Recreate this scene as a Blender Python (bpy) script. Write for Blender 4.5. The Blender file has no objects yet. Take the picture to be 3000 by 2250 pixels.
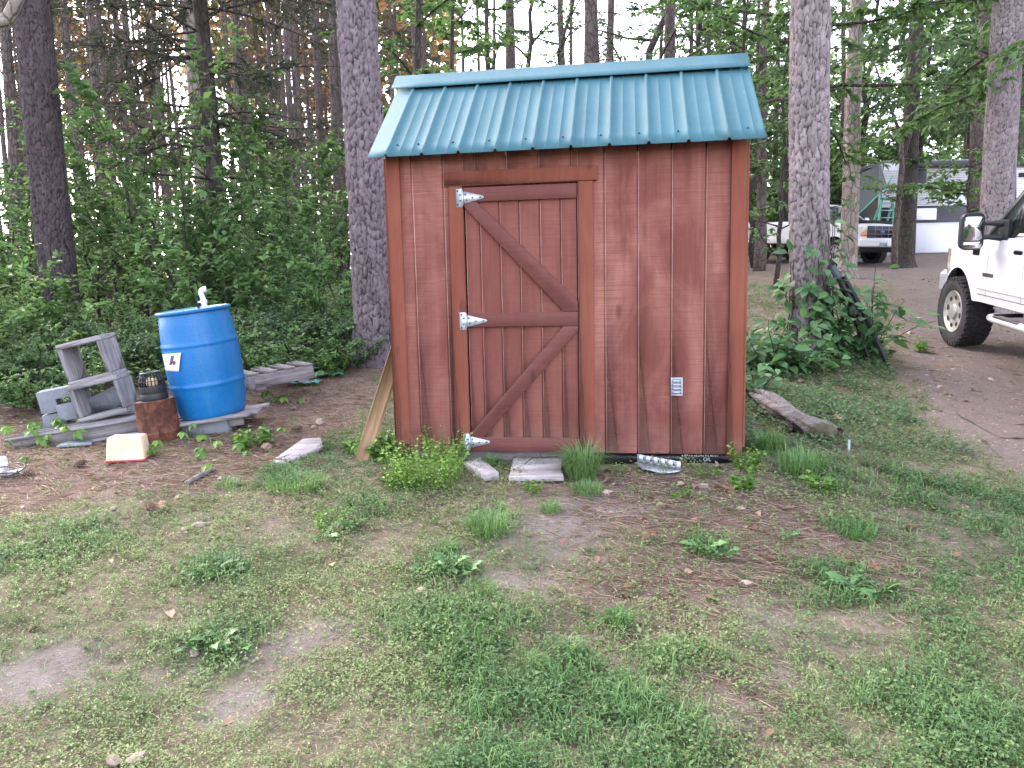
import bpy, math, random
import numpy as np
from mathutils import Vector, Matrix, Euler

random.seed(7)
rng = np.random.default_rng(11)
S = bpy.context.scene
COL = S.collection
PI = math.pi
R_ = math.radians

# ------------------------------------------------------------------ camera
EYE = np.array([0.0, 0.0, 1.13])
FPX, PITCH, ROLL = 2207.5, R_(7.345), R_(1.262)
cF = np.array([0, math.cos(PITCH), -math.sin(PITCH)])
cU = np.array([0, math.sin(PITCH), math.cos(PITCH)])
cR = np.array([1.0, 0, 0])
rgt = cR * math.cos(ROLL) - cU * math.sin(ROLL)
up_ = cR * math.sin(ROLL) + cU * math.cos(ROLL)
cam = bpy.data.cameras.new('camera')
cam.sensor_width = 36.0
cam.lens = FPX / 3000.0 * 36.0
cam.clip_start = 0.05
cam.clip_end = 600
camo = bpy.data.objects.new('camera', cam)
COL.objects.link(camo)
mw = Matrix.Identity(4)
for i in range(3):
    mw[i][0] = rgt[i]; mw[i][1] = up_[i]; mw[i][2] = -cF[i]; mw[i][3] = EYE[i]
camo.matrix_world = mw
S.camera = camo

# ------------------------------------------------------------------ sky, sun, exposure
SUN_EL, SUN_AZ = R_(34.0), R_(-42.0)         # hazy sun over the wood on the left (azimuth from +Y, clockwise)
W = bpy.data.worlds.new('World')
S.world = W
W.use_nodes = True
wn = W.node_tree.nodes
sky = wn.new('ShaderNodeTexSky')
sky.sky_type = 'NISHITA'
sky.sun_disc = False
sky.sun_elevation = SUN_EL
sky.sun_rotation = SUN_AZ
sky.altitude = 100
sky.air_density = 1.0
sky.dust_density = 2.0
sky.ozone_density = 0.6
bg = wn['Background']
bg.inputs['Strength'].default_value = 0.15
hs = wn.new('ShaderNodeHueSaturation')          # thin cloud takes most of the blue out of the sky
hs.inputs['Saturation'].default_value = 0.42
W.node_tree.links.new(sky.outputs[0], hs.inputs['Color'])
tn = wn.new('ShaderNodeMix'); tn.data_type = 'RGBA'; tn.blend_type = 'MULTIPLY'
tn.inputs[0].default_value = 1.0
tn.inputs[7].default_value = (1.0, 0.95, 1.02, 1)
W.node_tree.links.new(hs.outputs[0], tn.inputs[6])
W.node_tree.links.new(tn.outputs[2], bg.inputs[0])
sl = bpy.data.lights.new('sun', 'SUN')
sl.energy = 1.0
sl.angle = R_(50)
sl.color = (1.0, 0.86, 0.70)
so = bpy.data.objects.new('sun', sl)
COL.objects.link(so)
sd = Vector((math.sin(SUN_AZ) * math.cos(SUN_EL), math.cos(SUN_AZ) * math.cos(SUN_EL), math.sin(SUN_EL)))
so.rotation_euler = sd.to_track_quat('Z', 'Y').to_euler()
so.location = sd * 100
S.view_settings.view_transform = 'Standard'
S.view_settings.look = 'None'
S.view_settings.exposure = 2.98
S.view_settings.gamma = 1.0
S.view_settings.use_curve_mapping = False
S.render.engine = 'CYCLES'
S.cycles.max_bounces = 8
S.cycles.diffuse_bounces = 5
S.cycles.glossy_bounces = 3
S.cycles.transmission_bounces = 6
S.cycles.transparent_max_bounces = 4
S.cycles.caustics_reflective = False
S.cycles.caustics_refractive = False
S.cycles.sample_clamp_indirect = 6.0
S.cycles.use_denoising = True

# ------------------------------------------------------------------ photo geometry helpers (2212-wide pixels -> the real place)
def ray(px, py):
    a, b = px * 1.35624 - 1500, py * 1.35624 - 1125
    c, s = math.cos(-ROLL), math.sin(-ROLL)
    u, v = c * a + s * b, -s * a + c * b
    return (cF * FPX + cR * u - cU * v) / FPX

def at(px, py, Y):
    r = ray(px, py)
    return EYE + r * (Y / r[1])

# terrain: thin plate spline through surveyed heights
CP = np.array([(0,-4,-.8),(0,0,-.48),(0,2,-.27),(0,3.2,-.15),(0,4.5,-.02),(.3,5.0,.0),(0,5.8,.03),(-2.4,5,.0),(-2.5,6,.03),(-4.1,6,0),(-1.5,8.2,.36),
 (3.24,8.2,.33),(1.96,5.3,.02),(1.6,4.8,.0),(4.5,7,.06),(5.7,9.5,.28),(8.8,20,1.25),(12,23,1.5),(9.6,28,1.85),(10.5,24,1.55),(15,27,2.0),
 (-6,10,.3),(-7,11.5,.25),(-12,20,.5),(-16,40,.9),(0,14,.75),(0,20,1.1),(0,40,1.9),(20,50,3),(3.5,5,-.1),(3,2,-.28),(-3,2,-.28),(-5,3,-.2),
 (7.6,12,.5),(30,20,1.5),(12,8,.2),(70,100,4),(-70,100,2),(0,130,3.5),(-30,0,-.6),(30,-5,-.6),(-70,10,-.2),(70,10,.5)], float)
def _tps(d2):
    return np.where(d2 > 1e-12, d2 * np.log(d2 + 1e-12), 0)
_d2 = ((CP[:, None, :2] - CP[None, :, :2]) ** 2).sum(-1)
_n = len(CP)
_A = np.zeros((_n + 3, _n + 3)); _A[:_n, :_n] = _tps(_d2) + np.eye(_n) * 0.4
_A[:_n, _n] = 1; _A[:_n, _n+1:] = CP[:, :2]; _A[_n, :_n] = 1; _A[_n+1:, :_n] = CP[:, :2].T
_w = np.linalg.solve(_A, np.concatenate([CP[:, 2], np.zeros(3)]))

def hash2(ix, iy, seed):
    h = (ix.astype(np.int64) * 374761393 + iy.astype(np.int64) * 668265263 + seed * 974711) & 0x7fffffff
    h = ((h ^ (h >> 13)) * 1274126177) & 0x7fffffff
    h = h ^ (h >> 16)
    return (h & 0xffff) / 65535.0
def vnoise(x, y, seed=0):
    x = np.asarray(x, float); y = np.asarray(y, float)
    ix = np.floor(x); iy = np.floor(y); fx = x - ix; fy = y - iy
    fx = fx * fx * (3 - 2 * fx); fy = fy * fy * (3 - 2 * fy)
    a = hash2(ix, iy, seed); b = hash2(ix + 1, iy, seed); c = hash2(ix, iy + 1, seed); d = hash2(ix + 1, iy + 1, seed)
    return (a * (1 - fx) + b * fx) * (1 - fy) + (c * (1 - fx) + d * fx) * fy
def fbm(x, y, seed=0, o=4):
    s = 0; a = .5; t = 0
    for k in range(o):
        s = s + a * vnoise(np.asarray(x) * 2 ** k, np.asarray(y) * 2 ** k, seed + k * 17); t += a; a *= .5
    return s / t
def H0(x, y):
    x = np.asarray(x, float); y = np.asarray(y, float); sh = x.shape
    q = np.stack([x.ravel(), y.ravel()], 1); out = np.zeros(len(q))
    for s in range(0, len(q), 40000):
        qq = q[s:s+40000]
        d2 = ((qq[:, None, :] - CP[None, :, :2]) ** 2).sum(-1)
        out[s:s+40000] = _tps(d2) @ _w[:_n] + _w[_n] + qq @ _w[_n+1:]
    return out.reshape(sh)
def H(x, y):
    x = np.asarray(x, float); y = np.asarray(y, float)
    return H0(x, y) + (fbm(x * 1.6, y * 1.6, 3, 3) - .5) * .07 + (fbm(x * 9, y * 9, 5, 2) - .5) * .022
def h1(x, y):
    return float(H(np.array([x]), np.array([y]))[0])
def gp(px, py):
    """the ground point seen at a photo pixel"""
    r = ray(px, py); lo, hi = .5, 60.0
    ts = np.concatenate([np.linspace(1.2, 12, 260), np.linspace(12, 60, 200)])
    P = EYE[None] + r[None] * ts[:, None]
    d = P[:, 2] - H(P[:, 0], P[:, 1])
    k = np.argmax(d < 0) if (d < 0).any() else len(ts) - 1
    if k > 0:
        a = d[k-1] / (d[k-1] - d[k] + 1e-9); t = ts[k-1] + (ts[k] - ts[k-1]) * min(max(a, 0), 1)
    else:
        t = ts[0]
    p = EYE + r * t
    return np.array([p[0], p[1], h1(p[0], p[1])])

# ------------------------------------------------------------------ object helpers
def link(o, parent=None):
    COL.objects.link(o)
    if parent is not None:
        o.parent = parent
    return o
def tag(o, label=None, cat=None, group=None, kind=None):
    if label: o['label'] = label
    if cat: o['category'] = cat
    if group: o['group'] = group
    if kind: o['kind'] = kind
    return o
def empty(name, loc=(0, 0, 0), rz=0.0, rot=None):
    o = bpy.data.objects.new(name, None)
    o.empty_display_size = .1
    o.location = loc
    o.rotation_euler = rot if rot is not None else (0, 0, rz)
    return link(o)
def thing(name, label, cat, loc=(0, 0, 0), rz=0.0, group=None, rot=None):
    return tag(empty(name, loc, rz, rot), label, cat, group)
def copy_tree(o, loc=None, rz=None, sc=None, label=None, parent=None):
    c = o.copy(); COL.objects.link(c)
    if parent is not None: c.parent = parent
    if loc is not None: c.location = loc
    if rz is not None: c.rotation_euler = (c.rotation_euler[0], c.rotation_euler[1], rz)
    if sc is not None: c.scale = (sc, sc, sc) if np.isscalar(sc) else sc
    if label: c['label'] = label
    for ch in KIDS.get(o.name, []):
        copy_tree(ch, parent=c)
    return c
KIDS = {}
def reg(o):
    """remember the children of a prototype so that copying it is cheap"""
    KIDS[o.name] = list(o.children)
    for ch in o.children: reg(ch)
    return o

class G:
    """geometry collector: vertices, faces (lists of any length), tint per vertex"""
    def __init__(s):
        s.v = []; s.f = []; s.t = []; s.n = 0; s.m = []
    def add(s, V, F, tint=0.5, mi=0):
        V = np.asarray(V, float); F = np.asarray(F, int)
        s.v.append(V); s.f.append(F + s.n); s.m.append(np.full(len(F), mi, int))
        s.t.append(np.full(len(V), tint) if np.isscalar(tint) else np.asarray(tint, float))
        s.n += len(V)
        return s
    def box(s, c, d, rot=None, tint=.5, mi=0, bev=0.0):
        hx, hy, hz = d[0] / 2, d[1] / 2, d[2] / 2
        if bev > 0:
            b = min(bev, hx * .9, hy * .9, hz * .9)
            V = []; 
            for sx in (-1, 1):
                for sy in (-1, 1):
                    for sz in (-1, 1):
                        V += [(sx*hx, sy*(hy-b), sz*(hz-b)), (sx*(hx-b), sy*hy, sz*(hz-b)), (sx*(hx-b), sy*(hy-b), sz*hz)]
            V = np.array(V)
            idx = lambda sx, sy, sz, k: ((sx > 0) * 4 + (sy > 0) * 2 + (sz > 0)) * 3 + k
            F = []; T = []
            for sg in (-1, 1):
                q = [idx(sg,-1,-1,0), idx(sg,1,-1,0), idx(sg,1,1,0), idx(sg,-1,1,0)]; F.append(q if sg > 0 else q[::-1])
                q = [idx(-1,sg,-1,1), idx(-1,sg,1,1), idx(1,sg,1,1), idx(1,sg,-1,1)]; F.append(q if sg > 0 else q[::-1])
                q = [idx(-1,-1,sg,2), idx(1,-1,sg,2), idx(1,1,sg,2), idx(-1,1,sg,2)]; F.append(q if sg > 0 else q[::-1])
            for a in (-1, 1):
                for b_ in (-1, 1):
                    F.append([idx(a,b_,-1,0), idx(a,b_,1,0), idx(a,b_,1,1), idx(a,b_,-1,1)])
                    F.append([idx(a,-1,b_,0), idx(a,1,b_,0), idx(a,1,b_,2), idx(a,-1,b_,2)])
                    F.append([idx(-1,a,b_,1), idx(1,a,b_,1), idx(1,a,b_,2), idx(-1,a,b_,2)])
            for sx in (-1, 1):
                for sy in (-1, 1):
                    for sz in (-1, 1):
                        T.append([idx(sx,sy,sz,0), idx(sx,sy,sz,1), idx(sx,sy,sz,2)])
            F2 = [f[:3] for f in F] + [[f[0], f[2], f[3]] for f in F] + T
            F = F2
        else:
            V = np.array([(x, y, z) for x in (-hx, hx) for y in (-hy, hy) for z in (-hz, hz)])
            F = [(0,1,3,2),(4,6,7,5),(0,4,5,1),(2,3,7,6),(0,2,6,4),(1,5,7,3)]
        if rot is not None:
            V = V @ np.array(rot).T
        return s.add(V + np.array(c), F, tint, mi)
    def prism(s, poly, y0, y1, tint=.5, mi=0, axis='y'):
        """poly in (x,z), extruded along y"""
        n = len(poly); P = np.array(poly, float)
        A = np.zeros((n, 3)); B = np.zeros((n, 3))
        if axis == 'y':
            A[:, 0] = B[:, 0] = P[:, 0]; A[:, 2] = B[:, 2] = P[:, 1]; A[:, 1] = y0; B[:, 1] = y1
        elif axis == 'x':
            A[:, 1] = B[:, 1] = P[:, 0]; A[:, 2] = B[:, 2] = P[:, 1]; A[:, 0] = y0; B[:, 0] = y1
        else:
            A[:, 0] = B[:, 0] = P[:, 0]; A[:, 1] = B[:, 1] = P[:, 1]; A[:, 2] = y0; B[:, 2] = y1
        V = np.concatenate([A, B])
        side = [(i, (i + 1) % n, n + (i + 1) % n, n + i) for i in range(n)]
        s.add(V, side, tint, mi)
        base = s.n - 2 * n
        s.caps.append(list(range(base, base + n))[::-1]); s.capm.append(mi)
        s.caps.append(list(range(base + n, base + 2 * n))); s.capm.append(mi)
        return s
    @property
    def caps(s):
        if not hasattr(s, '_c'): s._c = []; s._cm = []
        return s._c
    @property
    def capm(s):
        s.caps
        return s._cm
    def tube(s, pts, rad, n=8, tint=.5, mi=0, cap=True, wob=0.0):
        P = np.array(pts, float); m = len(P)
        rad = np.full(m, rad) if np.isscalar(rad) else np.array(rad, float)
        T = np.gradient(P, axis=0); T /= np.linalg.norm(T, axis=1)[:, None] + 1e-9
        ref = np.array([0, 0, 1.0]) if abs(T[0][2]) < .9 else np.array([1.0, 0, 0])
        a = np.linspace(0, 2 * PI, n, endpoint=False)
        V = np.zeros((m, n, 3)); X = np.cross(ref, T[0]); X /= np.linalg.norm(X)
        for i in range(m):
            X = X - T[i] * (X @ T[i]); X /= np.linalg.norm(X) + 1e-9
            Yv = np.cross(T[i], X)
            rr = rad[i] * (1 + (rng.random(n) - .5) * wob)
            V[i] = P[i] + (np.cos(a) * rr)[:, None] * X + (np.sin(a) * rr)[:, None] * Yv
        F = []
        for i in range(m - 1):
            for j in range(n):
                k = (j + 1) % n
                F.append((i*n+j, i*n+k, (i+1)*n+k, (i+1)*n+j))
        s.add(V.reshape(-1, 3), F, tint, mi)
        if cap:
            b = s.n - m * n
            s.caps.append(list(range(b, b + n))[::-1]); s.capm.append(mi)
            s.caps.append(list(range(s.n - n, s.n))); s.capm.append(mi)
        return s
    def lathe(s, prof, n=32, tint=.5, mi=0, c=(0, 0, 0)):
        prof = np.array(prof, float); m = len(prof)
        a = np.linspace(0, 2 * PI, n, endpoint=False)
        V = np.zeros((m, n, 3))
        V[:, :, 0] = prof[:, 0][:, None] * np.cos(a); V[:, :, 1] = prof[:, 0][:, None] * np.sin(a); V[:, :, 2] = prof[:, 1][:, None]
        F = [(i*n+j, i*n+(j+1) % n, (i+1)*n+(j+1) % n, (i+1)*n+j) for i in range(m-1) for j in range(n)]
        s.add(V.reshape(-1, 3) + np.array(c), F, tint, mi)
        return s
    def mesh(s, name, mats, smooth=False):
        V = np.concatenate(s.v) if s.v else np.zeros((0, 3))
        me = bpy.data.meshes.new(name)
        lens = []; idx = []; mi = []
        for F, M_ in zip(s.f, s.m):
            if len(F) == 0: continue
            lens.append(np.full(len(F), F.shape[1])); idx.append(F.ravel()); mi.append(M_)
        for c, k in zip(s.caps, s.capm):
            lens.append([len(c)]); idx.append(c); mi.append([k])
        lens = np.concatenate(lens).astype(np.int32); idx = np.concatenate(idx).astype(np.int32); mi = np.concatenate(mi).astype(np.int32)
        me.vertices.add(len(V)); me.vertices.foreach_set('co', V.astype(np.float32).ravel())
        me.loops.add(len(idx)); me.loops.foreach_set('vertex_index', idx)
        me.polygons.add(len(lens))
        st = np.concatenate([[0], np.cumsum(lens)[:-1]]).astype(np.int32)
        me.polygons.foreach_set('loop_start', st); me.polygons.foreach_set('loop_total', lens)
        me.polygons.foreach_set('material_index', mi)
        if smooth:
            me.polygons.foreach_set('use_smooth', np.ones(len(lens), bool))
        at_ = me.attributes.new('tint', 'FLOAT', 'POINT')
        at_.data.foreach_set('value', np.concatenate(s.t).astype(np.float32))
        for m_ in (mats if isinstance(mats, (list, tuple)) else [mats]):
            me.materials.append(m_)
        me.update(calc_edges=True)
        me.validate()
        return me
    def build(s, name, mats, parent=None, smooth=False):
        o = bpy.data.objects.new(name, s.mesh(name, mats, smooth))
        if smooth == 'auto':
            set_auto(o)
        return link(o, parent)
def set_auto(o, deg=35):
    me = o.data
    me.polygons.foreach_set('use_smooth', np.ones(len(me.polygons), bool))
    import bmesh
    bm = bmesh.new(); bm.from_mesh(me)
    for e in bm.edges:
        if len(e.link_faces) == 2 and e.calc_face_angle(0) > R_(deg): e.smooth = False
        elif len(e.link_faces) != 2: e.smooth = False
    bm.to_mesh(me); bm.free()

def rotm(rx=0, ry=0, rz=0):
    return np.array(Euler((rx, ry, rz), 'XYZ').to_matrix())
def unit(v):
    v = np.asarray(v, float); return v / (np.linalg.norm(v, axis=-1, keepdims=True) + 1e-9)

def leaves(g, P, D, N, L, Wd, tint, fold=.25, kind=4, mi=0):
    """many leaves: base points P, axis D, up normal N, length L, width Wd"""
    n = len(P)
    if n == 0: return
    D = unit(D); S_ = unit(np.cross(D, N)); N = np.cross(S_, D)
    L = np.broadcast_to(L, (n,))[:, None]; Wd = np.broadcast_to(Wd, (n,))[:, None]
    tint = np.broadcast_to(tint, (n,))
    if kind == 3:
        V = np.stack([P - S_ * Wd * .5, P + S_ * Wd * .5, P + D * L], 1); F = np.array([[0, 1, 2]])
    elif kind == 4:
        m = P + D * L * .45
        V = np.stack([P, m + S_ * Wd * .5 + N * Wd * fold, P + D * L - N * L * .08, m - S_ * Wd * .5 + N * Wd * fold], 1); F = np.array([[0, 1, 2], [0, 2, 3]])
    else:
        a = P + D * L * .25; b = P + D * L * .6 - N * L * .03
        V = np.stack([P, a + S_ * Wd * .42 + N * Wd * fold, b + S_ * Wd * .45 + N * Wd * fold * .8, P + D * L - N * L * .15, b - S_ * Wd * .45 + N * Wd * fold * .8, a - S_ * Wd * .42 + N * Wd * fold, b], 1)
        F = np.array([[0, 1, 6], [1, 2, 6], [2, 3, 6], [3, 4, 6], [4, 5, 6], [5, 0, 6]])
    k = V.shape[1]
    FF = (F[None] + (np.arange(n) * k)[:, None, None]).reshape(-1, 3)
    g.add(V.reshape(-1, 3), FF, np.repeat(tint, k), mi)
def blades(g, P, ang, L, Wd, bend, tint, lean=None, mi=0):
    """grass blades: two segments, tapering to a point"""
    n = len(P)
    d = np.stack([np.cos(ang), np.sin(ang), np.zeros(n)], 1); s_ = np.stack([-np.sin(ang), np.cos(ang), np.zeros(n)], 1)
    L = np.broadcast_to(L, (n,))[:, None]; Wd = np.broadcast_to(Wd, (n,))[:, None]; bend = np.broadcast_to(bend, (n,))[:, None]
    upv = np.array([0, 0, 1.0])
    m = P + upv * L * .55 * np.sqrt(np.maximum(1 - (bend * .5) ** 2, .1)) + d * L * bend * .3
    t = P + upv * L * np.maximum(1 - bend * .75, .08) + d * L * bend * .95
    V = np.stack([P - s_ * Wd * .5, P + s_ * Wd * .5, m + s_ * Wd * .4, m - s_ * Wd * .4, t], 1)
    F = np.array([[0, 1, 2], [0, 2, 3], [3, 2, 4]])
    FF = (F[None] + (np.arange(n) * 5)[:, None, None]).reshape(-1, 3)
    g.add(V.reshape(-1, 3), FF, np.repeat(np.broadcast_to(tint, (n,)), 5), mi)

# ------------------------------------------------------------------ materials
class NT:
    def __init__(s, name):
        s.m = bpy.data.materials.new(name); s.m.use_nodes = True
        s.t = s.m.node_tree; s.t.nodes.clear()
        s.out = s.n('ShaderNodeOutputMaterial')
    def n(s, typ, **kw):
        x = s.t.nodes.new(typ)
        for k, v in kw.items(): setattr(x, k, v)
        return x
    def l(s, a, b): s.t.links.new(a, b); return s
    def setv(s, node, **kw):
        for k, v in kw.items():
            node.inputs[k.replace('_', ' ')].default_value = v
        return node
    def coord(s, scale=(1, 1, 1), kind='Object', loc=None):
        tc = s.n('ShaderNodeTexCoord'); mp = s.n('ShaderNodeMapping')
        mp.inputs['Scale'].default_value = scale
        s.l(tc.outputs[kind], mp.inputs['Vector'])
        return mp.outputs[0]
    def noise(s, vec, scale=1.0, detail=4, rough=.55, dist=0.0):
        x = s.n('ShaderNodeTexNoise')
        x.inputs['Scale'].default_value = scale; x.inputs['Detail'].default_value = detail
        x.inputs['Roughness'].default_value = rough; x.inputs['Distortion'].default_value = dist
        s.l(vec, x.inputs['Vector']); return x.outputs[0]
    def voro(s, vec, scale=1.0, feature='DISTANCE_TO_EDGE', out='Distance', rnd=1.0):
        x = s.n('ShaderNodeTexVoronoi'); x.feature = feature
        x.inputs['Scale'].default_value = scale; x.inputs['Randomness'].default_value = rnd
        s.l(vec, x.inputs['Vector']); return x.outputs[out]
    def ramp(s, fac, stops, interp='LINEAR'):
        x = s.n('ShaderNodeValToRGB'); cr = x.color_ramp; cr.interpolation = interp
        while len(cr.elements) < len(stops): cr.elements.new(.5)
        for e, (p, c) in zip(cr.elements, stops):
            e.position = p; e.color = (c[0], c[1], c[2], 1) if not np.isscalar(c) else (c, c, c, 1)
        s.l(fac, x.inputs[0]); return x.outputs[0]
    def mix(s, fac, a, b, mode='MIX'):
        x = s.n('ShaderNodeMix', data_type='RGBA', blend_type=mode)
        for v, k in ((fac, 0), (a, 6), (b, 7)):
            if isinstance(v, (int, float)): x.inputs[k].default_value = v
            elif isinstance(v, tuple): x.inputs[k].default_value = (*v, 1)
            else: s.l(v, x.inputs[k])
        return x.outputs[2]
    def math(s, op, a, b=None, clamp=False):
        x = s.n('ShaderNodeMath', operation=op); x.use_clamp = clamp
        for v, k in ((a, 0), (b, 1)):
            if v is None: continue
            if isinstance(v, (int, float)): x.inputs[k].default_value = v
            else: s.l(v, x.inputs[k])
        return x.outputs[0]
    def attr(s, name='tint'):
        x = s.n('ShaderNodeAttribute'); x.attribute_name = name; return x.outputs['Fac']
    def rnd(s):
        return s.n('ShaderNodeObjectInfo').outputs['Random']
    def bump(s, h, dist=.01, st=1.0):
        x = s.n('ShaderNodeBump'); x.inputs['Distance'].default_value = dist; x.inputs['Strength'].default_value = st
        s.l(h, x.inputs['Height']); return x.outputs[0]
    def pbr(s, color, rough=.7, normal=None, metal=0.0, spec=.5, coat=0.0):
        b = s.n('ShaderNodeBsdfPrincipled')
        def put(k, v):
            if isinstance(v, tuple): b.inputs[k].default_value = (*v, 1)
            elif isinstance(v, (int, float)): b.inputs[k].default_value = v
            else: s.l(v, b.inputs[k])
        put('Base Color', color); put('Roughness', rough); put('Metallic', metal)
        b.inputs['Specular IOR Level'].default_value = spec
        b.inputs['Coat Weight'].default_value = coat
        if normal is not None: s.l(normal, b.inputs['Normal'])
        s.l(b.outputs[0], s.out.inputs[0])
        s.b = b
        return s.m

def m_plain(name, c, rough=.6, metal=0.0, var=.12, scale=14, spec=.4, coat=0.0, bump=0.0):
    t = NT(name); v = t.coord()
    n = t.noise(v, scale, 5, .6)
    k = t.ramp(n, [(.25, tuple(x * (1 - var * 1.6) for x in c)), (.75, tuple(min(1, x * (1 + var)) for x in c))])
    nm = t.bump(n, bump) if bump else None
    r = t.math('MULTIPLY_ADD', n, .2); 
    x = t.n('ShaderNodeMath', operation='MULTIPLY_ADD'); t.l(n, x.inputs[0]); x.inputs[1].default_value = .25; x.inputs[2].default_value = rough - .12
    return t.pbr(k, x.outputs[0], nm, metal, spec, coat)

def m_leaf(name, stops, transl=.3, rough=.5, spec=.25):
    """leaf: colour runs along the per-leaf tint, each tree a little different"""
    t = NT(name)
    tint = t.attr('tint'); rn = t.rnd()
    f = t.math('ADD', tint, t.math('MULTIPLY', t.math('SUBTRACT', rn, .5), .22), clamp=True)
    c = t.ramp(f, stops)
    b = t.n('ShaderNodeBsdfPrincipled'); t.l(c, b.inputs['Base Color']); b.inputs['Roughness'].default_value = rough
    b.inputs['Specular IOR Level'].default_value = spec
    tr = t.n('ShaderNodeBsdfTranslucent')
    c2 = t.mix(.5, c, (.95, 1.0, .55), 'MULTIPLY')
    t.l(c2, tr.inputs['Color'])
    mx = t.n('ShaderNodeMixShader'); mx.inputs[0].default_value = transl
    t.l(b.outputs[0], mx.inputs[1]); t.l(tr.outputs[0], mx.inputs[2]); t.l(mx.outputs[0], t.out.inputs[0])
    return t.m

def m_redwood(name, base, fade, grain=(55, 55, 2.2), saw=(3, 3, 150), famt=.5, sawamt=.35):
    t = NT(name)
    v1 = t.coord(grain); v2 = t.coord(saw); v3 = t.coord((2.6, 2.6, 1.1)); v4 = t.coord((20, 20, .9))
    g = t.noise(v1, 1, 6, .65, .4); s_ = t.noise(v2, 1, 3, .6); f = t.noise(v3, 1.3, 6, .62, .8); st = t.noise(v4, 1, 4, .6, .5)
    rn = t.rnd()
    dark = tuple(x * .74 for x in base)
    c = t.mix(t.ramp(g, [(.3, 0.0), (.7, 1.0)]), dark, base)
    fm = t.math('MULTIPLY', t.ramp(t.math('ADD', t.math('MULTIPLY', f, .8), t.math('MULTIPLY', st, .2)), [(.40, 0.0), (.68, 1.0)]), famt)
    fm = t.math('MULTIPLY', fm, t.math('ADD', t.math('MULTIPLY', t.ramp(s_, [(.35, 0.0), (.6, 1.0)]), .6), .4))
    c = t.mix(fm, c, fade)
    c = t.mix(t.math('MULTIPLY', t.ramp(s_, [(.28, 1.0), (.42, 0.0)]), sawamt), c, dark)
    c = t.mix(t.math('MULTIPLY', rn, .14), c, tuple(x * .7 for x in base))
    kn = t.voro(t.coord((4.2, 4.2, 1.5)), 1.0, 'F1', 'Distance')          # a few knots, and mud splashed up from the ground
    c = t.mix(t.math('MULTIPLY', t.ramp(kn, [(.05, 1.0), (.10, 0.0)]), .55), c, tuple(x * .38 for x in base))
    if grain[2] < 10:
        sz = t.n('ShaderNodeSeparateXYZ'); t.l(t.coord(), sz.inputs[0])
        mud = t.math('MULTIPLY', t.math('SUBTRACT', .30, sz.outputs[2]), 4.0, clamp=True)
        mud = t.math('MULTIPLY', mud, t.ramp(t.noise(t.coord((9, 9, 9)), 1, 5, .7), [(.38, 0.0), (.62, 1.0)]))
        c = t.mix(t.math('MULTIPLY', mud, .55), c, (.19, .125, .095))
    hgt = t.math('ADD', t.math('MULTIPLY', g, .5), t.math('MULTIPLY', s_, .5))
    return t.pbr(c, .78, t.bump(hgt, .004, .7), spec=.3)
def m_greywood(name, a, b, grain=(3, 40, 40), dark=.4):
    t = NT(name); v = t.coord(grain); v2 = t.coord((6, 6, 6))
    g = t.noise(v, 1, 6, .7, .3); n = t.noise(v2, 1, 4, .6)
    c = t.ramp(g, [(.28, tuple(x * dark for x in a)), (.45, a), (.72, b)])
    c = t.mix(t.math('MULTIPLY', t.ramp(n, [(.5, 0.0), (.75, 1.0)]), .4), c, tuple(x * .55 for x in a))
    return t.pbr(c, .85, t.bump(g, .006, .9), spec=.2)

M = {}
M['siding'] = m_redwood('red_stain_siding', (.165, .050, .036), (.37, .165, .125), famt=.85)
M['trim'] = m_redwood('red_stain_trim', (.180, .050, .027), (.27, .10, .06), grain=(70, 70, 2.5), saw=(30, 30, 2), famt=.5, sawamt=.15)
M['rail'] = m_redwood('red_stain_rail', (.135, .045, .038), (.215, .09, .078), grain=(2.5, 70, 70), saw=(2, 30, 30), famt=.35, sawamt=.15)
M['doorboard'] = m_redwood('red_stain_door', (.160, .050, .036), (.28, .115, .085), famt=.6, sawamt=.12, saw=(3, 3, 90))
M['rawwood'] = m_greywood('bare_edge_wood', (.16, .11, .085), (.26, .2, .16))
def m_roof():
    t = NT('green_metal_roof'); v = t.coord((2, 2, 2)); v2 = t.coord((220, 220, 220)); v3 = t.coord((9, 1.2, 1.2))
    n = t.noise(v, 1.5, 5, .6); sp = t.noise(v2, 1, 2, .5); st = t.noise(v3, 2, 4, .6)
    c = t.ramp(n, [(.3, (.026, .098, .122)), (.7, (.038, .128, .158))])
    c = t.mix(t.math('MULTIPLY', t.ramp(st, [(.5, 0.0), (.75, 1.0)]), .22), c, (.08, .15, .16))
    c = t.mix(t.math('MULTIPLY', t.ramp(sp, [(.55, 0.0), (.65, 1.0)]), .35), c, (.11, .21, .22))
    return t.pbr(c, .62, t.bump(n, .004, .3), spec=.3)
M['roof'] = m_roof()
M['galv'] = m_plain('galvanised_steel', (.50, .54, .58), .42, .55, .18, 60)
M['screw'] = m_plain('dark_screw', (.03, .045, .05), .5, .3)
M['black'] = m_plain('black_plastic', (.016, .018, .02), .45, 0, .2, 20)
M['blackwrap'] = m_plain('black_plastic_wrap', (.012, .013, .015), .3, 0, .3, 9, bump=.01)
M['white'] = m_plain('white_plastic', (.72, .73, .76), .35, 0, .06, 12)
M['whiteprint'] = m_plain('white_print', (.6, .62, .65), .6, 0, .1, 60)
M['alum'] = m_plain('grey_vent_metal', (.33, .36, .4), .5, .3, .12, 40)
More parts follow.
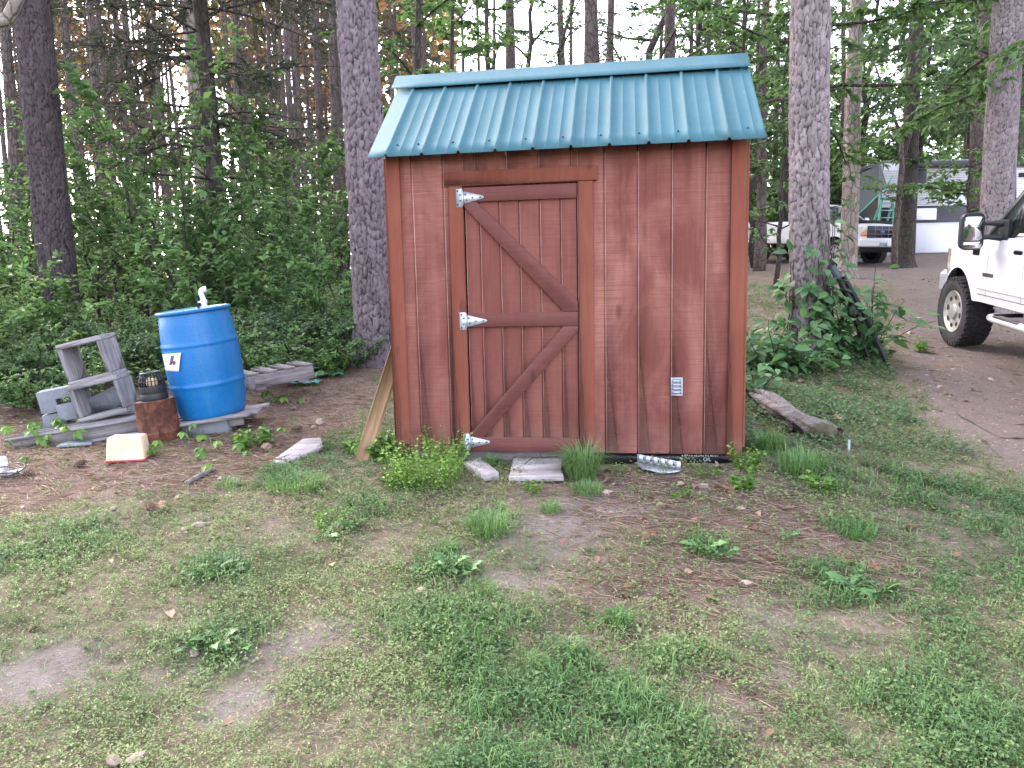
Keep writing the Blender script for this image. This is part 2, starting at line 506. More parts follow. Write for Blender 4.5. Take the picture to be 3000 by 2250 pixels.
def m_barrel():
    t = NT('blue_barrel_plastic'); v = t.coord((1, 1, 1)); sp = t.noise(v, 120, 3, .6); n = t.noise(v, 3.5, 5, .6, .3); st = t.noise(t.coord((14, 14, 1.2)), 1, 4, .6)
    c = t.ramp(sp, [(.3, (.002, .095, .30)), (.7, (.004, .165, .44))])
    c = t.mix(t.math('MULTIPLY', t.ramp(n, [(.48, 0.0), (.7, 1.0)]), .38), c, (.02, .20, .43))
    c = t.mix(t.math('MULTIPLY', t.ramp(st, [(.5, 0.0), (.75, 1.0)]), .38), c, (.05, .19, .36))
    return t.pbr(c, .42, t.bump(sp, .0015, .5), spec=.4)
M['barrel'] = m_barrel()
def m_rust():
    t = NT('rusty_steel'); v = t.coord((1, 1, 1)); a = t.noise(v, 14, 6, .65, .6); s_ = t.noise(t.coord((30, 30, 3)), 1, 5, .6, .4)
    c = t.ramp(a, [(.3, (.035, .018, .015)), (.5, (.105, .045, .03)), (.72, (.22, .10, .06))])
    c = t.mix(t.math('MULTIPLY', t.ramp(s_, [(.5, 0.0), (.62, 1.0)]), .5), c, (.05, .022, .017))
    return t.pbr(c, .85, t.bump(a, .006, .8), spec=.2)
M['rust'] = m_rust()
def m_concrete(name, c0):
    t = NT(name); v = t.coord(); a = t.noise(v, 6, 5, .6); s_ = t.noise(v, 90, 3, .7)
    c = t.ramp(a, [(.3, tuple(x * .72 for x in c0)), (.7, tuple(x * 1.15 for x in c0))])
    c = t.mix(t.math('MULTIPLY', t.ramp(s_, [(.5, 0.0), (.68, 1.0)]), .4), c, tuple(x * .45 for x in c0))
    return t.pbr(c, .92, t.bump(s_, .004, .8), spec=.15)
M['concrete'] = m_concrete('grey_concrete', (.23, .25, .28))
M['cream'] = m_plain('cream_plastic', (.66, .52, .34), .5, 0, .18, 7, bump=.003)
M['creamtop'] = m_plain('grey_scuffed_top', (.45, .43, .42), .6, 0, .2, 10)
M['redplastic'] = m_plain('red_rim', (.35, .04, .05), .5)
M['greywood'] = m_greywood('weathered_grey_board', (.205, .19, .19), (.36, .34, .34))
M['greywood_v'] = m_greywood('weathered_grey_upright', (.17, .16, .165), (.31, .295, .30), grain=(40, 40, 3))
M['palewood'] = m_greywood('pale_weathered_board', (.33, .30, .30), (.56, .53, .53))
M['tanwood'] = m_greywood('tan_lumber', (.40, .25, .15), (.52, .36, .23), grain=(40, 40, 2.5), dark=.7)
M['slate'] = m_concrete('blue_grey_slate', (.21, .25, .27))
M['stone'] = m_concrete('pale_stone', (.38, .30, .25))
M['logwood'] = m_greywood('rotting_log', (.13, .115, .11), (.31, .28, .265), grain=(3, 20, 20), dark=.12)
M['moss'] = m_plain('mossy_wood', (.085, .08, .045), .9, 0, .3, 30, bump=.01)
M['twig'] = m_plain('dark_twig', (.06, .045, .038), .85, 0, .3, 30)
M['badge_dark'] = m_plain('dark_grey_cap', (.07, .085, .10), .5)
M['teal'] = m_plain('teal_metal_offcut', (.08, .27, .29), .45, 0, .12, 9)
def m_bark(name, a, b, crack, sc=(11, 11, 4.2), bump=.03, scale=1.0, attr=True):
    t = NT(name)
    vv = t.coord(sc); w = t.noise(t.coord((6, 6, 3)), 1.0, 3, .6)
    va = t.n('ShaderNodeVectorMath', operation='ADD'); t.l(vv, va.inputs[0])
    ws = t.n('ShaderNodeVectorMath', operation='SCALE'); ws.inputs['Scale'].default_value = 1.1
    cx = t.n('ShaderNodeCombineXYZ'); t.l(w, cx.inputs[0]); t.l(w, cx.inputs[1]); t.l(w, cx.inputs[2]); t.l(cx.outputs[0], ws.inputs[0]); t.l(ws.outputs[0], va.inputs[1])
    vec = va.outputs[0]
    e = t.voro(vec, scale); cell = t.voro(vec, scale, 'F1', 'Color')
    fine = t.noise(t.coord((45, 45, 14)), 1, 5, .65)
    k = t.ramp(fine, [(.3, a), (.7, b)])
    sep = t.n('ShaderNodeSeparateColor'); t.l(cell, sep.inputs[0])
    k = t.mix(t.math('MULTIPLY', sep.outputs[0], .45), k, tuple(x * .55 for x in a))
    k = t.mix(t.math('MULTIPLY', sep.outputs[1], .18), k, tuple(min(1, x * 1.3) for x in b))
    ed = t.ramp(e, [(.0, 1.0), (.09, 0.0)])
    k = t.mix(t.math('MULTIPLY', ed, .75), k, crack)
    hgt = t.math('ADD', t.math('MULTIPLY', t.ramp(e, [(0, 0.0), (.16, 1.0)]), .8), t.math('MULTIPLY', fine, .35))
    return t.pbr(k, .92, t.bump(hgt, bump, 1.0), spec=.12)
M['bark_far'] = m_bark('pine_bark_far', (.09, .071, .065), (.18, .148, .14), (.035, .026, .022), bump=.02)
M['bark_pale'] = m_bark('pale_pine_bark', (.22, .185, .165), (.36, .31, .28), (.09, .065, .055), sc=(9, 9, 4), bump=.02)
M['bark_dark'] = m_bark('dark_bark', (.05, .042, .038), (.10, .088, .08), (.02, .017, .015), sc=(14, 14, 4), bump=.015)
def m_herobark(name, a, b, crack):
    t = NT(name)
    cr = t.attr('crack'); ce = t.attr('tint')
    fine = t.noise(t.coord((60, 60, 22)), 1, 6, .68); med = t.noise(t.coord((16, 16, 6)), 1, 4, .6)
    k = t.ramp(fine, [(.3, a), (.7, b)])
    k = t.mix(t.math('MULTIPLY', ce, .5), k, tuple(x * .5 for x in a))
    k = t.mix(t.math('MULTIPLY', t.ramp(med, [(.5, 0.0), (.7, 1.0)]), .35), k, tuple(min(1, x * 1.25) for x in b))
    k = t.mix(t.math('MULTIPLY', t.ramp(cr, [(.0, 1.0), (.65, 0.0)]), .92), k, crack)
    return t.pbr(k, .93, t.bump(t.math('ADD', fine, med), .012, .9), spec=.1)
M['hero_grey'] = m_herobark('pine_bark_grey', (.115, .092, .10), (.25, .21, .228), (.008, .007, .009))
M['hero_dark'] = m_herobark('pine_bark_dark', (.055, .044, .046), (.115, .093, .098), (.014, .011, .011))
M['hero_pale'] = m_herobark('pine_bark_pale', (.165, .136, .138), (.33, .285, .29), (.009, .008, .009))
M['leaf_mid'] = m_leaf('leaf_mid_green', [(0, (.05, .105, .042)), (.5, (.12, .215, .085)), (1, (.23, .35, .14))], .45)
M['leaf_bright'] = m_leaf('leaf_bright_green', [(0, (.075, .155, .055)), (.5, (.16, .285, .105)), (1, (.28, .41, .16))], .45)
M['leaf_blue'] = m_leaf('leaf_soft_green', [(0, (.06, .115, .06)), (.5, (.135, .225, .115)), (1, (.24, .34, .17))], .45)
M['leaf_dark'] = m_leaf('cedar_dark_green', [(0, (.03, .038, .026)), (.5, (.062, .075, .048)), (1, (.12, .125, .085))], .25)
M['needle'] = m_leaf('pine_needles_mixed_glow', [(0, (.035, .06, .025)), (.45, (.07, .085, .035)), (.7, (.30, .16, .07)), (1, (.46, .25, .10))], .5)  # orange stops: dead needles, brightened to paint warm sun glow into the crowns
M['leaf_vine'] = m_leaf('vine_leaf', [(0, (.035, .09, .036)), (.5, (.082, .185, .068)), (1, (.16, .30, .11))], .28, .42, .35)
M['leaf_creeper'] = m_leaf('creeper_leaf', [(0, (.06, .15, .03)), (.5, (.13, .26, .05)), (1, (.25, .40, .085))], .32, .42, .35)
M['grass'] = m_leaf('grass_blade', [(0, (.09, .195, .065)), (.4, (.16, .295, .10)), (.75, (.24, .345, .135)), (1, (.36, .34, .20))], .3, .55)
M['clover'] = m_leaf('clover_leaf', [(0, (.085, .165, .065)), (.5, (.19, .26, .105)), (1, (.32, .36, .17))], .3, .55)
M['straw'] = m_leaf('pine_straw', [(0, (.20, .135, .10)), (.5, (.37, .27, .205)), (1, (.56, .44, .35))], .1, .8, .1)
M['deadleaf'] = m_leaf('dry_leaf', [(0, (.11, .055, .032)), (.5, (.27, .165, .11)), (1, (.44, .31, .23))], .2, .75, .15)

# ================================================================== THE GROUND
def blobs(spec):
    return [(gp(px, py)[:2], r, w) for px, py, r, w in spec]
B_SAND = blobs([(40, 1465, .16, 1.2), (130, 1440, .12, .9), (515, 1515, .10, 1.1), (480, 1545, .08, .9), (600, 1400, .11, 1.0), (680, 1365, .08, .7), (1115, 1255, .12, 1.0), (1190, 1150, .28, .9), (1290, 1100, .25, .6),
    (1330, 1330, .14, .45), (1680, 1345, .17, .6), (1580, 1560, .08, .8), (1370, 1570, .07, .7), (850, 1340, .09, .7), (1700, 1470, .10, .4), (380, 1440, .15, .35), (1420, 1450, .08, .7), (1720, 1140, .25, .25)])
B_STRAW = blobs([(1240, 1060, .35, .8), (1420, 1060, .35, 1.0), (1560, 1080, .35, .7), (1250, 1140, .3, .7), (1480, 1160, .4, .7), (1750, 1180, .35, .6), (1650, 1120, .3, .5), (1560, 1240, .35, .55), (900, 1090, .2, .6), (1880, 1210, .25, .5), (1400, 1290, .3, .5), (640, 1090, .25, .5), (1340, 1390, .2, .5), (1600, 1500, .2, .5), (1250, 1280, .2, .4), (640, 1010, .3, .5)])
B_LUSH = blobs([(1260, 1510, .28, 1.0), (1150, 1610, .34, 1.1), (1000, 1570, .2, .5), (1400, 1620, .2, .6), (1330, 1330, .09, 1.0), (970, 1225, .14, 1.0), (480, 1395, .18, 1.0), (460, 1240, .16, 1.0), (1830, 1270, .24, .9), (2120, 1130, .5, .6), (2130, 1590, .4, .55),
    (1960, 1060, .45, .6), (1930, 1540, .25, .4), (1100, 1400, .24, .7), (860, 1380, .2, .5), (1530, 1190, .14, .9), (1840, 1145, .12, .9), (100, 1180, .35, .6), (760, 1100, .25, .6), (1060, 1110, .14, 1.0), (950, 1020, .25, .9), (640, 1035, .22, 1.0), (760, 980, .25, .9), (1280, 990, .12, .8), (2200, 1280, .3, .5), (1720, 1000, .3, .8), (1010, 1330, .18, .6), (1500, 1430, .3, .35)])
YB = np.array([gp(-500, 1190)[:2], gp(0, 1125)[:2], gp(330, 1082)[:2], gp(545, 1025)[:2], gp(640, 985)[:2], gp(730, 930)[:2], gp(790, 880)[:2]])
GB0 = gp(1650, 625)
def field(bl, x, y):
    s = np.zeros_like(x)
    for c, r, w in bl:
        s = s + w * np.exp(-((x - c[0]) ** 2 + (y - c[1]) ** 2) / (2 * (r * .75) ** 2))
    return s
DL = np.array([gp(2330, 1090)[:2], gp(2150, 985)[:2], gp(2010, 905)[:2], gp(1955, 800)[:2], gp(1940, 720)[:2], gp(1935, 655)[:2], gp(1950, 625)[:2]])
def drive_left(y):
    return np.interp(y, DL[:, 1], DL[:, 0])
def fields(x, y):
    n = fbm(x * 2.2, y * 2.2, 21, 4); n2 = fbm(x * 6, y * 6, 33, 3)
    yb = np.interp(x, YB[:, 0], YB[:, 1], left=YB[0, 1], right=99)
    strawz = np.clip((y - yb + (n - .5) * .9) / .35 + .5, 0, 1)
    strawz = np.where((x > -.75) & (y > 4.6), np.clip((y - 6.3 + (n - .5) * 2) / 1.0, 0, 1) * .45, strawz)
    drv = np.clip((x - drive_left(y) + (n - .5) * .8) / .35 + .5, 0, 1) * np.clip((y - DL[0, 1] + .2) / .6, 0, 1)
    far = np.clip((y - 11 + (n - .5) * 4) / 2.5, 0, 1) * (x > -1)
    gbright = np.exp(-(((x - GB0[0]) / 2.2) ** 2 + ((y - GB0[1]) / 1.6) ** 2))
    sand = np.clip(field(B_SAND, x, y) * (0.55 + n2 * .9), 0, 1)
    straw = np.clip(np.maximum(strawz, field(B_STRAW, x, y) * (.4 + n * 1.1)), 0, 1)
    straw = np.maximum(straw, far * .55) * (1 - gbright)
    lush = np.clip(field(B_LUSH, x, y) * (.45 + n * 1.1) + gbright * 1.2, 0, 1.4)
    clump = np.clip((fbm(x * 5.5, y * 5.5, 57, 3) - .34) * 3.4, 0, 1)
    cover = np.clip((.58 + (n - .42) * 1.3 + (n2 - .5) * .6), 0, 1) * (.70 + .5 * clump)
    cover = cover * (1 - sand * .95) * (1 - np.maximum(straw * .62, strawz * .85)) * (1 - drv * .96)
    cover = np.clip(cover, 0, 1)
    lush = lush * (1 - drv) * (1 - strawz * .9) * (.30 + 1.05 * clump)
    return dict(clump=clump, sand=sand, straw=straw, lush=lush, cover=cover, drive=drv, strawz=strawz)

def m_ground(name, drive=False):
    t = NT(name); v = t.coord((1, 1, 1))
    a = t.noise(v, 3.5, 6, .62); b = t.noise(v, 38, 5, .68); fib = t.noise(t.coord((26, 110, 60)), 1, 4, .65, 1.6); fib2 = t.noise(t.coord((120, 24, 60)), 1, 4, .65, 1.8)
    f = t.math('MAXIMUM', fib, fib2)
    peb = t.voro(v, 60, 'F1', 'Distance')
    fine = t.noise(v, 160, 3, .7)
    sand = t.ramp(b, [(.28, (.165, .142, .128)), (.6, (.235, .208, .188)), (.8, (.30, .27, .245))])
    dirt = t.mix(t.ramp(f, [(.42, .0), (.6, .8)]), t.ramp(b, [(.3, (.12, .098, .078)), (.7, (.215, .178, .148))]), (.29, .245, .18))
    straw = t.ramp(f, [(.42, (.10, .068, .055)), (.55, (.19, .135, .112)), (.70, (.31, .23, .19))])
    drv = t.ramp(b, [(.28, (.125, .098, .085)), (.5, (.195, .158, .14)), (.75, (.28, .235, .21))])
    green = t.ramp(b, [(.3, (.095, .092, .05)), (.7, (.185, .17, .10))])
    if drive:
        c = t.mix(t.ramp(a, [(.4, 0.0), (.7, .6)]), drv, straw)
    else:
        c = t.mix(t.attr('cover'), dirt, green)
        c = t.mix(t.attr('straw'), c, straw)
        c = t.mix(t.attr('sand'), c, sand)
        c = t.mix(t.attr('drive'), c, drv)
    c = t.mix(t.math('MULTIPLY', t.ramp(fine, [(.62, 0.0), (.7, 1.0)]), .35), c, (.42, .37, .33))
    c = t.mix(t.math('MULTIPLY', t.ramp(a, [(.35, 1.0), (.5, 0.0)]), .28), c, (.07, .055, .045))
    h = t.math('ADD', t.math('MULTIPLY', b, .6), t.math('ADD', t.math('MULTIPLY', f, .5), t.math('MULTIPLY', t.ramp(peb, [(0, 1.0), (.35, 0.0)]), .25)))
    return t.pbr(c, .95, t.bump(h, .03, .9), spec=.12)

def grid_sheet(name, X, Y, Z, mat, attrs, mask=None, z0=0.0):
    ny, nx = X.shape
    V = np.stack([X, Y, Z + z0], -1).reshape(-1, 3)
    idx = np.arange(ny * nx).reshape(ny, nx)
    F = np.stack([idx[:-1, :-1], idx[:-1, 1:], idx[1:, 1:], idx[1:, :-1]], -1).reshape(-1, 4)
    if mask is not None:
        F = F[mask.reshape(-1)[F].all(1)]
        used = np.unique(F); rm = np.full(len(V), -1); rm[used] = np.arange(len(used)); V = V[used]; F = rm[F]
        attrs = {k: a.reshape(-1)[used] for k, a in attrs.items()}
    g = G(); g.add(V, F)
    o = g.build(name, mat, smooth=True)
    for k, a in attrs.items():
        A = o.data.attributes.new(k, 'FLOAT', 'POINT'); A.data.foreach_set('value', a.reshape(-1).astype(np.float32))
    return o
u_ = np.linspace(-1, 1, 361)
xs = np.sinh(u_ * 4.4) / math.sinh(4.4) * 150
xs = np.sort(xs)
v_ = np.linspace(-.52, 1, 420)
ys = 3.6 + np.sinh(v_ * 4.3) / math.sinh(4.3) * 150
GX, GY = np.meshgrid(xs, ys)
GZ = H(GX, GY)
fl = fields(GX, GY)
ground = grid_sheet('ground', GX, GY, GZ, m_ground('ground_soil'), {k: fl[k] for k in ('cover', 'straw', 'sand', 'drive')})
tag(ground, kind='structure')
dx = np.linspace(0, 1, 90)[None, :]; dy = np.linspace(5.4, 13.5, 150)[:, None]
DY = np.broadcast_to(dy, (150, 90)); DX = drive_left(dy) + .25 + dx * 7.0
edge = np.minimum(DX - drive_left(DY), 1) + (fbm(DX * 2, DY * 2, 9, 3) - .5) * .9
dmask = (fields(DX, DY)['drive'] + (fbm(DX * 7, DY * 7, 14, 2) - .5) * .1 > .96) & (DY < 13.2 - fbm(DX, DY, 4, 2) * 1.5)
drive = grid_sheet('driveway', DX, DY, H(DX, DY), m_ground('driveway_dirt', True), {}, dmask, .006)
tag(drive, kind='structure')

# ================================================================== THE SHED
YAW = R_(8.74)
SO = np.array([-.8036, 4.983, 0.0])
shed = thing('garden_shed', 'small red stained wooden shed with green metal roof and braced door', 'shed', tuple(SO), -YAW)
SU = np.array([math.cos(YAW), -math.sin(YAW), 0]); SN = np.array([-math.sin(YAW), -math.cos(YAW), 0])
def sw(u, out, z):
    return SO + SU * u + SN * out + np.array([0, 0, z])
DEP = 1.26
def groof(y):     # underside of the roof at depth y
    return 1.925 + (min(y, DEP - y) + .17) * math.tan(R_(39)) * .985 - .01
M['pale_edge'] = m_plain('pale_pink_edge', (.46, .27, .24), .8, 0, .35, 8)
gr = [.033 + 0.0] + [-.007 + .2032 * k for k in range(1, 11)] + [2.259]
def board(u0, u1, z0, z1, y=0.0, th=.016):
    g = G(); g.box(((u0 + u1) / 2, y - th / 2, (z0 + z1) / 2), (u1 - u0, th, z1 - z0), bev=.0025)
    g.box((u0 + .0022, y - th - .0004, (z0 + z1) / 2), (.0022 + .001 * rng.random(), .0012, z1 - z0 - .004), mi=1)          # pale strip along the left arris
    return g
bk = G(); bk.box((.29, -.004, 1.0), (.47, .011, 1.86)); bk.box((.892, -.004, 1.88), (.73, .011, .20)); bk.box((1.755, -.004, 1.0), (.99, .011, 1.86)); bk.build('siding_backing', M['siding'], shed)
GAP = .0045
for i in range(len(gr) - 1):
    a, b = gr[i] + GAP, gr[i + 1] - GAP
    if b - a < .03: continue
    z0, z1 = .056, 2.005
    if a > .53 and b < 1.26:
        board(a, b, 1.764, z1).build('siding_board', [M['siding'], M['pale_edge']], shed)
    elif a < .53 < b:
        board(a, .5285, z0, z1).build('siding_board', [M['siding'], M['pale_edge']], shed); board(.5285 + 0.0005, b, 1.764, z1).build('siding_board', [M['siding'], M['pale_edge']], shed)
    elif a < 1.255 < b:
        board(1.2505, b, z0, z1).build('siding_board', [M['siding'], M['pale_edge']], shed); board(a, 1.25, 1.764, z1).build('siding_board', [M['siding'], M['pale_edge']], shed)
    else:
        board(a, b, z0, z1).build('siding_board', [M['siding'], M['pale_edge']], shed)
def trim(name, u0, u1, z0, z1, y0, y1, mat='trim', parent=None, bev=.003):
    g = G(); g.box(((u0+u1)/2, (y0+y1)/2, (z0+z1)/2), (u1-u0, y1-y0, z1-z0), bev=bev)
    return g.build(name, M[mat], parent or shed)
trim('corner_board', .033, .123, .105, 1.99, -.036, -.0165)
trim('corner_board', 2.170, 2.260, .042, 1.99, -.036, -.0165)
trim('door_jamb', .436, .527, .11, 1.766, -.036, -.0165)
trim('door_jamb', 1.2565, 1.349, .11, 1.766, -.036, -.0165)
trim('door_header', .412, 1.376, 1.768, 1.857, -.039, -.0165)
# side and rear walls, board by board
def gable(x, name='side_board'):
    n = 6; w = DEP / n
    for i in range(n):
        a, b = i * w + .004, (i + 1) * w - .004
        if i == 0: a = .02
        pts = [(a, .06), (b, .06), (b, groof(b))]
        if a < DEP / 2 < b: pts.append((DEP / 2, groof(DEP / 2)))
        pts.append((a, groof(a)))
        g = G(); g.prism(pts, x - .008, x + .008, axis='x'); g.build(name, M['siding'], shed)
    g = G(); g.prism([(0.02, .07), (DEP - .02, .07), (DEP - .02, groof(DEP) - .02), (DEP / 2, groof(DEP / 2) - .02), (.02, groof(0) - .02)], x - .004 + (.012 if x < 1 else -.012), x + .004 + (.012 if x < 1 else -.012), axis='x'); g.build('gable_backing', M['siding'], shed)
gable(.041); gable(2.251)
for x0, s in ((.033, -1), (2.259, 1)):
    g = G(); g.box((x0 + s * .0105, .030, 1.03), (.019, .088, 1.86), bev=.003); g.build('corner_board', M['trim'], shed)
for i in range(11):
    a = .045 + i * .2005
    g = G(); g.box((a + .1, DEP, 1.0), (.192, .016, 1.88), bev=.002); g.build('rear_board', M['siding'], shed)
# sill, floor frame, wrap
trim('sill_beam', .12, 1.30, -.04, .052, .03, .12, 'greywood')
g = G(); g.box((1.72, .045, .012), (1.06, .05, .078)); wrap = g.build('plastic_wrap', M['blackwrap'], shed)
def ftext(body, size, loc, rot, mat, parent, name='lettering'):
    c = bpy.data.curves.new(name, 'FONT'); c.body = body; c.size = size; c.extrude = .0003; c.resolution_u = 3
    q = bpy.data.objects.new(name, c); COL.objects.link(q); dg = bpy.context.evaluated_depsgraph_get()
    me = bpy.data.meshes.new_from_object(q.evaluated_get(dg)); bpy.data.objects.remove(q); bpy.data.curves.remove(c)
    me.materials.clear(); me.materials.append(mat)
    q = bpy.data.objects.new(name, me); q.location = loc; q.rotation_euler = rot; return link(q, parent)
ftext('OIL', .032, (2.03, .0185, .004), (PI / 2, 0, 0), M['whiteprint'], wrap)
sc_ = G()
for k in range(16):
    x = 1.90 + k * .0145 + rng.random() * .004
    sc_.box((x, .0187, .036 + rng.random() * .004), (.009, .0006, .006 + rng.random() * .004))
sc_.build('lettering', M['whiteprint'], wrap)
g = G(); g.box((1.146, .70, .0), (2.18, 1.05, .09)); g.build('floor_frame', M['greywood'], shed)
for u in (.15, 1.1, 2.1):
    g = G(); g.box((u, .72, -.075), (.19, .9, .07), bev=.006); g.build('skid', M['greywood'], shed)
# the door
door = empty('door'); door.parent = shed
dbx = [.536, .631, .7575, .884, 1.0135, 1.1435, 1.2475]
for a, b in zip(dbx[:-1], dbx[1:]):
    g = G(); g.box(((a + b) / 2, -.0085, .91), (b - a - .0075, .017, 1.694), bev=.0025); g.box((a + .0062, -.0174, .91), (.002, .0012, 1.5), mi=1); g.build('door_board', [M['doorboard'], M['pale_edge']], door)
g = G(); g.box((.892, -.0055, .91), (.705, .008, 1.68)); g.build('door_backing', M['doorboard'], door)
def poly(name, pts, y0, y1, mat, parent):
    g = G(); g.prism(pts, y0, y1); o = g.build(name, M[mat], parent)
    mod = o.modifiers.new('bev', 'BEVEL'); mod.width = .002; mod.segments = 1; mod.limit_method = 'ANGLE'
    return o
poly('rail', [(.536, 1.667), (1.2475, 1.667), (1.2475, 1.756), (.536, 1.756)], -.037, -.0175, 'rail', door)
poly('rail', [(.536, .878), (1.2475, .878), (1.2475, .967), (.536, .967)], -.037, -.0175, 'rail', door)
poly('rail', [(.536, .063), (1.2475, .063), (1.2475, .153), (.536, .153)], -.037, -.0175, 'rail', door)
poly('brace', [(.536, 1.640), (1.160, .969), (1.2475, .969), (1.2475, 1.034), (.618, 1.665), (.536, 1.665)], -.0368, -.0175, 'rail', door)
poly('brace', [(1.156, .876), (.536, .180), (.536, .155), (.622, .155), (1.2475, .846), (1.2475, .876)], -.0368, -.0175, 'rail', door)
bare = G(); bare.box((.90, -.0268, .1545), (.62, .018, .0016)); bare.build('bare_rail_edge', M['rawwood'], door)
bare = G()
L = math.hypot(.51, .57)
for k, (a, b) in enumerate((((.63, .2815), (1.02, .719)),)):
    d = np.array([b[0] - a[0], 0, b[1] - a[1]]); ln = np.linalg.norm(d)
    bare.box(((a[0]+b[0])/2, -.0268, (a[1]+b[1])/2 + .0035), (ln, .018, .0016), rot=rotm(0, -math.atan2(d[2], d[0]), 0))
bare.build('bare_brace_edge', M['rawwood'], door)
for zc, tip in ((1.694, 0), (.918, 0), (.125, 0)):
    g = G()
    g.box((.507, -.0375, zc), (.040, .003, .112), bev=.001)
    g.tube([(.5295, -.041, zc - .05), (.5295, -.041, zc + .05)], .0055, 8)
    g.prism([(.533, zc - .036), (.548, zc - .036), (.66, zc - .009), (.668, zc), (.66, zc + .009), (.548, zc + .036), (.533, zc + .036)], -.0405, -.0376)
    for u, dz in ((.499, .042), (.499, -.042), (.515, .018), (.515, -.018), (.548, .018), (.553, -.016), (.594, 0), (.645, 0)):
        g.tube([(u, -.0375, zc + dz), (u, -.0425, zc + dz)], .0052, 7, mi=1)
    g.build('hinge', [M['galv'], M['screw']], door)
# louvred vent
vent = empty('wall_vent'); vent.parent = shed
g = G(); vu, vz = 1.860, .487
for x, w, zc, hgt in ((-.031, .011, 0, .116), (.031, .011, 0, .116)): g.box((vu + x, -.020, vz + zc), (w, .006, hgt), bev=.001)
for z in (-.052, .052): g.box((vu, -.020, vz + z), (.051, .006, .012), bev=.001)
g.box((vu, -.0175, vz), (.05, .001, .09))
g.build('vent_frame', M['alum'], vent)
for k in range(4):
    z = vz - .036 + k * .0235
    g = G()
    a = np.linspace(0, PI * .62, 6)
    pr = [(-.020 - .013 * math.sin(t), z + .011 * math.cos(t)) for t in a]
    pts = pr + [(p[0] + .002, p[1] - .001) for p in pr[::-1]]
    g.prism(pts, vu - .0245, vu + .0245, axis='x'); g.build('vent_slat', M['alum'], vent)
# roof
TH = R_(39)
def roof_sheet(front=True):
    u0, u1 = -.042, 2.344
    prof = [(u0, -.006), (u0 + .003, 0)]
    ribs = [.082 + .2286 * k for k in range(10)]
    for r in ribs:
        prof += [(r - .013, 0), (r - .007, .017), (r + .007, .017), (r + .013, 0)]
        if r < 2.1:
            for q in (.0762, .1524):
                prof += [(r + q - .005, 0), (r + q - .002, .0024), (r + q + .002, .0024), (r + q + .005, 0)]
        else:
            for q in (.08, .15):
                prof += [(r + q - .005, 0), (r + q - .002, .0026), (r + q + .002, .0026), (r + q + .005, 0)]
    prof += [(u1 - .012, 0), (u1, .012)]
    prof = np.array(prof); n = len(prof)
    S_ = .80 / math.cos(TH)
    rows = np.linspace(0, S_ - .02, 9)
    V = []
    for k, s_ in enumerate(rows):
        for u, h in prof:
            wob = (fbm(np.array([u * 3.1]), np.array([s_ * 2.3]), 77, 2)[0] - .5) * .0016
            V.append((u, -.17 + s_ * math.cos(TH) - (h + wob) * math.sin(TH), 1.945 + s_ * math.sin(TH) + (h + wob) * math.cos(TH)))
    V = np.array(V)
    if not front:
        V[:, 1] = DEP - V[:, 1]
    F = [(k*n+i, k*n+i+1, (k+1)*n+i+1, (k+1)*n+i) for k in range(len(rows)-1) for i in range(n-1)]
    if not front: F = [f[::-1] for f in F]
    g = G(); g.add(V, F); o = g.build('roof_panel', M['roof'], roof)
    m = o.modifiers.new('thick', 'SOLIDIFY'); m.thickness = .0022; m.offset = -1
    return o
roof = empty('roof'); roof.parent = shed
fp = roof_sheet(True); roof_sheet(False)
def onroof(u, s_, h): return (u, -.17 + s_ * math.cos(TH) - h * math.sin(TH), 1.945 + s_ * math.sin(TH) + h * math.cos(TH))
for k in range(10):
    u = (.145 if k == 0 else .082 + .2286 * k - .065) if k < 1 else .082 + .2286 * k - .055
    for uu in ([.128, .262] if k == 0 else [u + (.0 if k < 9 else .17)] if k != 1 else [.255 + .2286]):
        g = G(); p0 = onroof(uu, .135 - .0012 * k, 0); p1 = onroof(uu, .135 - .0012 * k, .007)
        g.tube([p0, p1], .0062, 7); g.build('roof_screw', M['screw'], roof)
# ridge cap
pk = (DEP / 2, 1.945 + .80 * math.tan(TH) + .042)
lw = .165
def cap_side(s):
    y0 = pk[0] + s * lw * math.cos(TH); z0 = pk[1] - lw * math.sin(TH)
    return [(y0 + s * .004, z0 - .012), (y0, z0), (y0 - s * .055 * math.cos(TH), z0 + .055 * math.sin(TH) + .003), (y0 - s * .060 * math.cos(TH), z0 + .060 * math.sin(TH))]
pr = cap_side(-1) + [(pk[0] - .012, pk[1] - .002), (pk[0], pk[1] + .004), (pk[0] + .012, pk[1] - .002)] + cap_side(1)[::-1]
g = G(); nn = len(pr); us = np.linspace(-.07, 2.35, 12)
V = np.array([(u, y, z + (fbm(np.array([u * 2]), np.array([y]), 5, 2)[0] - .5) * .006) for u in us for y, z in pr])
F = [(k*nn+i, (k+1)*nn+i, (k+1)*nn+i+1, k*nn+i+1) for k in range(len(us)-1) for i in range(nn-1)]
g.add(V, F); o = g.build('ridge_cap', M['roof'], roof)
m = o.modifiers.new('thick', 'SOLIDIFY'); m.thickness = .002
for s in (-1, 1):       # boards the metal is screwed to, and the barge boards at the gable ends
    for k in range(4):
        g = G(); sd_ = .27 + k * .20
        y = -.17 + sd_ * math.cos(TH); z = 1.945 + sd_ * math.sin(TH) - .022
        if s > 0: y = DEP - y
        g.box((1.151, y, z), (2.31, .16, .018), rot=rotm(s * -TH if s > 0 else TH, 0, 0)); g.build('roof_board', M['siding'], roof)

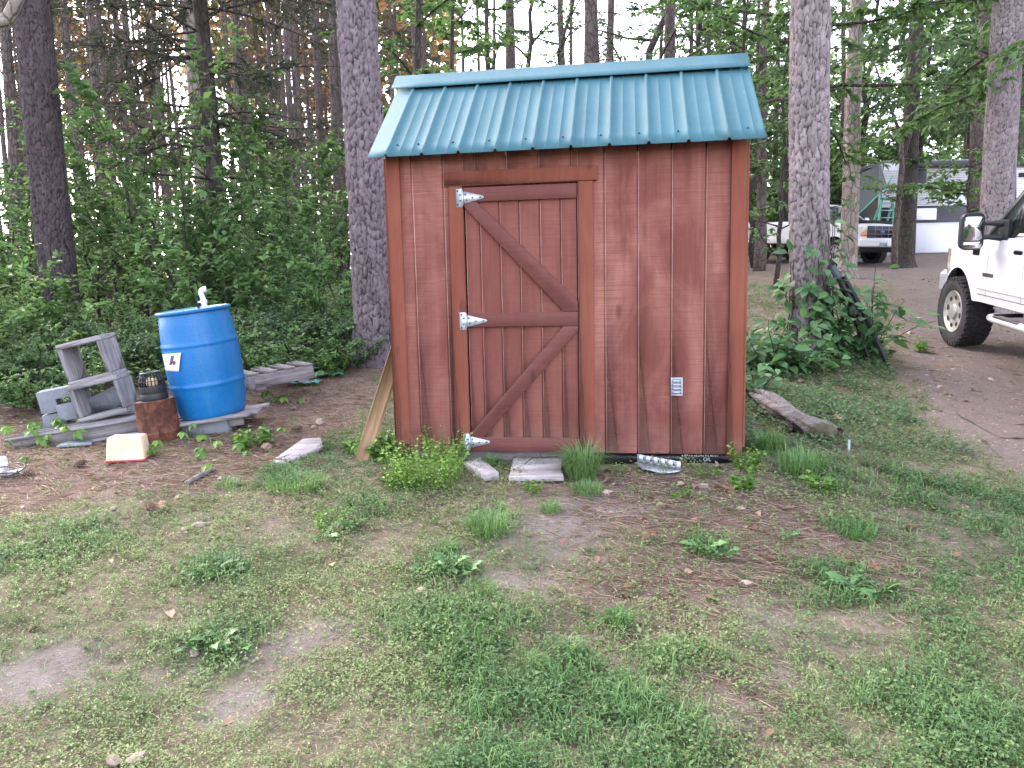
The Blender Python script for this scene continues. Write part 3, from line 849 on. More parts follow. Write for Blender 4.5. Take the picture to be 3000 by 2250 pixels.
# ================================================================== THINGS BY THE SHED
def beam_between(name, a, b, w, t, mat, side=(0, 0, 1), label=None, cat=None):
    """a board of width w and thickness t from a to b; 'side' is roughly the normal of its wide face"""
    a = np.array(a, float); b = np.array(b, float); z = unit(b - a); n = np.array(side, float); n = unit(n - z * (n @ z)); x = np.cross(n, z)
    Mx = np.stack([x, n, z], 1); ln = np.linalg.norm(b - a)
    g = G(); nseg = 6
    g.box((0, 0, ln / 2), (w, t, ln), bev=.004)
    o = g.build(name, M[mat])
    mm = Matrix.Identity(4)
    for i in range(3):
        for j in range(3): mm[i][j] = Mx[i][j]
        mm[i][3] = a[i]
    o.matrix_world = mm
    if label: tag(o, label, cat)
    return o
fo = at(778, 952, 4.99); fo[2] = h1(fo[0], fo[1]) - .015
tp = at(870, 722, 5.17)
beam_between('leaning_plank', fo, tp, .098, .040, 'tanwood', side=(-.25, -1, .35), label='tan wooden plank leaning against the left corner of the red shed', cat='plank')

def slab(name, pts_px, zoff, th, mat, label, cat, tilt=0.0):
    P = np.array([gp(*p) for p in pts_px]); c = P.mean(0)
    g = G(); q = P - c
    g.prism([(a[0], a[1]) for a in q], 0, th, axis='z')
    o = g.build(name, M[mat]); o.location = (c[0], c[1], P[:, 2].max() + zoff)
    o.rotation_euler = (tilt, 0, 0)
    m = o.modifiers.new('bev', 'BEVEL'); m.width = .004; m.segments = 1
    return tag(o, label, cat)
slab('board_offcut', [(577, 1003), (612, 1005), (698, 976), (694, 961), (655, 962)], -.004, .030, 'palewood', 'grey tapered board offcut lying in grass left of the shed', 'board', R_(6))
slab('wood_block', [(1003, 1012), (1046, 1043), (1078, 1036), (1038, 1001)], -.008, .05, 'palewood', 'short weathered wood block lying below the bottom hinge of the door', 'wood block')
plk = thing('doorstep_board', 'cracked pale plank lying flat as a step before the door', 'board', tuple(gp(1160, 1025)))
def child_slab(name, pts_px, zoff, th, mat, root):
    P = np.array([gp(*p) for p in pts_px]); g = G()
    rl = np.array(root.location)
    g.prism([(a[0] - rl[0], a[1] - rl[1]) for a in P], zoff, zoff + th, axis='z')
    o = g.build(name, M[mat], root); m = o.modifiers.new('bev', 'BEVEL'); m.width = .004; m.segments = 1
    return o
child_slab('plank_half', [(1103, 1023), (1212, 1027), (1216, 995), (1112, 990)], .008, .030, 'palewood', plk)
child_slab('plank_half', [(1099, 1042), (1218, 1046), (1212, 1029), (1103, 1025)], .0, .034, 'palewood', plk)
tw = at(1150, 1018, 4.55); tz = float(plk.location[2]) + .056
pts = [gp(1133, 1020), gp(1152, 1012), gp(1170, 1009), gp(1190, 1010), gp(1214, 1006)]
g = G(); g.tube([(p[0], p[1], tz + .004 + .006 * (i % 2)) for i, p in enumerate(pts)], [.003, .004, .0045, .004, .0025], 6)
g.tube([(pts[2][0], pts[2][1], tz + .008), (pts[2][0] - .01, pts[2][1] + .02, tz + .03)], [.0035, .002], 5)
tag(g.build('dead_twig', M['twig'], smooth=True), 'thin dark twig lying on the pale plank before the door', 'twig')
# galvanised slotted angle
c0 = gp(1375, 1003); c1 = gp(1472, 1020)
br = thing('metal_bracket', 'slotted galvanised metal angle lying in straw under the wall vent', 'bracket', tuple((c0 + c1) / 2 + np.array([0, 0, .01])), math.atan2(c1[1] - c0[1], c1[0] - c0[0]))
ln = float(np.linalg.norm(c1 - c0))
g = G()
w5 = ln / 6
for k in range(5):          # the upright flange with its five slots
    x = -ln / 2 + w5 * (k + 1)
    g.box((x, 0, .012), (.012, .003, .016)); g.box((x, 0, .046), (.012, .003, .020))
for k in range(6):
    x = -ln / 2 + w5 * (k + .5)
    g.box((x, 0, .030), (w5 - .012, .003, .052))
g.build('slotted_flange', M['galv'], br)
g = G(); V = []
nn = 9
for k in range(nn):
    x = -ln / 2 + ln * k / (nn - 1); d = [.02, .05, .085, .11, .125, .13, .115, .085, .05][k]
    V += [(x, .0, .004), (x + .01 * math.sin(k), -d, .002 + .006 * math.sin(k * 1.7))]
g.add(V, [(2*k, 2*k+1, 2*k+3, 2*k+2) for k in range(nn - 1)])
o = g.build('flat_flange', M['galv'], br); m = o.modifiers.new('t', 'SOLIDIFY'); m.thickness = .003

# ------------------------------------------------------------------ the blue barrel and its stand
bb = at(462, 893, 6.05)
barrel = thing('blue_barrel', 'leaning blue plastic barrel with white pipe on its lid', 'barrel', tuple(bb), rot=(R_(2.0), R_(-6.2), 0.2))
prof = [(0, 0), (.235, 0), (.248, .012), (.258, .05), (.272, .14), (.281, .235), (.284, .25), (.291, .262), (.291, .274), (.284, .286), (.2845, .30), (.289, .42), (.288, .53), (.284, .565), (.284, .57), (.2905, .583), (.2905, .595), (.283, .608), (.281, .62), (.274, .72), (.266, .79), (.258, .815), (.257, .828)]
g = G(); g.lathe(prof, 56); g.build('barrel_body', M['barrel'], barrel, smooth='auto')
g = G(); g.lathe([(.257, .826), (.272, .829), (.281, .838), (.2825, .848), (.278, .856), (.262, .859), (.25, .852), (.24, .846), (0, .848)], 56); g.build('barrel_lid', M['barrel'], barrel, smooth='auto')
pp = empty('fill_pipe', (.085, .02, .848)); pp.parent = barrel
g = G(); g.tube([(0, 0, 0), (0, 0, .055)], .021, 16); g.tube([(0, 0, .042), (0, 0, .066)], .027, 16)
g.tube([(0, 0, .066), (0, 0, .075), (-.004, 0, .10), (-.008, 0, .118), (.0, 0, .138), (.018, 0, .147), (.036, 0, .146)], [.019, .020, .0195, .021, .0225, .0225, .0225], 16)
g.build('pipe_elbow', M['white'], pp, smooth='auto')
g = G(); g.tube([(-.02, -.004, .052), (-.045, -.004, .054)], .007, 8, mi=0); g.box((-.047, 0, .056), (.014, .022, .05), mi=1, bev=.004); g.box((-.05, .02, .03), (.016, .02, .075), mi=1, bev=.004)
g.build('valve_handle', [M['white'], M['black']], pp)
# the torn paper label: bent round the barrel face
lab = empty('paper_label'); lab.parent = barrel
def onbarrel(th, z, off=.004):
    r = np.interp(z, [p[1] for p in prof[1:]], [p[0] for p in prof[1:]]) + off
    return (r * math.cos(th), r * math.sin(th), z)
th0 = R_(213)
def patch(outline, off, name, mat, parent, n=7):
    """outline: quad corners (s,t) in metres along / up the barrel face"""
    (a, b, c, d) = [np.array(q, float) for q in outline]
    V = []; F = []
    for j in range(n):
        for i in range(n):
            x, y = i / (n - 1), j / (n - 1)
            p = (a * (1 - x) + b * x) * (1 - y) + (d * (1 - x) + c * x) * y
            curl = .012 * max(0, x - .75) ** 2 * 16 * off[1] + .008 * (x < .15) * off[1]
            V.append(onbarrel(th0 + p[0] / .285, p[1], off[0] + curl))
    F = [(j*n+i, j*n+i+1, (j+1)*n+i+1, (j+1)*n+i) for j in range(n-1) for i in range(n-1)]
    g = G(); g.add(V, F); o = g.build(name, mat, parent, smooth=True)
    m = o.modifiers.new('t', 'SOLIDIFY'); m.thickness = .0012; return o
M['paper'] = m_plain('white_paper', (.70, .69, .73), .7, 0, .06, 25)
M['brownprint'] = m_plain('brown_print', (.115, .075, .085), .7, 0, .25, 60)
M['greyprint'] = m_plain('grey_print', (.48, .47, .50), .7, 0, .1, 60)
patch([(.0, .415), (.150, .405), (.196, .548), (-.006, .545)], (.003, 1), 'paper_sheet', M['paper'], lab, 10)
def pr(q, mat=M['brownprint']): patch(q, (.0055, 0), 'label_print', mat, lab, 4)
pr([(.058, .462), (.086, .462), (.128, .525), (.100, .535)]); pr([(.108, .455), (.134, .478), (.100, .506), (.083, .495)])
for k in range(5): pr([(.132, .485 + k * .011), (.158 + k * .003, .485 + k * .011), (.158 + k * .003, .490 + k * .011), (.132, .490 + k * .011)], M['greyprint'])
# timber platform and concrete block under the barrel
st = thing('barrel_platform', 'weathered board platform under the blue barrel', 'platform', tuple(bb - np.array([0, 0, .0])), .1)
for k, (x, w, dx_) in enumerate(((-.23, .135, -.02), (-.08, .14, .02), (.07, .135, .0), (.22, .14, .03))):
    g = G(); g.box((.0 + dx_, x, -.022), (.72, w, .024), bev=.003, rot=rotm(0, R_(-7), 0)); g.build('deck_board', M['greywood'], st)
for y in (-.15, .22):
    g = G(); g.box((-.03, y, -.075), (.60, .06, .07), bev=.004, rot=rotm(0, R_(-7), 0)); g.build('stringer', M['greywood'], st)
c = gp(438, 940)
g = G(); g.box((0, 0, .045), (.36, .19, .12), bev=.006)
o = tag(g.build('concrete_block', M['concrete']), 'concrete block half sunk under the front of the barrel platform', 'concrete block'); o.location = (c[0], c[1] + .12, c[2]); o.rotation_euler = (0, R_(-3), .1)

# ------------------------------------------------------------------ rusty can with black strainer
cb = gp(350, 952)
can = thing('rusty_can', 'rusty brown steel can standing in front of the blue barrel', 'can', tuple(cb - np.array([0, 0, .03])), rot=(R_(1), R_(-5), 0))
g = G(); g.lathe([(0, 0), (.150, 0), (.153, .01), (.150, .02), (.147, .09), (.150, .10), (.153, .105), (.150, .11), (.146, .12), (.143, .34), (.146, .345), (.146, .352), (.141, .356), (.136, .350)], 40); g.build('can_body', M['rust'], can, smooth='auto')
g = G(); g.lathe([(.139, .349), (.10, .352), (0, .353)], 40); g.build('can_top', m_plain('dark_scuffed_top', (.10, .11, .12), .6, 0, .3, 12), can)
st_ = thing('drain_strainer', 'black slatted drain strainer sitting on the rusty can', 'strainer', tuple(cb + np.array([-.03, 0, .323])), rot=(R_(1), R_(-5), 0))
g = G(); g.lathe([(.0, .004), (.098, .0), (.1, .01), (.098, .045), (.096, .05), (.098, .055), (.094, .105), (.088, .108), (.086, .10), (.09, .02), (0, .015)], 36); g.build('strainer_cup', M['black'], st_, smooth='auto')
for k in range(22):
    a = 2 * PI * k / 22
    g = G(); ca, sa = math.cos(a), math.sin(a)
    g.tube([(.090 * ca, .090 * sa, .10), (.086 * ca, .086 * sa, .15), (.068 * ca, .068 * sa, .205)], [.0042, .004, .0038], 5); g.build('strainer_bar', M['black'], st_)
for z, r in ((.145, .086), (.178, .078)):
    g = G(); a = np.linspace(0, 2 * PI, 25); g.tube([(r * math.cos(t), r * math.sin(t), z) for t in a], .003, 5, cap=False); g.build('strainer_ring', M['black'], st_)
g = G(); g.lathe([(.074, .20), (.076, .208), (.070, .213), (.045, .213), (.04, .208), (.045, .204), (.07, .204)], 30); g.build('strainer_rim', M['black'], st_, smooth='auto')
for k, (x, y) in enumerate(((-.012, -.03), (.022, -.035))):
    g = G(); g.lathe([(0, 0), (.02, .006), (.026, .022), (.025, .05), (.016, .066), (0, .07)], 12, c=(x, y, .10)); o = g.build('tan_pod', M['cream'], None, smooth=True)
    o.location = st_.location; tag(o, 'tan rounded lump, %s of the two inside the black strainer' % ('left' if k == 0 else 'right'), 'pod', 'tan lumps in the strainer')

# ------------------------------------------------------------------ weathered box frames, blocks, pallet
def box_frame(pxc, Y, w, h, d, roll, yaw_, label):
    c = at(pxc[0], pxc[1], Y)
    r = thing('box_frame', label, 'wooden frame', tuple(c), rot=(R_(2), -roll, yaw_), group='weathered wooden box frames')
    t = .040
    for z, ww, dx_ in ((h / 2 - t / 2, w, 0), (-h / 2 + t / 2, w, .0)):
        g = G(); g.box((dx_, 0, z), (ww, d, t), bev=.004); g.build('frame_board', M['greywood'], r)
    for x in (-w / 2 + t / 2, w / 2 - t / 2):
        g = G(); g.box((x, 0, 0), (t, d - .006, h - 2 * t - .001), bev=.004); g.build('frame_board', M['greywood_v'], r)
    return r
box_frame((199, 776), 6.12, .36, .345, .26, R_(12.5), R_(2), 'weathered wooden box frame, upper one of the leaning pair')
box_frame((226, 857), 6.10, .40, .315, .26, R_(12.0), R_(3), 'weathered wooden box frame, lower one of the leaning pair')
def conc(pts, d, pxc, Y, yaw_, label, name='concrete_block', roll=0):
    c = at(pxc[0], pxc[1], Y)
    g = G(); g.prism(pts, -d / 2, d / 2); o = g.build(name, M['concrete']); o.location = c; o.rotation_euler = (0, roll, yaw_)
    m = o.modifiers.new('b', 'BEVEL'); m.width = .005; m.segments = 2; m.limit_method = 'ANGLE'
    return tag(o, label, 'concrete block', 'grey concrete blocks beside the box frames')
conc([(-.16, -.065), (-.035, -.065), (-.035, .03), (.155, .03), (.155, .11), (-.16, .11)], .2, (137, 865), 6.18, R_(22), 'step shaped grey concrete block topping the pile left of the box frames', roll=R_(-9))
conc([(-.10, -.07), (.10, -.07), (.10, .067), (-.10, .067)], .2, (158, 884), 6.17, R_(22), 'square grey concrete block under the step shaped block, right of the pair', roll=R_(-9))
conc([(-.09, -.06), (.08, -.06), (.08, .06), (-.09, .06)], .2, (125, 905), 6.2, R_(22), 'dark grey concrete block lowest in the pile left of the box frames', roll=R_(-9))
cc = at(240, 868, 6.28)
cb_ = thing('hollow_block', 'hollow grey cinder block seen through the lower box frame', 'cinder block', tuple(cc), rot=(R_(-20), R_(-24), R_(30)))
for x, w in ((-.13, .03), (0, .03), (.13, .03)):
    g = G(); g.box((x, 0, 0), (w, .13, .17), bev=.003); g.build('block_web', M['concrete'], cb_)
for y in (-.08, .08):
    g = G(); g.box((0, y, 0), (.29, .03, .17), bev=.003); g.build('block_face', M['concrete'], cb_)
pl = gp(200, 935)
pal = thing('wooden_pallet', 'old grey wooden pallet under the box frames and blocks', 'pallet', tuple(at(205, 905, 6.1) - np.array([0, 0, .02])), rot=(0, R_(-7), R_(10)))
for k in range(5):
    g = G(); g.box((-.02 + .03 * (k % 2), -.28 + k * .14, 0), (1.05, .105, .02), bev=.003); g.build('deck_board', M['greywood'], pal)
for y in (-.28, .02, .28):
    g = G(); g.box((0, y, -.055), (1.02, .04, .085), bev=.003); g.build('stringer', M['greywood'], pal)
g = G(); g.box((-.05, -.30, -.11), (1.0, .10, .02), bev=.003); g.build('bottom_board', M['greywood'], pal)
# old pallet right of the barrel
p0 = at(535, 828, 6.55)
op = thing('wooden_pallet', 'old grey pallet sticking out right of the blue barrel', 'pallet', tuple(p0), rot=(0, R_(-5), R_(38)))
for y in (0, .18, .36):
    g = G(); g.box((.30, y, 0), (.62, .038, .115), bev=.003); g.build('stringer', M['greywood'], op)
for k in range(4):
    g = G(); g.box((.05 + k * .17, .18, .0685), (.10, .40, .019), bev=.003); g.build('deck_board', M['greywood'], op)
g = G(); g.box((.01, -.024, -.005), (.09, .012, .105), bev=.002); g.build('end_board', M['greywood_v'], op)
for k in range(2):
    g = G(); g.box((.1 + k * .4, .18, -.0685), (.10, .40, .019), bev=.003); g.build('bottom_board', M['greywood'], op)
# teal offcuts
for k, (pp_, Y, ln, rz, lab_) in enumerate((((700, 800), 7.5, .42, .25, 'teal metal roofing strip, farthest of those by the grey pallet'), ((705, 815), 7.1, .34, .15, 'teal metal roofing strip, middle one of those by the grey pallet'), ((655, 833), 6.7, .34, -.1, 'dark teal metal roofing strip poking from under the grey pallet'))):
    c = gp(*pp_)
    g = G(); nx_ = 9; V = []
    for i in range(nx_):
        x = -ln / 2 + ln * i / (nx_ - 1); z = .012 * (i % 3 == 1)
        V += [(x, -.07, z + .03), (x, .07, z + .045)]
    g.add(V, [(2*i, 2*i+1, 2*i+3, 2*i+2) for i in range(nx_-1)])
    o = g.build('metal_offcut', M['teal']); o.location = c; o.rotation_euler = (0, 0, rz); m = o.modifiers.new('t', 'SOLIDIFY'); m.thickness = .003
    tag(o, lab_, 'metal strip', 'teal roofing offcuts')
# ------------------------------------------------------------------ cream tub
tc = gp(279, 992)
tub = thing('cream_tub', 'upside down cream plastic tub with red rim on the pine straw', 'tub', tuple(tc), rz=R_(8))
def tubring(w, d, z, r=.02, n=5):
    P = []
    for sx, sy, a0 in ((1, 1, 0), (-1, 1, PI / 2), (-1, -1, PI), (1, -1, 1.5 * PI)):
        for k in range(n):
            a = a0 + (PI / 2) * k / (n - 1); P.append((sx * (w / 2 - r) + r * math.cos(a), sy * (d / 2 - r) + r * math.sin(a), z))
    return P
def loft(g, rings, mi=0, cap=True):
    n = len(rings[0]); V = [p for r in rings for p in r]
    g.add(V, [(k*n+i, k*n+(i+1) % n, (k+1)*n+(i+1) % n, (k+1)*n+i) for k in range(len(rings)-1) for i in range(n)], .5, mi)
    if cap:
        g.caps.append(list(range(g.n - n, g.n))); g.capm.append(mi)
    return g
g = loft(G(), [tubring(.250, .17, .014), tubring(.246, .166, .02), tubring(.222, .142, .155), tubring(.212, .132, .164)]); g.build('tub_body', M['cream'], tub, smooth='auto')
g = loft(G(), [tubring(.264, .184, .0), tubring(.268, .188, .006), tubring(.262, .182, .0135)]); g.build('tub_rim', M['redplastic'], tub, smooth='auto')
g = loft(G(), [tubring(.205, .125, .1645), tubring(.203, .123, .166)]); g.build('tub_base', M['creamtop'], tub)
# slate, white scraps and cable at the left edge
slab('slate_piece', [(122, 972), (200, 966), (198, 954), (150, 956)], .0, .018, 'slate', 'flat blue grey slate lying in straw before the box frames', 'slate')
wc = gp(2, 1027)
wb = thing('white_container', 'white plastic container lying at the left edge of the straw', 'container', tuple(wc + np.array([-.09, 0, 0])), .2)
g = loft(G(), [tubring(.22, .13, .0), tubring(.22, .13, .10), tubring(.205, .115, .115)]); g.build('container_body', M['white'], wb, smooth='auto')
g = G(); g.tube([(.11, 0, .06), (.125, 0, .06)], .022, 12); g.build('container_cap', M['white'], wb)
a = gp(18, 1030); b = gp(50, 1023)
g = G(); g.tube([a + [0, 0, .02], b + [0, 0, .02]], .0165, 14); tag(g.build('pvc_pipe', M['white'], smooth='auto'), 'short white pipe lying beside the white container', 'pipe')
g = G(); q = gp(10, 1040); aa = np.linspace(0, 4.5 * PI, 46)
g.tube([(q[0] + .085 * math.cos(t) + .004 * t, q[1] + .05 * math.sin(t), q[2] + .03 + .055 * max(0, math.sin(t * .5 + .6)) + .002 * t) for t in aa], .0045, 7)
tag(g.build('black_cable', M['black'], smooth=True), 'coiled black cable lying over the white container', 'cable')
# stick
pts = [gp(402, 1049), gp(420, 1040), gp(440, 1030), gp(463, 1020)]
g = G(); g.tube([p + [0, 0, .018] for p in pts], [.012, .018, .019, .015], 8, wob=.3); tag(g.build('fallen_stick', M['logwood'], smooth=True), 'short thick fallen stick at the edge of straw and grass', 'stick')
pts = [gp(905, 1270 + 0), gp(845, 1318), gp(812, 1345), gp(803, 1362)]
g = G(); g.tube([p + [0, 0, .008] for p in pts], [.003, .005, .006, .004], 6, wob=.3); tag(g.build('fallen_stick', M['twig'], smooth=True), 'thin bent dark stick in the foreground grass', 'stick')

# ------------------------------------------------------------------ log, drip edge, little pipe right of the shed
la = gp(1790, 958); lb_ = gp(1640, 880)
la = la + np.array([-.02, .05, .045]); lb_ = lb_ + np.array([.0, .05, .065])
log = thing('rotting_log', 'split grey rotting log with mossy cut end right of the shed', 'log', tuple(la))
d = lb_ - la; ln = np.linalg.norm(d)
def rough_log(a, b, r0, r1, seed, n=30, m=30, mat='logwood', ragged=.12):
    a = np.array(a, float); b = np.array(b, float); z = unit(b - a); x = unit(np.cross(z, [0, 0, 1.0])); y = np.cross(z, x)
    V = []; L_ = np.linalg.norm(b - a)
    for i in range(m):
        t = i / (m - 1)
        for j in range(n):
            th = 2 * PI * j / n
            ridge = fbm(np.array([j * 1.15 + seed * 7.0]), np.array([t * 2.2 + seed]), seed, 3)[0] - .5
            r = (r0 + (r1 - r0) * t) * (1 + ridge * .95 + .13 * math.sin(3 * th + seed) + .16 * (hash2(np.array([j]), np.array([seed]), 4)[0] - .5) + .10 * math.sin(t * 7 + seed + 2 * th))
            tt = t
            if i > m - 4: tt = t + (fbm(np.array([j * 1.3]), np.array([seed * 3.]), seed + 5, 2)[0] - .6) * ragged * (i - m + 4) / 3
            if i == m - 1: r *= .45
            V.append(a + z * L_ * tt + x * r * 1.12 * math.cos(th) + y * r * .74 * math.sin(th))
    g = G(); g.add(V, [(i*n+j, i*n+(j+1) % n, (i+1)*n+(j+1) % n, (i+1)*n+j) for i in range(m-1) for j in range(n)])
    g.caps.append(list(range((m-1)*n, m*n))); g.capm.append(0)
    return g
z3 = np.zeros(3)
o = rough_log(z3, d * 1.0 + [0, .01, .045], .098, .062, 3, ragged=.5).build('log_half', M['logwood'], log, smooth=True)
o = rough_log(d * .30 + [-.02, -.09, .0], d * .96 + [-.03, -.15, -.02], .075, .05, 8, ragged=.5).build('log_half', M['logwood'], log, smooth=True)
rough_log(d * .45 + [.02, .09, -.02], d * 1.08 + [.05, .14, -.03], .045, .03, 14, ragged=.5).build('log_splinter', M['logwood'], log, smooth=True)
g = G(); zd = -unit(d); xx = unit(np.cross(zd, [0, 0, 1.0])); yy = np.cross(zd, xx)
V = []
for i, (q, t_) in enumerate(((1.03, -.03), (1.0, .004), (.8, .03), (.45, .05), (.12, .045))):
    for j in range(16):
        a_j = 2 * PI * j / 16; rr_ = .104 * q * (1 + .18 * (fbm(np.array([j * .9]), np.array([i * .8]), 12, 2)[0] - .5))
        V.append(zd * (t_ - .05 * math.sin(a_j) * (1 if i else .3)) + (xx * math.cos(a_j) + yy * math.sin(a_j) * .88) * rr_)
g.add(V, [(i*16+j, i*16+(j+1) % 16, (i+1)*16+(j+1) % 16, (i+1)*16+j) for i in range(4) for j in range(16)]); g.caps.append(list(range(64, 80))); g.capm.append(0); g.build('mossy_end', M['moss'], log, smooth=True)
a = gp(1762, 902); b = gp(1874, 921)
beam_between('drip_strip', a + [0, .02, .03], b + [0, .02, .025], .055, .018, 'black', (0, -.4, 1), 'flat black plastic strip lying in grass behind the log', 'plastic strip')
q = gp(1832, 994)
g = G(); g.tube([q, q + [.002, 0, .135]], .0085, 8, mi=0); g.tube([q + [0, 0, -.03], q + [0, 0, .03]], .007, 8, mi=1); tag(g.build('marker_pipe', [M['alum'], M['black']]), 'thin grey pipe standing upright in grass right of the log', 'pipe')
# dark folded bundle leaning on the right pine
bd = thing('folded_tripod', 'dark folded tripod legs leaning on the ivy covered pine', 'tripod', tuple(gp(1922, 796)))
bl = np.array(bd.location); top = at(1797, 575, 8.0) - bl
g = G(); g.tube([(0, 0, 0), top * .33, top * .66, top], [.020, .026, .036, .030], 10); g.build('leg', M['black'], bd, smooth='auto')
g = G(); g.tube([(-.16, .12, .08), top * .5 + [-.03, .06, 0], top * .98 + [.07, .06, -.04]], [.018, .028, .034], 10); g.build('leg', M['black'], bd, smooth='auto')
g = G(); g.tube([(-.05, -.1, .02), top * .5 + [.03, -.03, .03], top * .9 + [.06, -.02, 0]], [.016, .022, .026], 10); g.build('leg', M['black'], bd, smooth='auto')
g = G(); g.tube([top * .88, top * 1.0], .04, 10); g.build('collar', M['badge_dark'], bd, smooth='auto')
g = G(); g.tube([top * .52 + [-.05, 0, 0], top * .60 + [-.05, 0, 0]], .062, 12); g.build('hub', M['black'], bd, smooth='auto')

# ================================================================== VEHICLES
def m_paint():
    t = NT('white_car_paint'); v = t.coord((1, 1, 1)); n = t.noise(v, 2.2, 5, .6); sp = t.noise(v, 30, 4, .65)
    sepz = t.n('ShaderNodeSeparateXYZ'); t.l(v, sepz.inputs[0])
    low = t.math('MULTIPLY', t.math('SUBTRACT', .86, sepz.outputs[2]), 3.0, clamp=True)      # road dirt thrown up on the sills
    low = t.math('MULTIPLY', low, t.ramp(t.math('ADD', t.math('MULTIPLY', n, .6), t.math('MULTIPLY', sp, .4)), [(.36, 0.15), (.62, 1.0)]))
    c = t.mix(t.math('MULTIPLY', low, .5), (.62, .63, .67), (.38, .30, .23))
    c = t.mix(t.math('MULTIPLY', t.ramp(n, [(.45, 0.0), (.7, 1.0)]), .12), c, (.55, .50, .46))
    return t.pbr(c, .3, None, 0, .5, .5)
M['paint'] = m_paint()
M['glass'] = m_plain('dark_window_glass', (.012, .018, .018), .16, 0, .05, 3, .6)
M['mirror'] = m_plain('mirror_glass', (.75, .78, .82), .14, 1.0, .02, 3)
M['rubber'] = m_plain('tyre_rubber', (.035, .034, .036), .8, 0, .3, 14, .25, bump=.004)
M['rim'] = m_plain('alloy_rim', (.42, .41, .40), .42, .6, .2, 18)
M['rimhole'] = m_plain('rim_opening', (.012, .011, .011), .8)
M['under'] = m_plain('underbody', (.012, .012, .012), .9)
M['trimblk'] = m_plain('black_trim', (.02, .022, .026), .42)
M['badge'] = m_plain('grey_badge', (.22, .20, .21), .45, .3)
M['amber'] = m_plain('amber_lens', (.75, .22, .02), .3)
M['lamp'] = m_plain('headlamp_lens', (.72, .62, .46), .22)
M['tail'] = m_plain('red_lens', (.28, .015, .02), .3)
M['chrome'] = m_plain('dull_chrome', (.52, .54, .57), .34, .8, .1, 20)
M['plate'] = m_plain('plate_metal', (.42, .42, .45), .5, .2, .15, 90)
M['ink'] = m_plain('plate_ink', (.06, .06, .08), .6)
M['blueoval'] = m_plain('blue_emblem', (.05, .09, .2), .3)

def wheel(root, pos, r, w, side, spokes=8, rimr=.60, steer=0.0):
    wh = empty('wheel', pos); wh.parent = root; wh.rotation_euler = (0, 0, steer)
    prof = [(r * rimr, -w * .42), (r * .70, -w * .49), (r * .86, -w * .5), (r * .955, -w * .46), (r * .985, -w * .38), (r * .985, w * .38), (r * .955, w * .46), (r * .86, w * .5), (r * .70, w * .49), (r * rimr, w * .42)]
    n = 56
    def ring(pr, g, mi=0):
        a = np.linspace(0, 2 * PI, n, endpoint=False); V = np.zeros((len(pr), n, 3))
        for i, (rr, y) in enumerate(pr):
            V[i, :, 0] = rr * np.cos(a); V[i, :, 2] = rr * np.sin(a); V[i, :, 1] = y
        g.add(V.reshape(-1, 3), [(i*n+(j+1) % n, i*n+j, (i+1)*n+j, (i+1)*n+(j+1) % n) for i in range(len(pr)-1) for j in range(n)], .5, mi)
    g = G(); ring(prof, g)
    nl = 34
    for k in range(nl):
        a = 2 * PI * (k + .5) / nl
        for y, off, ww in ((-w * .36, 0, .26), (-w * .12, .5, .22), (w * .12, 0, .22), (w * .36, .5, .26)):
            aa = a + off * 2 * PI / nl
            Rm = rotm(0, -aa + PI / 2, 0)
            g.box((r * .988 * math.cos(aa), y, r * .988 * math.sin(aa)), (2 * PI * r / nl * .70, w * ww * .86, r * .05), rot=Rm, bev=.004)
        for y in (-w * .47, w * .47):
            Rm = rotm(0, -a + PI / 2, 0)
            g.box((r * .93 * math.cos(a), y, r * .93 * math.sin(a)), (2 * PI * r / nl * .55, w * .06, r * .085), rot=Rm)
    g.build('tyre', M['rubber'], wh, smooth='auto')
    g = G(); s = side
    rr = r * rimr
    pr = [(rr * 1.02, s * w * .43), (rr * 1.0, s * w * .46), (rr * .95, s * w * .45), (rr * .90, s * w * .415), (rr * .55, s * w * .385), (rr * .36, s * w * .39), (rr * .32, s * w * .46), (rr * .2, s * w * .48), (0.001, s * w * .48)]
    if s < 0: pr = pr
    ring(pr, g)
    g.build('rim', M['rim'], wh, smooth='auto')
    g = G()
    for k in range(spokes):
        a = 2 * PI * k / spokes + .2
        cx, cz = rr * .70 * math.cos(a), rr * .70 * math.sin(a)
        q = [(cx + rr * .105 * math.cos(t) * math.cos(a) - rr * .15 * math.sin(t) * math.sin(a), s * w * .41, cz + rr * .105 * math.cos(t) * math.sin(a) + rr * .15 * math.sin(t) * math.cos(a)) for t in np.linspace(0, 2 * PI, 12, endpoint=False)]
        b = g.n; g.add(q, np.zeros((0, 3), int)); g.caps.append(list(range(b, b + 12)) if s < 0 else list(range(b, b + 12))[::-1]); g.capm.append(0)
    g.build('rim_opening', M['rimhole'], wh)
    g = G(); g.tube([(0, -w * .4 * s, 0), (0, s * w * .1, 0)], rr * .9, 20); g.build('brake_drum', M['under'], wh)
    return wh

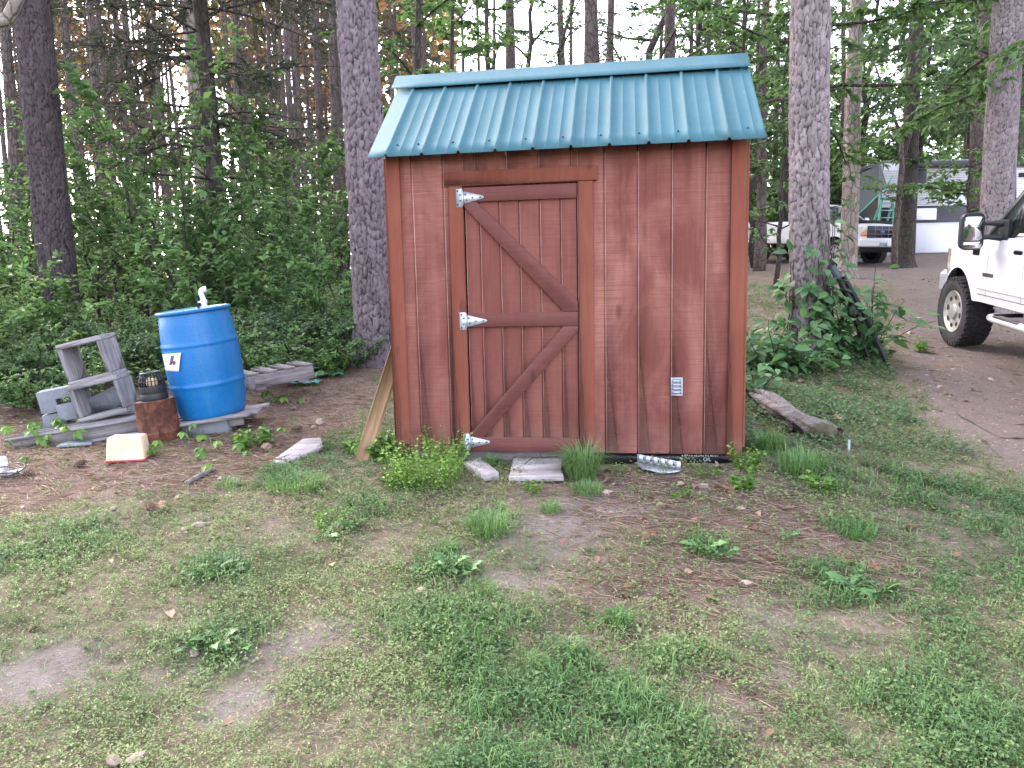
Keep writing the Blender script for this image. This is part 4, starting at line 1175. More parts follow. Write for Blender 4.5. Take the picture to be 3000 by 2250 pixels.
def pickup(name, label, loc, head, pitch, P):
    """a pickup truck, x forward, origin on the ground under the front axle"""
    root = thing(name, label, 'pickup truck', tuple(loc), rot=(P.get('bank', 0), -pitch, PI / 2 - head))
    hw, r, w, wb = P['hw'], P['r'], P['w'], P['wb']
    xf, xr = P['front'], -P['wb'] - P['rear']
    X = sorted(set(np.round(np.concatenate([np.linspace(xf, -1.2, 54), np.linspace(-1.2, -wb + .8, 14), np.linspace(-wb + .8, xr, 40)]), 3)), reverse=True)
    ra = r * P.get('arch', 1.22)
    def zb(x):
        z = P['rocker']
        for xc in (0, -wb):
            d = abs(x - xc)
            if d < ra: z = max(z, r * P.get('arc', 1.0) + math.sqrt(ra * ra - d * d) * P.get('archh', 1.0))
        if x > ra * .98: z = P['rocker'] + .12
        return z
    def zt(x):
        return np.interp(-x, [-xf, -xf + .12, -P['cowl'] - 0, P['cabend'], P['cabend'] + .03, -xr], [P['hoodf'] - .07, P['hoodf'], P['hoodr'], P['belt'], P['rail'], P['rail']]) if True else 0
    def yoff(x, z):
        t = (z - .62) / (P['belt'] - .62)
        y = hw * (1 - .028 * max(0, t - .55) ** 2 * 6 - .05 * max(0, .2 - t))
        for xc in (0, -wb):
            d = math.hypot(x - xc, z - r)
            y += P['flare'] * math.exp(-((d - ra) / .075) ** 2)
        if x > xf - .35: y -= .09 * ((x - xf + .35) / .35) ** 2
        y += .008 * math.exp(-((z - P['belt'] * .86) / .03) ** 2)
        return y
    rows = 16; g = G(); V = []
    for x in X:
        b, t = zb(x), zt(x); sec = []
        for k in range(rows):
            z = b + (t - .045 - b) * k / (rows - 1); sec.append((yoff(x, z), z))
        y0 = sec[-1][0]
        sec += [(y0 - .012, t - .022), (y0 - .045, t - .005)]
        for q in (.75, .5, .25, 0): sec.append(((y0 - .045) * q, t + P['crown'] * (1 - q * q)))
        full = [(x, y, z) for y, z in sec] + [(x, -y, z) for y, z in sec[-2::-1]]
        V += full
    n = len(full)
    F = [(i*n+j, i*n+j+1, (i+1)*n+j+1, (i+1)*n+j) for i in range(len(X)-1) for j in range(n-1)]
    g.add(V, F)
    g.caps.append(list(range(n))[::-1]); g.capm.append(0); g.caps.append(list(range((len(X)-1)*n, len(X)*n))); g.capm.append(0)
    g.build('body', M['paint'], root, smooth='auto')
    g = G(); g.box(((xf + xr) / 2, 0, P['rocker'] + .18), (xf - xr - .5, hw * 1.5, .3)); 
    for xc in (0, -wb): g.box((xc, 0, P['rocker'] + .42), (ra * 2.2, hw * 1.72, .62))
    g.build('underbody', M['under'], root)
    # cab
    zb_, zr = P['belt'] - .01, P['roof']
    ws0, ws1, rw1, rw0 = P['cowl'] + .02, P['cowl'] - .72, -P['cabend'] + .18, -P['cabend'] + .03
    hb, ht = hw - .045, hw - .20
    lo = [(ws0, hb), (rw0, hb), (rw0, -hb), (ws0, -hb)]; hi = [(ws1, ht), (rw1, ht), (rw1, -ht), (ws1, -ht)]
    g = G()
    rr_ = [(0, zb_), (.88, zb_ + (zr - zb_) * .88), (.97, zr - .028), (1.0, zr - .012)]
    V = []
    for t, z in rr_:
        for (a, b), (c, d) in zip(lo, hi):
            k = t if t < .9 else .88 + (t - .88) * 1.0
            V.append((a + (c - a) * k, b + (d - b) * k, z))
    for (c, d) in hi: V.append((c * 1.0 - (.12 if c == ws1 else -.12), d * .82, zr + .012))
    F = [(k*4+i, k*4+(i+1) % 4, (k+1)*4+(i+1) % 4, (k+1)*4+i) for k in range(4) for i in range(4)] + [(16, 17, 18, 19)]
    F = [f[::-1] for f in F]
    g.add(V, F); g.build('cab', M['paint'], root, smooth='auto')
    def cabpt(x, z, s, off=.004):
        t = (z - zb_) / (zr - zb_); return (x, s * (hb + (ht - hb) * t + off), z)
    def sidewin(pts, mat, nm, off=.005, par=root):
        for s in (1, -1):
            g = G(); b = [cabpt(x, z, s, off) for x, z in pts]; g.add(b, np.zeros((0, 3), int)); q = list(range(len(b))); g.caps.append(q[::-1] if s > 0 else q); g.capm.append(0)
            o = g.build(nm, M[mat], par); m = o.modifiers.new('t', 'SOLIDIFY'); m.thickness = .01; m.offset = 1 
    def wsx(z): return ws0 + (ws1 - ws0) * (z - zb_) / (zr - zb_)
    zt_ = zr - .10
    zs = P['belt']
    d0 = P['cowl'] - .02; split = (d0 - P['cabend']) / 2 - .02 if P['crew'] else -P['cabend'] + .22
    dip = P['dip']
    sidewin([(wsx(zs - dip) - .07, zs - dip + .03 if dip else zs + .015), (wsx(zs) - .62, zs - dip + .03 if dip else zs + .015), (wsx(zs) - .76, zs + .02), (split + .04, zs + .02), (split + .04, zt_), (wsx(zt_) - .10, zt_)], 'glass', 'side_window')
    if dip:
        sidewin([(wsx(zs - dip) + .035, zs - dip + .015), (wsx(zs - dip) - .075, zs - dip + .02), (wsx(zt_ + .05) - .105, zt_ + .05), (wsx(zt_ + .05) + .0, zt_ + .05)], 'trimblk', 'pillar_trim', .009)
    if P['crew']:
        sidewin([(split - .04, zs + .02), (-P['cabend'] + .18, zs + .02), (-P['cabend'] + .26, zt_), (split - .04, zt_)], 'glass', 'side_window')
    g = G(); q = []
    for z, k in ((zb_ + .06, .93), (zr - .07, .90)):
        x = wsx(z) + .008; t = (z - zb_) / (zr - zb_); y = (hb + (ht - hb) * t) * k; q.append(((x, y, z), (x, -y, z)))
    g.add([q[0][0], q[0][1], q[1][1], q[1][0]], [(0, 1, 2, 3)]); o = g.build('windscreen', M['glass'], root); m = o.modifiers.new('t', 'SOLIDIFY'); m.thickness = .006
    # doors: thin shut lines and handle, moulding
    def seam(x0, z0, x1, z1, nm='door_seam'):
        for s in (1, -1):
            g = G(); N_ = 12; V = []
            for k in range(N_):
                t = k / (N_ - 1); x = x0 + (x1 - x0) * t; z = z0 + (z1 - z0) * t; y = yoff(x, z) + .0015
                dx_, dz_ = (0.004, 0) if abs(z1 - z0) > abs(x1 - x0) else (0, .004)
                V += [(x - dx_, s * y, z - dz_), (x + dx_, s * y, z + dz_)]
            g.add(V, [(2*k, 2*k+1, 2*k+3, 2*k+2) for k in range(N_-1)]); o = g.build(nm, M['trimblk'], root)
    seam(d0 - .10, P['rocker'] + .07, d0 - .10, zs - .05); seam(split, P['rocker'] + .07, split, zs - .03)
    if P['crew']: seam(-P['cabend'] + .10, r + .5, -P['cabend'] + .10, zs - .03)
    seam(-ra - .04, P['rocker'] + .085, -P['cabend'] + .1, P['rocker'] + .085, 'sill_seam')
    for s in (1, -1):
        g = G(); V = []; N_ = 24
        for k in range(N_):
            x = -ra - .03 + (-P['cabend'] + ra + .05) * k / (N_ - 1)
            for dz_, o_ in ((-.055, .001), (-.045, .016), (.045, .016), (.055, .001)):
                z = P['mould'] + dz_; V.append((x, s * (yoff(x, z) + o_), z))
        g.add(V, [((4*k+i), (4*k+i+1), (4*k+4+i+1), (4*k+4+i)) if s < 0 else ((4*k+i+1), (4*k+i), (4*k+4+i), (4*k+4+i+1)) for k in range(N_-1) for i in range(3)])
        if P['moulding']: g.build('side_moulding', M['paint'], root, smooth='auto')
        g = G(); x = split + .14; z = zs - .17; g.box((x, s * (yoff(x, z) + .012), z), (.17, .026, .045), bev=.01); g.build('door_handle', M['trimblk'], root)
    for xc in (0, -wb):
        for s in (1, -1):
            wheel(root, (xc, s * (hw - w * .5 + P['track']), r), r, w, s, steer=P.get('steer', 0) if xc == 0 else 0)
    return root, yoff, cabpt

a_ = R_(13.0)
tyre = at(2048, 745, 9.38)
left = np.array([-math.cos(a_), math.sin(a_), 0])
nl_ = tyre - left * 1.065
PN = dict(hw=.985, r=.42, w=.31, steer=R_(5), wb=3.97, front=.66, rear=1.25, rocker=.60, hoodf=1.25, hoodr=1.345, cowl=-.70, cabend=2.75, belt=1.36, rail=1.42, roof=2.0, crown=.05, flare=.035, crew=True, dip=.10, mould=.80, moulding=True, track=.08, arch=1.26, arc=1.02)
near, nyo, ncab = pickup('pickup_truck', 'white crew cab pickup with chunky tyre and tow mirror at right edge', (nl_[0], nl_[1], tyre[2]), a_, R_(4.2), PN)
# front end of the near pickup
g = G(); g.box((.735, 0, .74), (.16, 1.98, .30), bev=.05); g.build('front_bumper', M['chrome'], near, smooth='auto')
g = G(); g.box((.675, 0, 1.03), (.06, 1.3, .34), bev=.02); g.build('grille', M['chrome'], near)
for k in range(3):
    g = G(); g.box((.707, 0, .93 + k * .1), (.012, 1.2, .055), bev=.004); g.build('grille_opening', M['trimblk'], near)
for s in (1, -1):
    g = G(); g.box((.65, s * .80, 1.04), (.09, .28, .30), bev=.03); g.build('headlight', M['lamp'], near)
    # tow mirror: two arms, head, two glasses
    mr = empty('tow_mirror'); mr.parent = near
    g = G(); x0 = -.98
    g.prism([(x0 - .26, 1.272), (x0 + .05, 1.262), (x0 + .08, 1.285), (x0 - .11, 1.52), (x0 - .26, 1.52)], s * .925, s * .962)
    for z in (1.33, 1.48): g.tube([(x0 - .08, s * .95, z), (x0 - .06, s * 1.08, z + .005), (x0 - .05, s * 1.17, z)], [.042, .024, .02], 10)
    g.build('mirror_arm', M['trimblk'], mr, smooth='auto')
    g = G(); rings = []
    for xx, sc_m in ((x0 - .085, .96), (x0 - .07, 1.0), (x0 + .01, .96), (x0 + .055, .80), (x0 + .07, .5)):
        rings.append([(xx, s * 1.24 + p[0] * sc_m * s, 1.405 + p[1] * sc_m) for p in [(q[0], q[1]) for q in tubring(.235, .40, 0, .065, 6)]])
    n_ = len(rings[0]); V = [p for r__ in rings for p in r__]
    g.add(V, [(k*n_+i, k*n_+(i+1) % n_, (k+1)*n_+(i+1) % n_, (k+1)*n_+i) for k in range(len(rings)-1) for i in range(n_)])
    g.caps.append(list(range(n_))); g.capm.append(0); g.caps.append(list(range(g.n-n_, g.n))); g.capm.append(0)
    g.build('mirror_shell', M['trimblk'], mr, smooth='auto')
    for zc, h_, nm in ((1.435, .255, 'mirror_glass'), (1.258, .07, 'spotter_glass')):
        q = [(x0 - .0885, s * 1.24 + p[0], zc + p[1]) for p in [(q[0], q[1]) for q in tubring(.185, h_, 0, .04 if h_ > .1 else .02, 5)]]
        g = G(); g.add(q, np.zeros((0, 3), int)); g.caps.append(list(range(len(q)))); g.capm.append(0); o = g.build(nm, M['mirror'], mr)
        m = o.modifiers.new('t', 'SOLIDIFY'); m.thickness = .004
    g = G(); xx, zz = -.46, 1.165; g.box((xx, s * (nyo(xx, zz) + .003), zz), (.20, .008, .085), bev=.004); g.build('fender_badge', M['trimblk'], near)
    g = G(); xx, zz = -.86, .915; g.box((xx, s * (nyo(xx, zz) + .003), zz), (.30, .006, .042), bev=.002); g.build('door_badge', M['badge'], near)
    # tubular running board
    g = G(); g.tube([(-1.06, s * .88, .47), (-1.08, s * .96, .475), (-1.14, s * 1.02, .475), (-1.3, s * 1.04, .475), (-2.7, s * 1.04, .475), (-2.95, s * .96, .475)], .042, 14); g.build('running_board', M['paint'], near, smooth='auto')
    for k in range(2):
        g = G(); g.box((-1.65 - k * 1.0, s * 1.04, .512), (.62, .085, .02), bev=.006); g.build('step_pad', M['badge'], near)
    for x in (-1.35, -2.4):
        g = G(); g.box((x, s * .93, .52), (.06, .26, .035)); g.build('board_bracket', M['under'], near)

# the far pickup under the trees
a2 = R_(155)
fr = at(1806, 570, 24.0); fr[2] = h1(fr[0], fr[1])
right2 = np.array([math.cos(a2), -math.sin(a2), 0])
fl_ = fr - right2 * .82
rear_pt = fl_ - np.array([math.sin(a2), math.cos(a2), 0]) * 3.3
zr_ = h1(rear_pt[0], rear_pt[1])
PF = dict(hw=.98, r=.40, w=.27, wb=3.38, front=.86, rear=1.15, rocker=.66, hoodf=1.25, hoodr=1.34, cowl=-.45, cabend=1.95, belt=1.34, rail=1.37, roof=1.92, crown=.035, flare=.015, crew=False, dip=0, mould=.95, moulding=False, track=-.03, arch=1.24, arc=1.0)
farp, fyo, fcab = pickup('pickup_truck', 'old white pickup with black grille parked behind the pines', (fl_[0], fl_[1], h1(fl_[0], fl_[1])), a2, -math.atan2(zr_ - h1(fl_[0], fl_[1]), 3.3), PF)
g = G(); g.box((.862, 0, 1.035), (.05, 1.20, .36), bev=.02); g.build('grille', M['trimblk'], farp)
for k in range(2):
    g = G(); g.box((.892, 0, .97 + k * .13), (.014, 1.16, .016)); g.build('grille_bar', M['badge'], farp)
for k in range(3):
    g = G(); g.box((.890, -.30 + k * .30, 1.035), (.012, .016, .34)); g.build('grille_bar', M['badge'], farp)
g = G(); a = np.linspace(0, 2 * PI, 20, endpoint=False); g.prism([(.115 * math.cos(t), 1.03 + .048 * math.sin(t)) for t in a], .898, .906, axis='x'); g.build('grille_emblem', M['blueoval'], farp)
for s in (1, -1):
    g = G(); g.box((.85, s * .745, 1.10), (.07, .24, .19), bev=.02); g.build('headlight', M['lamp'], farp)
    g = G(); g.box((.85, s * .745, .945), (.07, .24, .10), bev=.015); g.build('indicator', M['amber'], farp)
    g = G(); g.box((-3.38 - 1.15, s * .90, 1.12), (.05, .12, .32), bev=.01); g.build('tail_light', M['tail'], farp)
    g = G(); g.box((-.62, s * 1.10, 1.42), (.09, .16, .19), bev=.025); g.tube([(-.6, s * .93, 1.38), (-.6, s * 1.08, 1.40)], .018, 6); g.build('door_mirror', M['chrome'], farp)
g = G(); g.box((.94, 0, .70), (.17, 1.98, .24), bev=.04); g.build('front_bumper', M['paint'], farp, smooth='auto')
g = G(); g.box((.86, 0, .50), (.10, 1.7, .16), bev=.03); g.build('air_dam', M['under'], farp)
g = G(); g.box((-3.38 - 1.22, 0, .72), (.16, 1.9, .2), bev=.03); g.build('rear_bumper', M['chrome'], farp)
g = G(); g.box((1.032, -.05, .665), (.012, .34, .17), bev=.01); plate = g.build('number_plate', M['plate'], farp)
ftext('PDMS', .12, (1.039, -.20, .62), (PI / 2, 0, PI / 2), M['ink'], plate)

# ================================================================== CAMPER TRAILER, LADDER, CANOPY
def m_rib():
    t = NT('white_ribbed_siding'); v = t.coord((1, 1, 1)); n = t.noise(v, 3, 5, .6); st = t.noise(t.coord((5, 5, .8)), 1, 4, .6)
    c = t.mix(t.math('MULTIPLY', t.ramp(st, [(.5, 0.0), (.75, 1.0)]), .25), (.70, .71, .75), (.50, .49, .48))
    return t.pbr(c, .45, None, spec=.4)
M['caravan'] = m_rib()
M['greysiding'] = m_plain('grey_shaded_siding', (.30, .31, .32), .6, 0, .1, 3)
TY = 27.2
tl = at(1898, 560, TY); tb = at(2035, 548, TY)
zbot = float(h1(tl[0] + 3, TY)) - .15
ztop = at(2080, 347, TY)[2]
tr = thing('camper_trailer', 'white camper trailer with black stripes parked behind the trees', 'camper trailer', (tl[0], TY, 0), R_(2))
LT = 8.5
zs1 = at(2000, 483, TY)[2]; zs0 = at(2000, 447, TY)[2]; zmid = at(2000, 372, TY)[2]
def tbx(name, x0, x1, y0, y1, z0, z1, mat, bev=.01):
    g = G(); g.box(((x0+x1)/2, (y0+y1)/2, (z0+z1)/2), (x1-x0, y1-y0, z1-z0), bev=bev); return g.build(name, M[mat], tr)
tbx('trailer_shell', 0, LT, .0, 2.4, zbot + .3, ztop, 'caravan', .06)
tbx('skirt_panel', .02, LT, -.045, -.005, zbot - .3, zs1, 'caravan', .004)
nr = 16
for k in range(nr):
    z0 = zs0 + (ztop - .25 - zs0) * k / nr; z1 = zs0 + (ztop - .25 - zs0) * (k + 1) / nr
    g = G(); V = [(.02, -.004, z0), (LT, -.004, z0), (LT, -.020, z0 + (z1 - z0) * .8), (.02, -.020, z0 + (z1 - z0) * .8), (.02, -.004, z1), (LT, -.004, z1)]
    g.add(V, [(0, 1, 2, 3), (3, 2, 5, 4)]); o = g.build('siding_rib', M['caravan'] if True else 0, tr); m = o.modifiers.new('t', 'SOLIDIFY'); m.thickness = .004
tbx('black_stripe', .02, LT, -.036, -.006, zs1 + .004, zs0 - .002, 'trimblk', .004)
xw = lambda px, py=460: at(px, py, TY)[0] - tl[0]
# slide-out room
so_ = (xw(1948), xw(2092))
tbx('slide_out', so_[0], so_[1], -.5, -.02, zbot + .1, at(2000, 406, TY - .5)[2], 'caravan', .02)
for k in range(9):
    z0 = zs0 + .03 + (at(2000, 408, TY - .5)[2] - zs0 - .03) * k / 9; dz = (at(2000, 408, TY - .5)[2] - zs0) / 9
    g = G(); V = [(so_[0], -.502, z0), (so_[1], -.502, z0), (so_[1], -.518, z0 + dz * .8), (so_[0], -.518, z0 + dz * .8), (so_[0], -.502, z0 + dz), (so_[1], -.502, z0 + dz)]
    g.add(V, [(0, 1, 2, 3), (3, 2, 5, 4)]); o = g.build('siding_rib', M['caravan'], tr); m = o.modifiers.new('t', 'SOLIDIFY'); m.thickness = .004
tbx('black_stripe', so_[0], so_[1], -.53, -.502, zs1 + .004, zs0 + .0, 'trimblk', .004)
tbx('hatch_door', xw(1956), xw(2006), -.545, -.531, zs1 + .09, zs0 - .09, 'caravan', .006)
tbx('slide_roof', so_[0] - .03, so_[1] + .03, -.55, -.02, at(2000, 406, TY - .5)[2] + .003, at(2000, 404, TY - .5)[2] + .05, 'trimblk', .01)
tbx('trailer_window', xw(2020), xw(2080), -.53, -.503, zs1 + .32, zs0 - .1, 'glass', .006) if False else None
tbx('side_vent', xw(2202), xw(2240), -.04, -.021, at(2200, 382, TY)[2], at(2200, 372, TY)[2], 'trimblk', .004)
g = G(); g.tube([(xw(1955), -.12, ztop - .12), (LT - .1, -.12, ztop - .12)], .11, 14); g.build('awning_roll', m_plain('dark_awning', (.07, .075, .08), .7, 0, .2, 6), tr, smooth='auto')
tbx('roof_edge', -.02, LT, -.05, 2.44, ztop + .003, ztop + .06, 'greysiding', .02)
tbx('roof_unit', xw(2175), xw(2212), .5, 1.4, ztop + .063, ztop + .40, 'trimblk', .08)
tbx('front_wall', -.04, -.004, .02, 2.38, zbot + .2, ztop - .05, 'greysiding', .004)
tbx('window_recess', xw(1948), xw(1998), -.06, -.022, zmid - .36, zmid + .12, 'trimblk', .01)
# ladder
lb0 = at(1886, 545, 25.6); lb0[2] = h1(lb0[0], lb0[1]) if False else at(1886, 520, 25.6)[2]
M['greenladder'] = m_plain('green_fibreglass', (.06, .30, .20), .5, 0, .1, 8)
lad = thing('step_ladder', 'green step ladder with pale rungs standing before the camper', 'ladder', (lb0[0], 25.6, h1(lb0[0], 25.6)))
zt__ = at(1920, 428, 25.6)[2] - lad.location.z
for y, lean in ((-.02, 0), (1.0, -.9)):
    for s, x in (('a', 0), ('b', .62)):
        g = G(); g.tube([(x, y, 0), (x * .62 + .42, .40, zt__)], .035, 6); g.build('ladder_rail', M['greenladder'], lad)
for k in range(8):
    t = (k + .7) / 8.2; z = zt__ * t
    g = G(); xa = .42 * t; xb = .62 + (.62 * .62 + .42 - .62) * t; y = -.02 + .42 * t
    g.box(((xa + xb) / 2, y, z), (xb - xa, .08, .03)); g.build('rung', M['alum'], lad)
g = G(); g.box((.61, .4, zt__ + .03), (.42, .22, .06), bev=.01); g.build('ladder_cap', M['greenladder'], lad)
# grey mesh canopy sheet at the camper's end
def m_net():
    t = NT('grey_shade_net'); b = t.n('ShaderNodeBsdfDiffuse'); b.inputs[0].default_value = (.16, .17, .165, 1); tr = t.n('ShaderNodeBsdfTransparent'); mx = t.n('ShaderNodeMixShader')
    mx.inputs[0].default_value = .45; t.l(b.outputs[0], mx.inputs[1]); t.l(tr.outputs[0], mx.inputs[2]); t.l(mx.outputs[0], t.out.inputs[0]); return t.m
M['mesh'] = m_net()
pA, pB, pC, pD = at(1845, 382, 24.8), at(1902, 355, 26.6), at(1916, 402, 26.4), at(1850, 466, 24.6)
g = G(); n_ = 8; V = []
for j in range(n_):
    for i in range(n_):
        x, y = i / (n_ - 1), j / (n_ - 1); p = (pA * (1 - x) + pB * x) * (1 - y) + (pD * (1 - x) + pC * x) * y
        V.append(p - np.array([0, 0, .12 * math.sin(PI * x) * math.sin(PI * y)]))
g.add(V, [(j*n_+i, j*n_+i+1, (j+1)*n_+i+1, (j+1)*n_+i) for j in range(n_-1) for i in range(n_-1)])
cn = thing('shade_canopy', 'sloping grey shade canopy on green poles left of the camper', 'canopy')
o = g.build('canopy_sheet', M['mesh'], cn, smooth=True); m = o.modifiers.new('t', 'SOLIDIFY'); m.thickness = .006
g = G(); g.tube([pD + [0, 0, .0], pC], .03, 6); g.tube([pC, at(1928, 380, 26.6)], .03, 6); g.build('canopy_pole', M['greenladder'], cn)
for q in (pA, pB):
    g = G(); g.tube([q, (q[0], q[1], h1(q[0], q[1]) - .1)], .028, 6); g.build('canopy_pole', M['alum'], cn)

# ================================================================== TREES
def nrm(v): return v / (np.linalg.norm(v) + 1e-9)
def hero_trunk(R, height, seed, cellw=.055, cellh=.13, depth=.022, bend=(0, 0), top=.72, hi=6.2, flare=.35, n=140):
    rs = np.random.default_rng(seed)
    nz = int(hi / .0155)
    zz = np.concatenate([np.linspace(-.25, hi, nz), np.linspace(hi, height, 14)[1:]])
    th = np.linspace(0, 2 * PI, n, endpoint=False)
    T, Z = np.meshgrid(th, zz)
    nc = max(8, int(round(2 * PI * R / cellw)))
    wx = (fbm(np.cos(T) * 2 + 5, Z * 2.2 + np.sin(T) * 2, seed, 4) - .5) * 2.4
    wy = (fbm(np.cos(T) * 3 + 9, Z * 3 + np.sin(T) * 3, seed + 3, 4) - .5) * 1.8
    u = T / (2 * PI) * nc + wx; v = Z / cellh + wy + hash2(np.floor(u), np.zeros_like(u), seed + 9) * .9
    iu, iv = np.floor(u), np.floor(v)
    f1 = np.full(u.shape, 9.); f2 = np.full(u.shape, 9.); cid = np.zeros(u.shape)
    for a in (-1, 0, 1):
        for b in (-1, 0, 1):
            cu_, cv_ = iu + a, iv + b
            px = cu_ + .15 + .7 * hash2(np.mod(cu_, nc), cv_, seed); py = cv_ + .1 + .8 * hash2(np.mod(cu_, nc), cv_, seed + 1)
            d = np.maximum(np.abs(u - px), np.abs(v - py) * .9) * .92 + np.hypot(u - px, v - py) * .12
            r_ = hash2(np.mod(cu_, nc), cv_, seed + 2)
            cl = d < f1
            f2 = np.where(cl, f1, np.minimum(f2, d)); cid = np.where(cl, r_, cid); f1 = np.where(cl, d, f1)
    e = np.clip((f2 - f1) / (.10 + .22 * fbm(T * 4, Z * 2, seed + 4, 2)), 0, 1)
    e = np.maximum(e, np.clip((fbm(T * 5, Z * 4, seed + 6, 3) - .58) * 5, 0, .6))
    fade = np.clip((hi + .3 - Z) / .6, 0, 1)
    rad = R * (1 - (1 - top) * np.clip(Z / height, 0, 1)) + flare * R * np.exp(-np.maximum(Z, -.1) / .22) * (1 + .35 * np.sin(T * 4 + seed))
    rad = rad + fade * ((e - .6) * depth + (cid - .5) * depth * .8 + (fbm(T * 7, Z * 9, seed + 7, 3) - .5) * depth * .6 * 1)
    cx = bend[0] * Z + .012 * np.sin(Z * .9 + seed); cy = bend[1] * Z + .012 * np.cos(Z * .8 + seed)
    V = np.stack([cx + rad * np.cos(T), cy + rad * np.sin(T), Z], -1).reshape(-1, 3)
    m = len(zz); idx = np.arange(m * n).reshape(m, n)
    F = np.stack([idx[:-1], np.roll(idx, -1, 1)[:-1], np.roll(idx, -1, 1)[1:], idx[1:]], -1).reshape(-1, 4)
    g = G(); g.add(V, F, cid.ravel())
    return g, e.ravel()
def needle_tufts(g, P, D, n_each, L, tint):
    """bunches of needles"""
    n = len(P)
    if n == 0: return
    PP = np.repeat(P, n_each, 0); DD = unit(np.repeat(D, n_each, 0) + rng.normal(0, .75, (n * n_each, 3)))
    leaves(g, PP, DD, rng.normal(0, 1, PP.shape) + [0, 0, .5], L * rng.uniform(.7, 1.2, len(PP)), L * .16, np.clip(np.repeat(tint, n_each) + rng.normal(0, .1, len(PP)), 0, 1), kind=3)
def limb_path(p, d, L, n=6, droop=.0, wig=.15, r=rng):
    pts = [np.array(p, float)]; d = nrm(np.array(d, float))
    for k in range(n):
        d = nrm(d + r.normal(0, wig, 3) * [1, 1, .7] + np.array([0, 0, droop]))
        pts.append(pts[-1] + d * L / n)
    return np.array(pts)
def dead_limbs(g, height, z0, z1, n, r, R=.14, Lm=1.6, taper=.5):
    for k in range(n):
        z = r.uniform(z0, z1); a = r.uniform(0, 2 * PI); L = r.uniform(.5, Lm) * (1.2 if z > (z0 + z1) / 2 else .8)
        p = np.array([R * .6 * math.cos(a), R * .6 * math.sin(a), z])
        pts = limb_path(p, (math.cos(a), math.sin(a), r.uniform(-.1, .35)), L, 5, -.05, .18, r)
        g.tube(pts, np.linspace(.014, .004, 6), 4, cap=False)
        for q in range(r.integers(1, 4)):
            i = r.integers(2, 5); b = a + r.uniform(-1, 1)
            g.tube(limb_path(pts[i], (math.cos(b), math.sin(b), r.uniform(-.3, .3)), L * .45, 3, -.05, .25, r), np.linspace(.006, .002, 4), 3, cap=False)
def pine_crown(gl, gw, h, z0, n, r, Lm=2.4, tuft=10, tl=.20, warm=.0):
    P = []; D = []; Tn = []
    for k in range(n):
        t = r.random() ** .8; z = z0 + (h - z0) * t; a = r.uniform(0, 2 * PI); L = Lm * (1 - .75 * t) * r.uniform(.6, 1.15)
        pts = limb_path((0, 0, z), (math.cos(a), math.sin(a), r.uniform(.0, .5)), L, 6, .03, .15, r)
        gw.tube(pts, np.linspace(.035 * (1 - .6 * t), .006, 7), 4, cap=False)
        for q in range(tuft):
            i = r.integers(2, 7); f = r.random(); p = pts[i] * f + pts[i - 1] * (1 - f)
            d = nrm(pts[i] - pts[i - 1] + r.normal(0, .6, 3)); p2 = p + d * r.uniform(.05, .35)
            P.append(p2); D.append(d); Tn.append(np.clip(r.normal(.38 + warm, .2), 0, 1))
    needle_tufts(gl, np.array(P), np.array(D), 9, tl, np.array(Tn))

SINK = -60
def pine_proto(seed, warm):
    r = np.random.default_rng(seed); root = empty('pine_tree', (0, 0, SINK))
    h = 21 + r.uniform(-2, 2)
    g = G(); zz = np.linspace(-.3, h, 22)
    R = .14 * (1 - .78 * np.clip(zz / h, 0, 1)); R[:2] *= [1.35, 1.2]
    g.tube(np.stack([np.cumsum(r.normal(0, .015, 22)), np.cumsum(r.normal(0, .015, 22)), zz], 1), R, 11, wob=.10)
    g.build('trunk', M['bark_far'], root, smooth=True)
    g = G(); dead_limbs(g, h, 2.6, 13, 80, r, Lm=2.0); tag(g.build('dead_branches', M['bark_far'], root), kind='stuff')
    gl = G(); gw = G(); pine_crown(gl, gw, h, h * .60, 15, r, 2.2, 7, .24, warm)
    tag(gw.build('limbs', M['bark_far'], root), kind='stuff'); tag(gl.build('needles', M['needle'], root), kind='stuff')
    return reg(root)
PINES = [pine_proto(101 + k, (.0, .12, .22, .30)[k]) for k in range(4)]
used_protos = set()
def plant(proto, x, y, rz, sc, label, cat, group, zoff=0.0, tilt=None):
    if proto.name in used_protos:
        o = copy_tree(proto)
    else:
        o = proto; used_protos.add(proto.name)
    o.location = (x, y, h1(x, y) + zoff); o.rotation_euler = (tilt[0] if tilt else 0, tilt[1] if tilt else 0, rz)
    o.scale = (sc, sc, sc) if np.isscalar(sc) else sc
    return tag(o, label, cat, group)

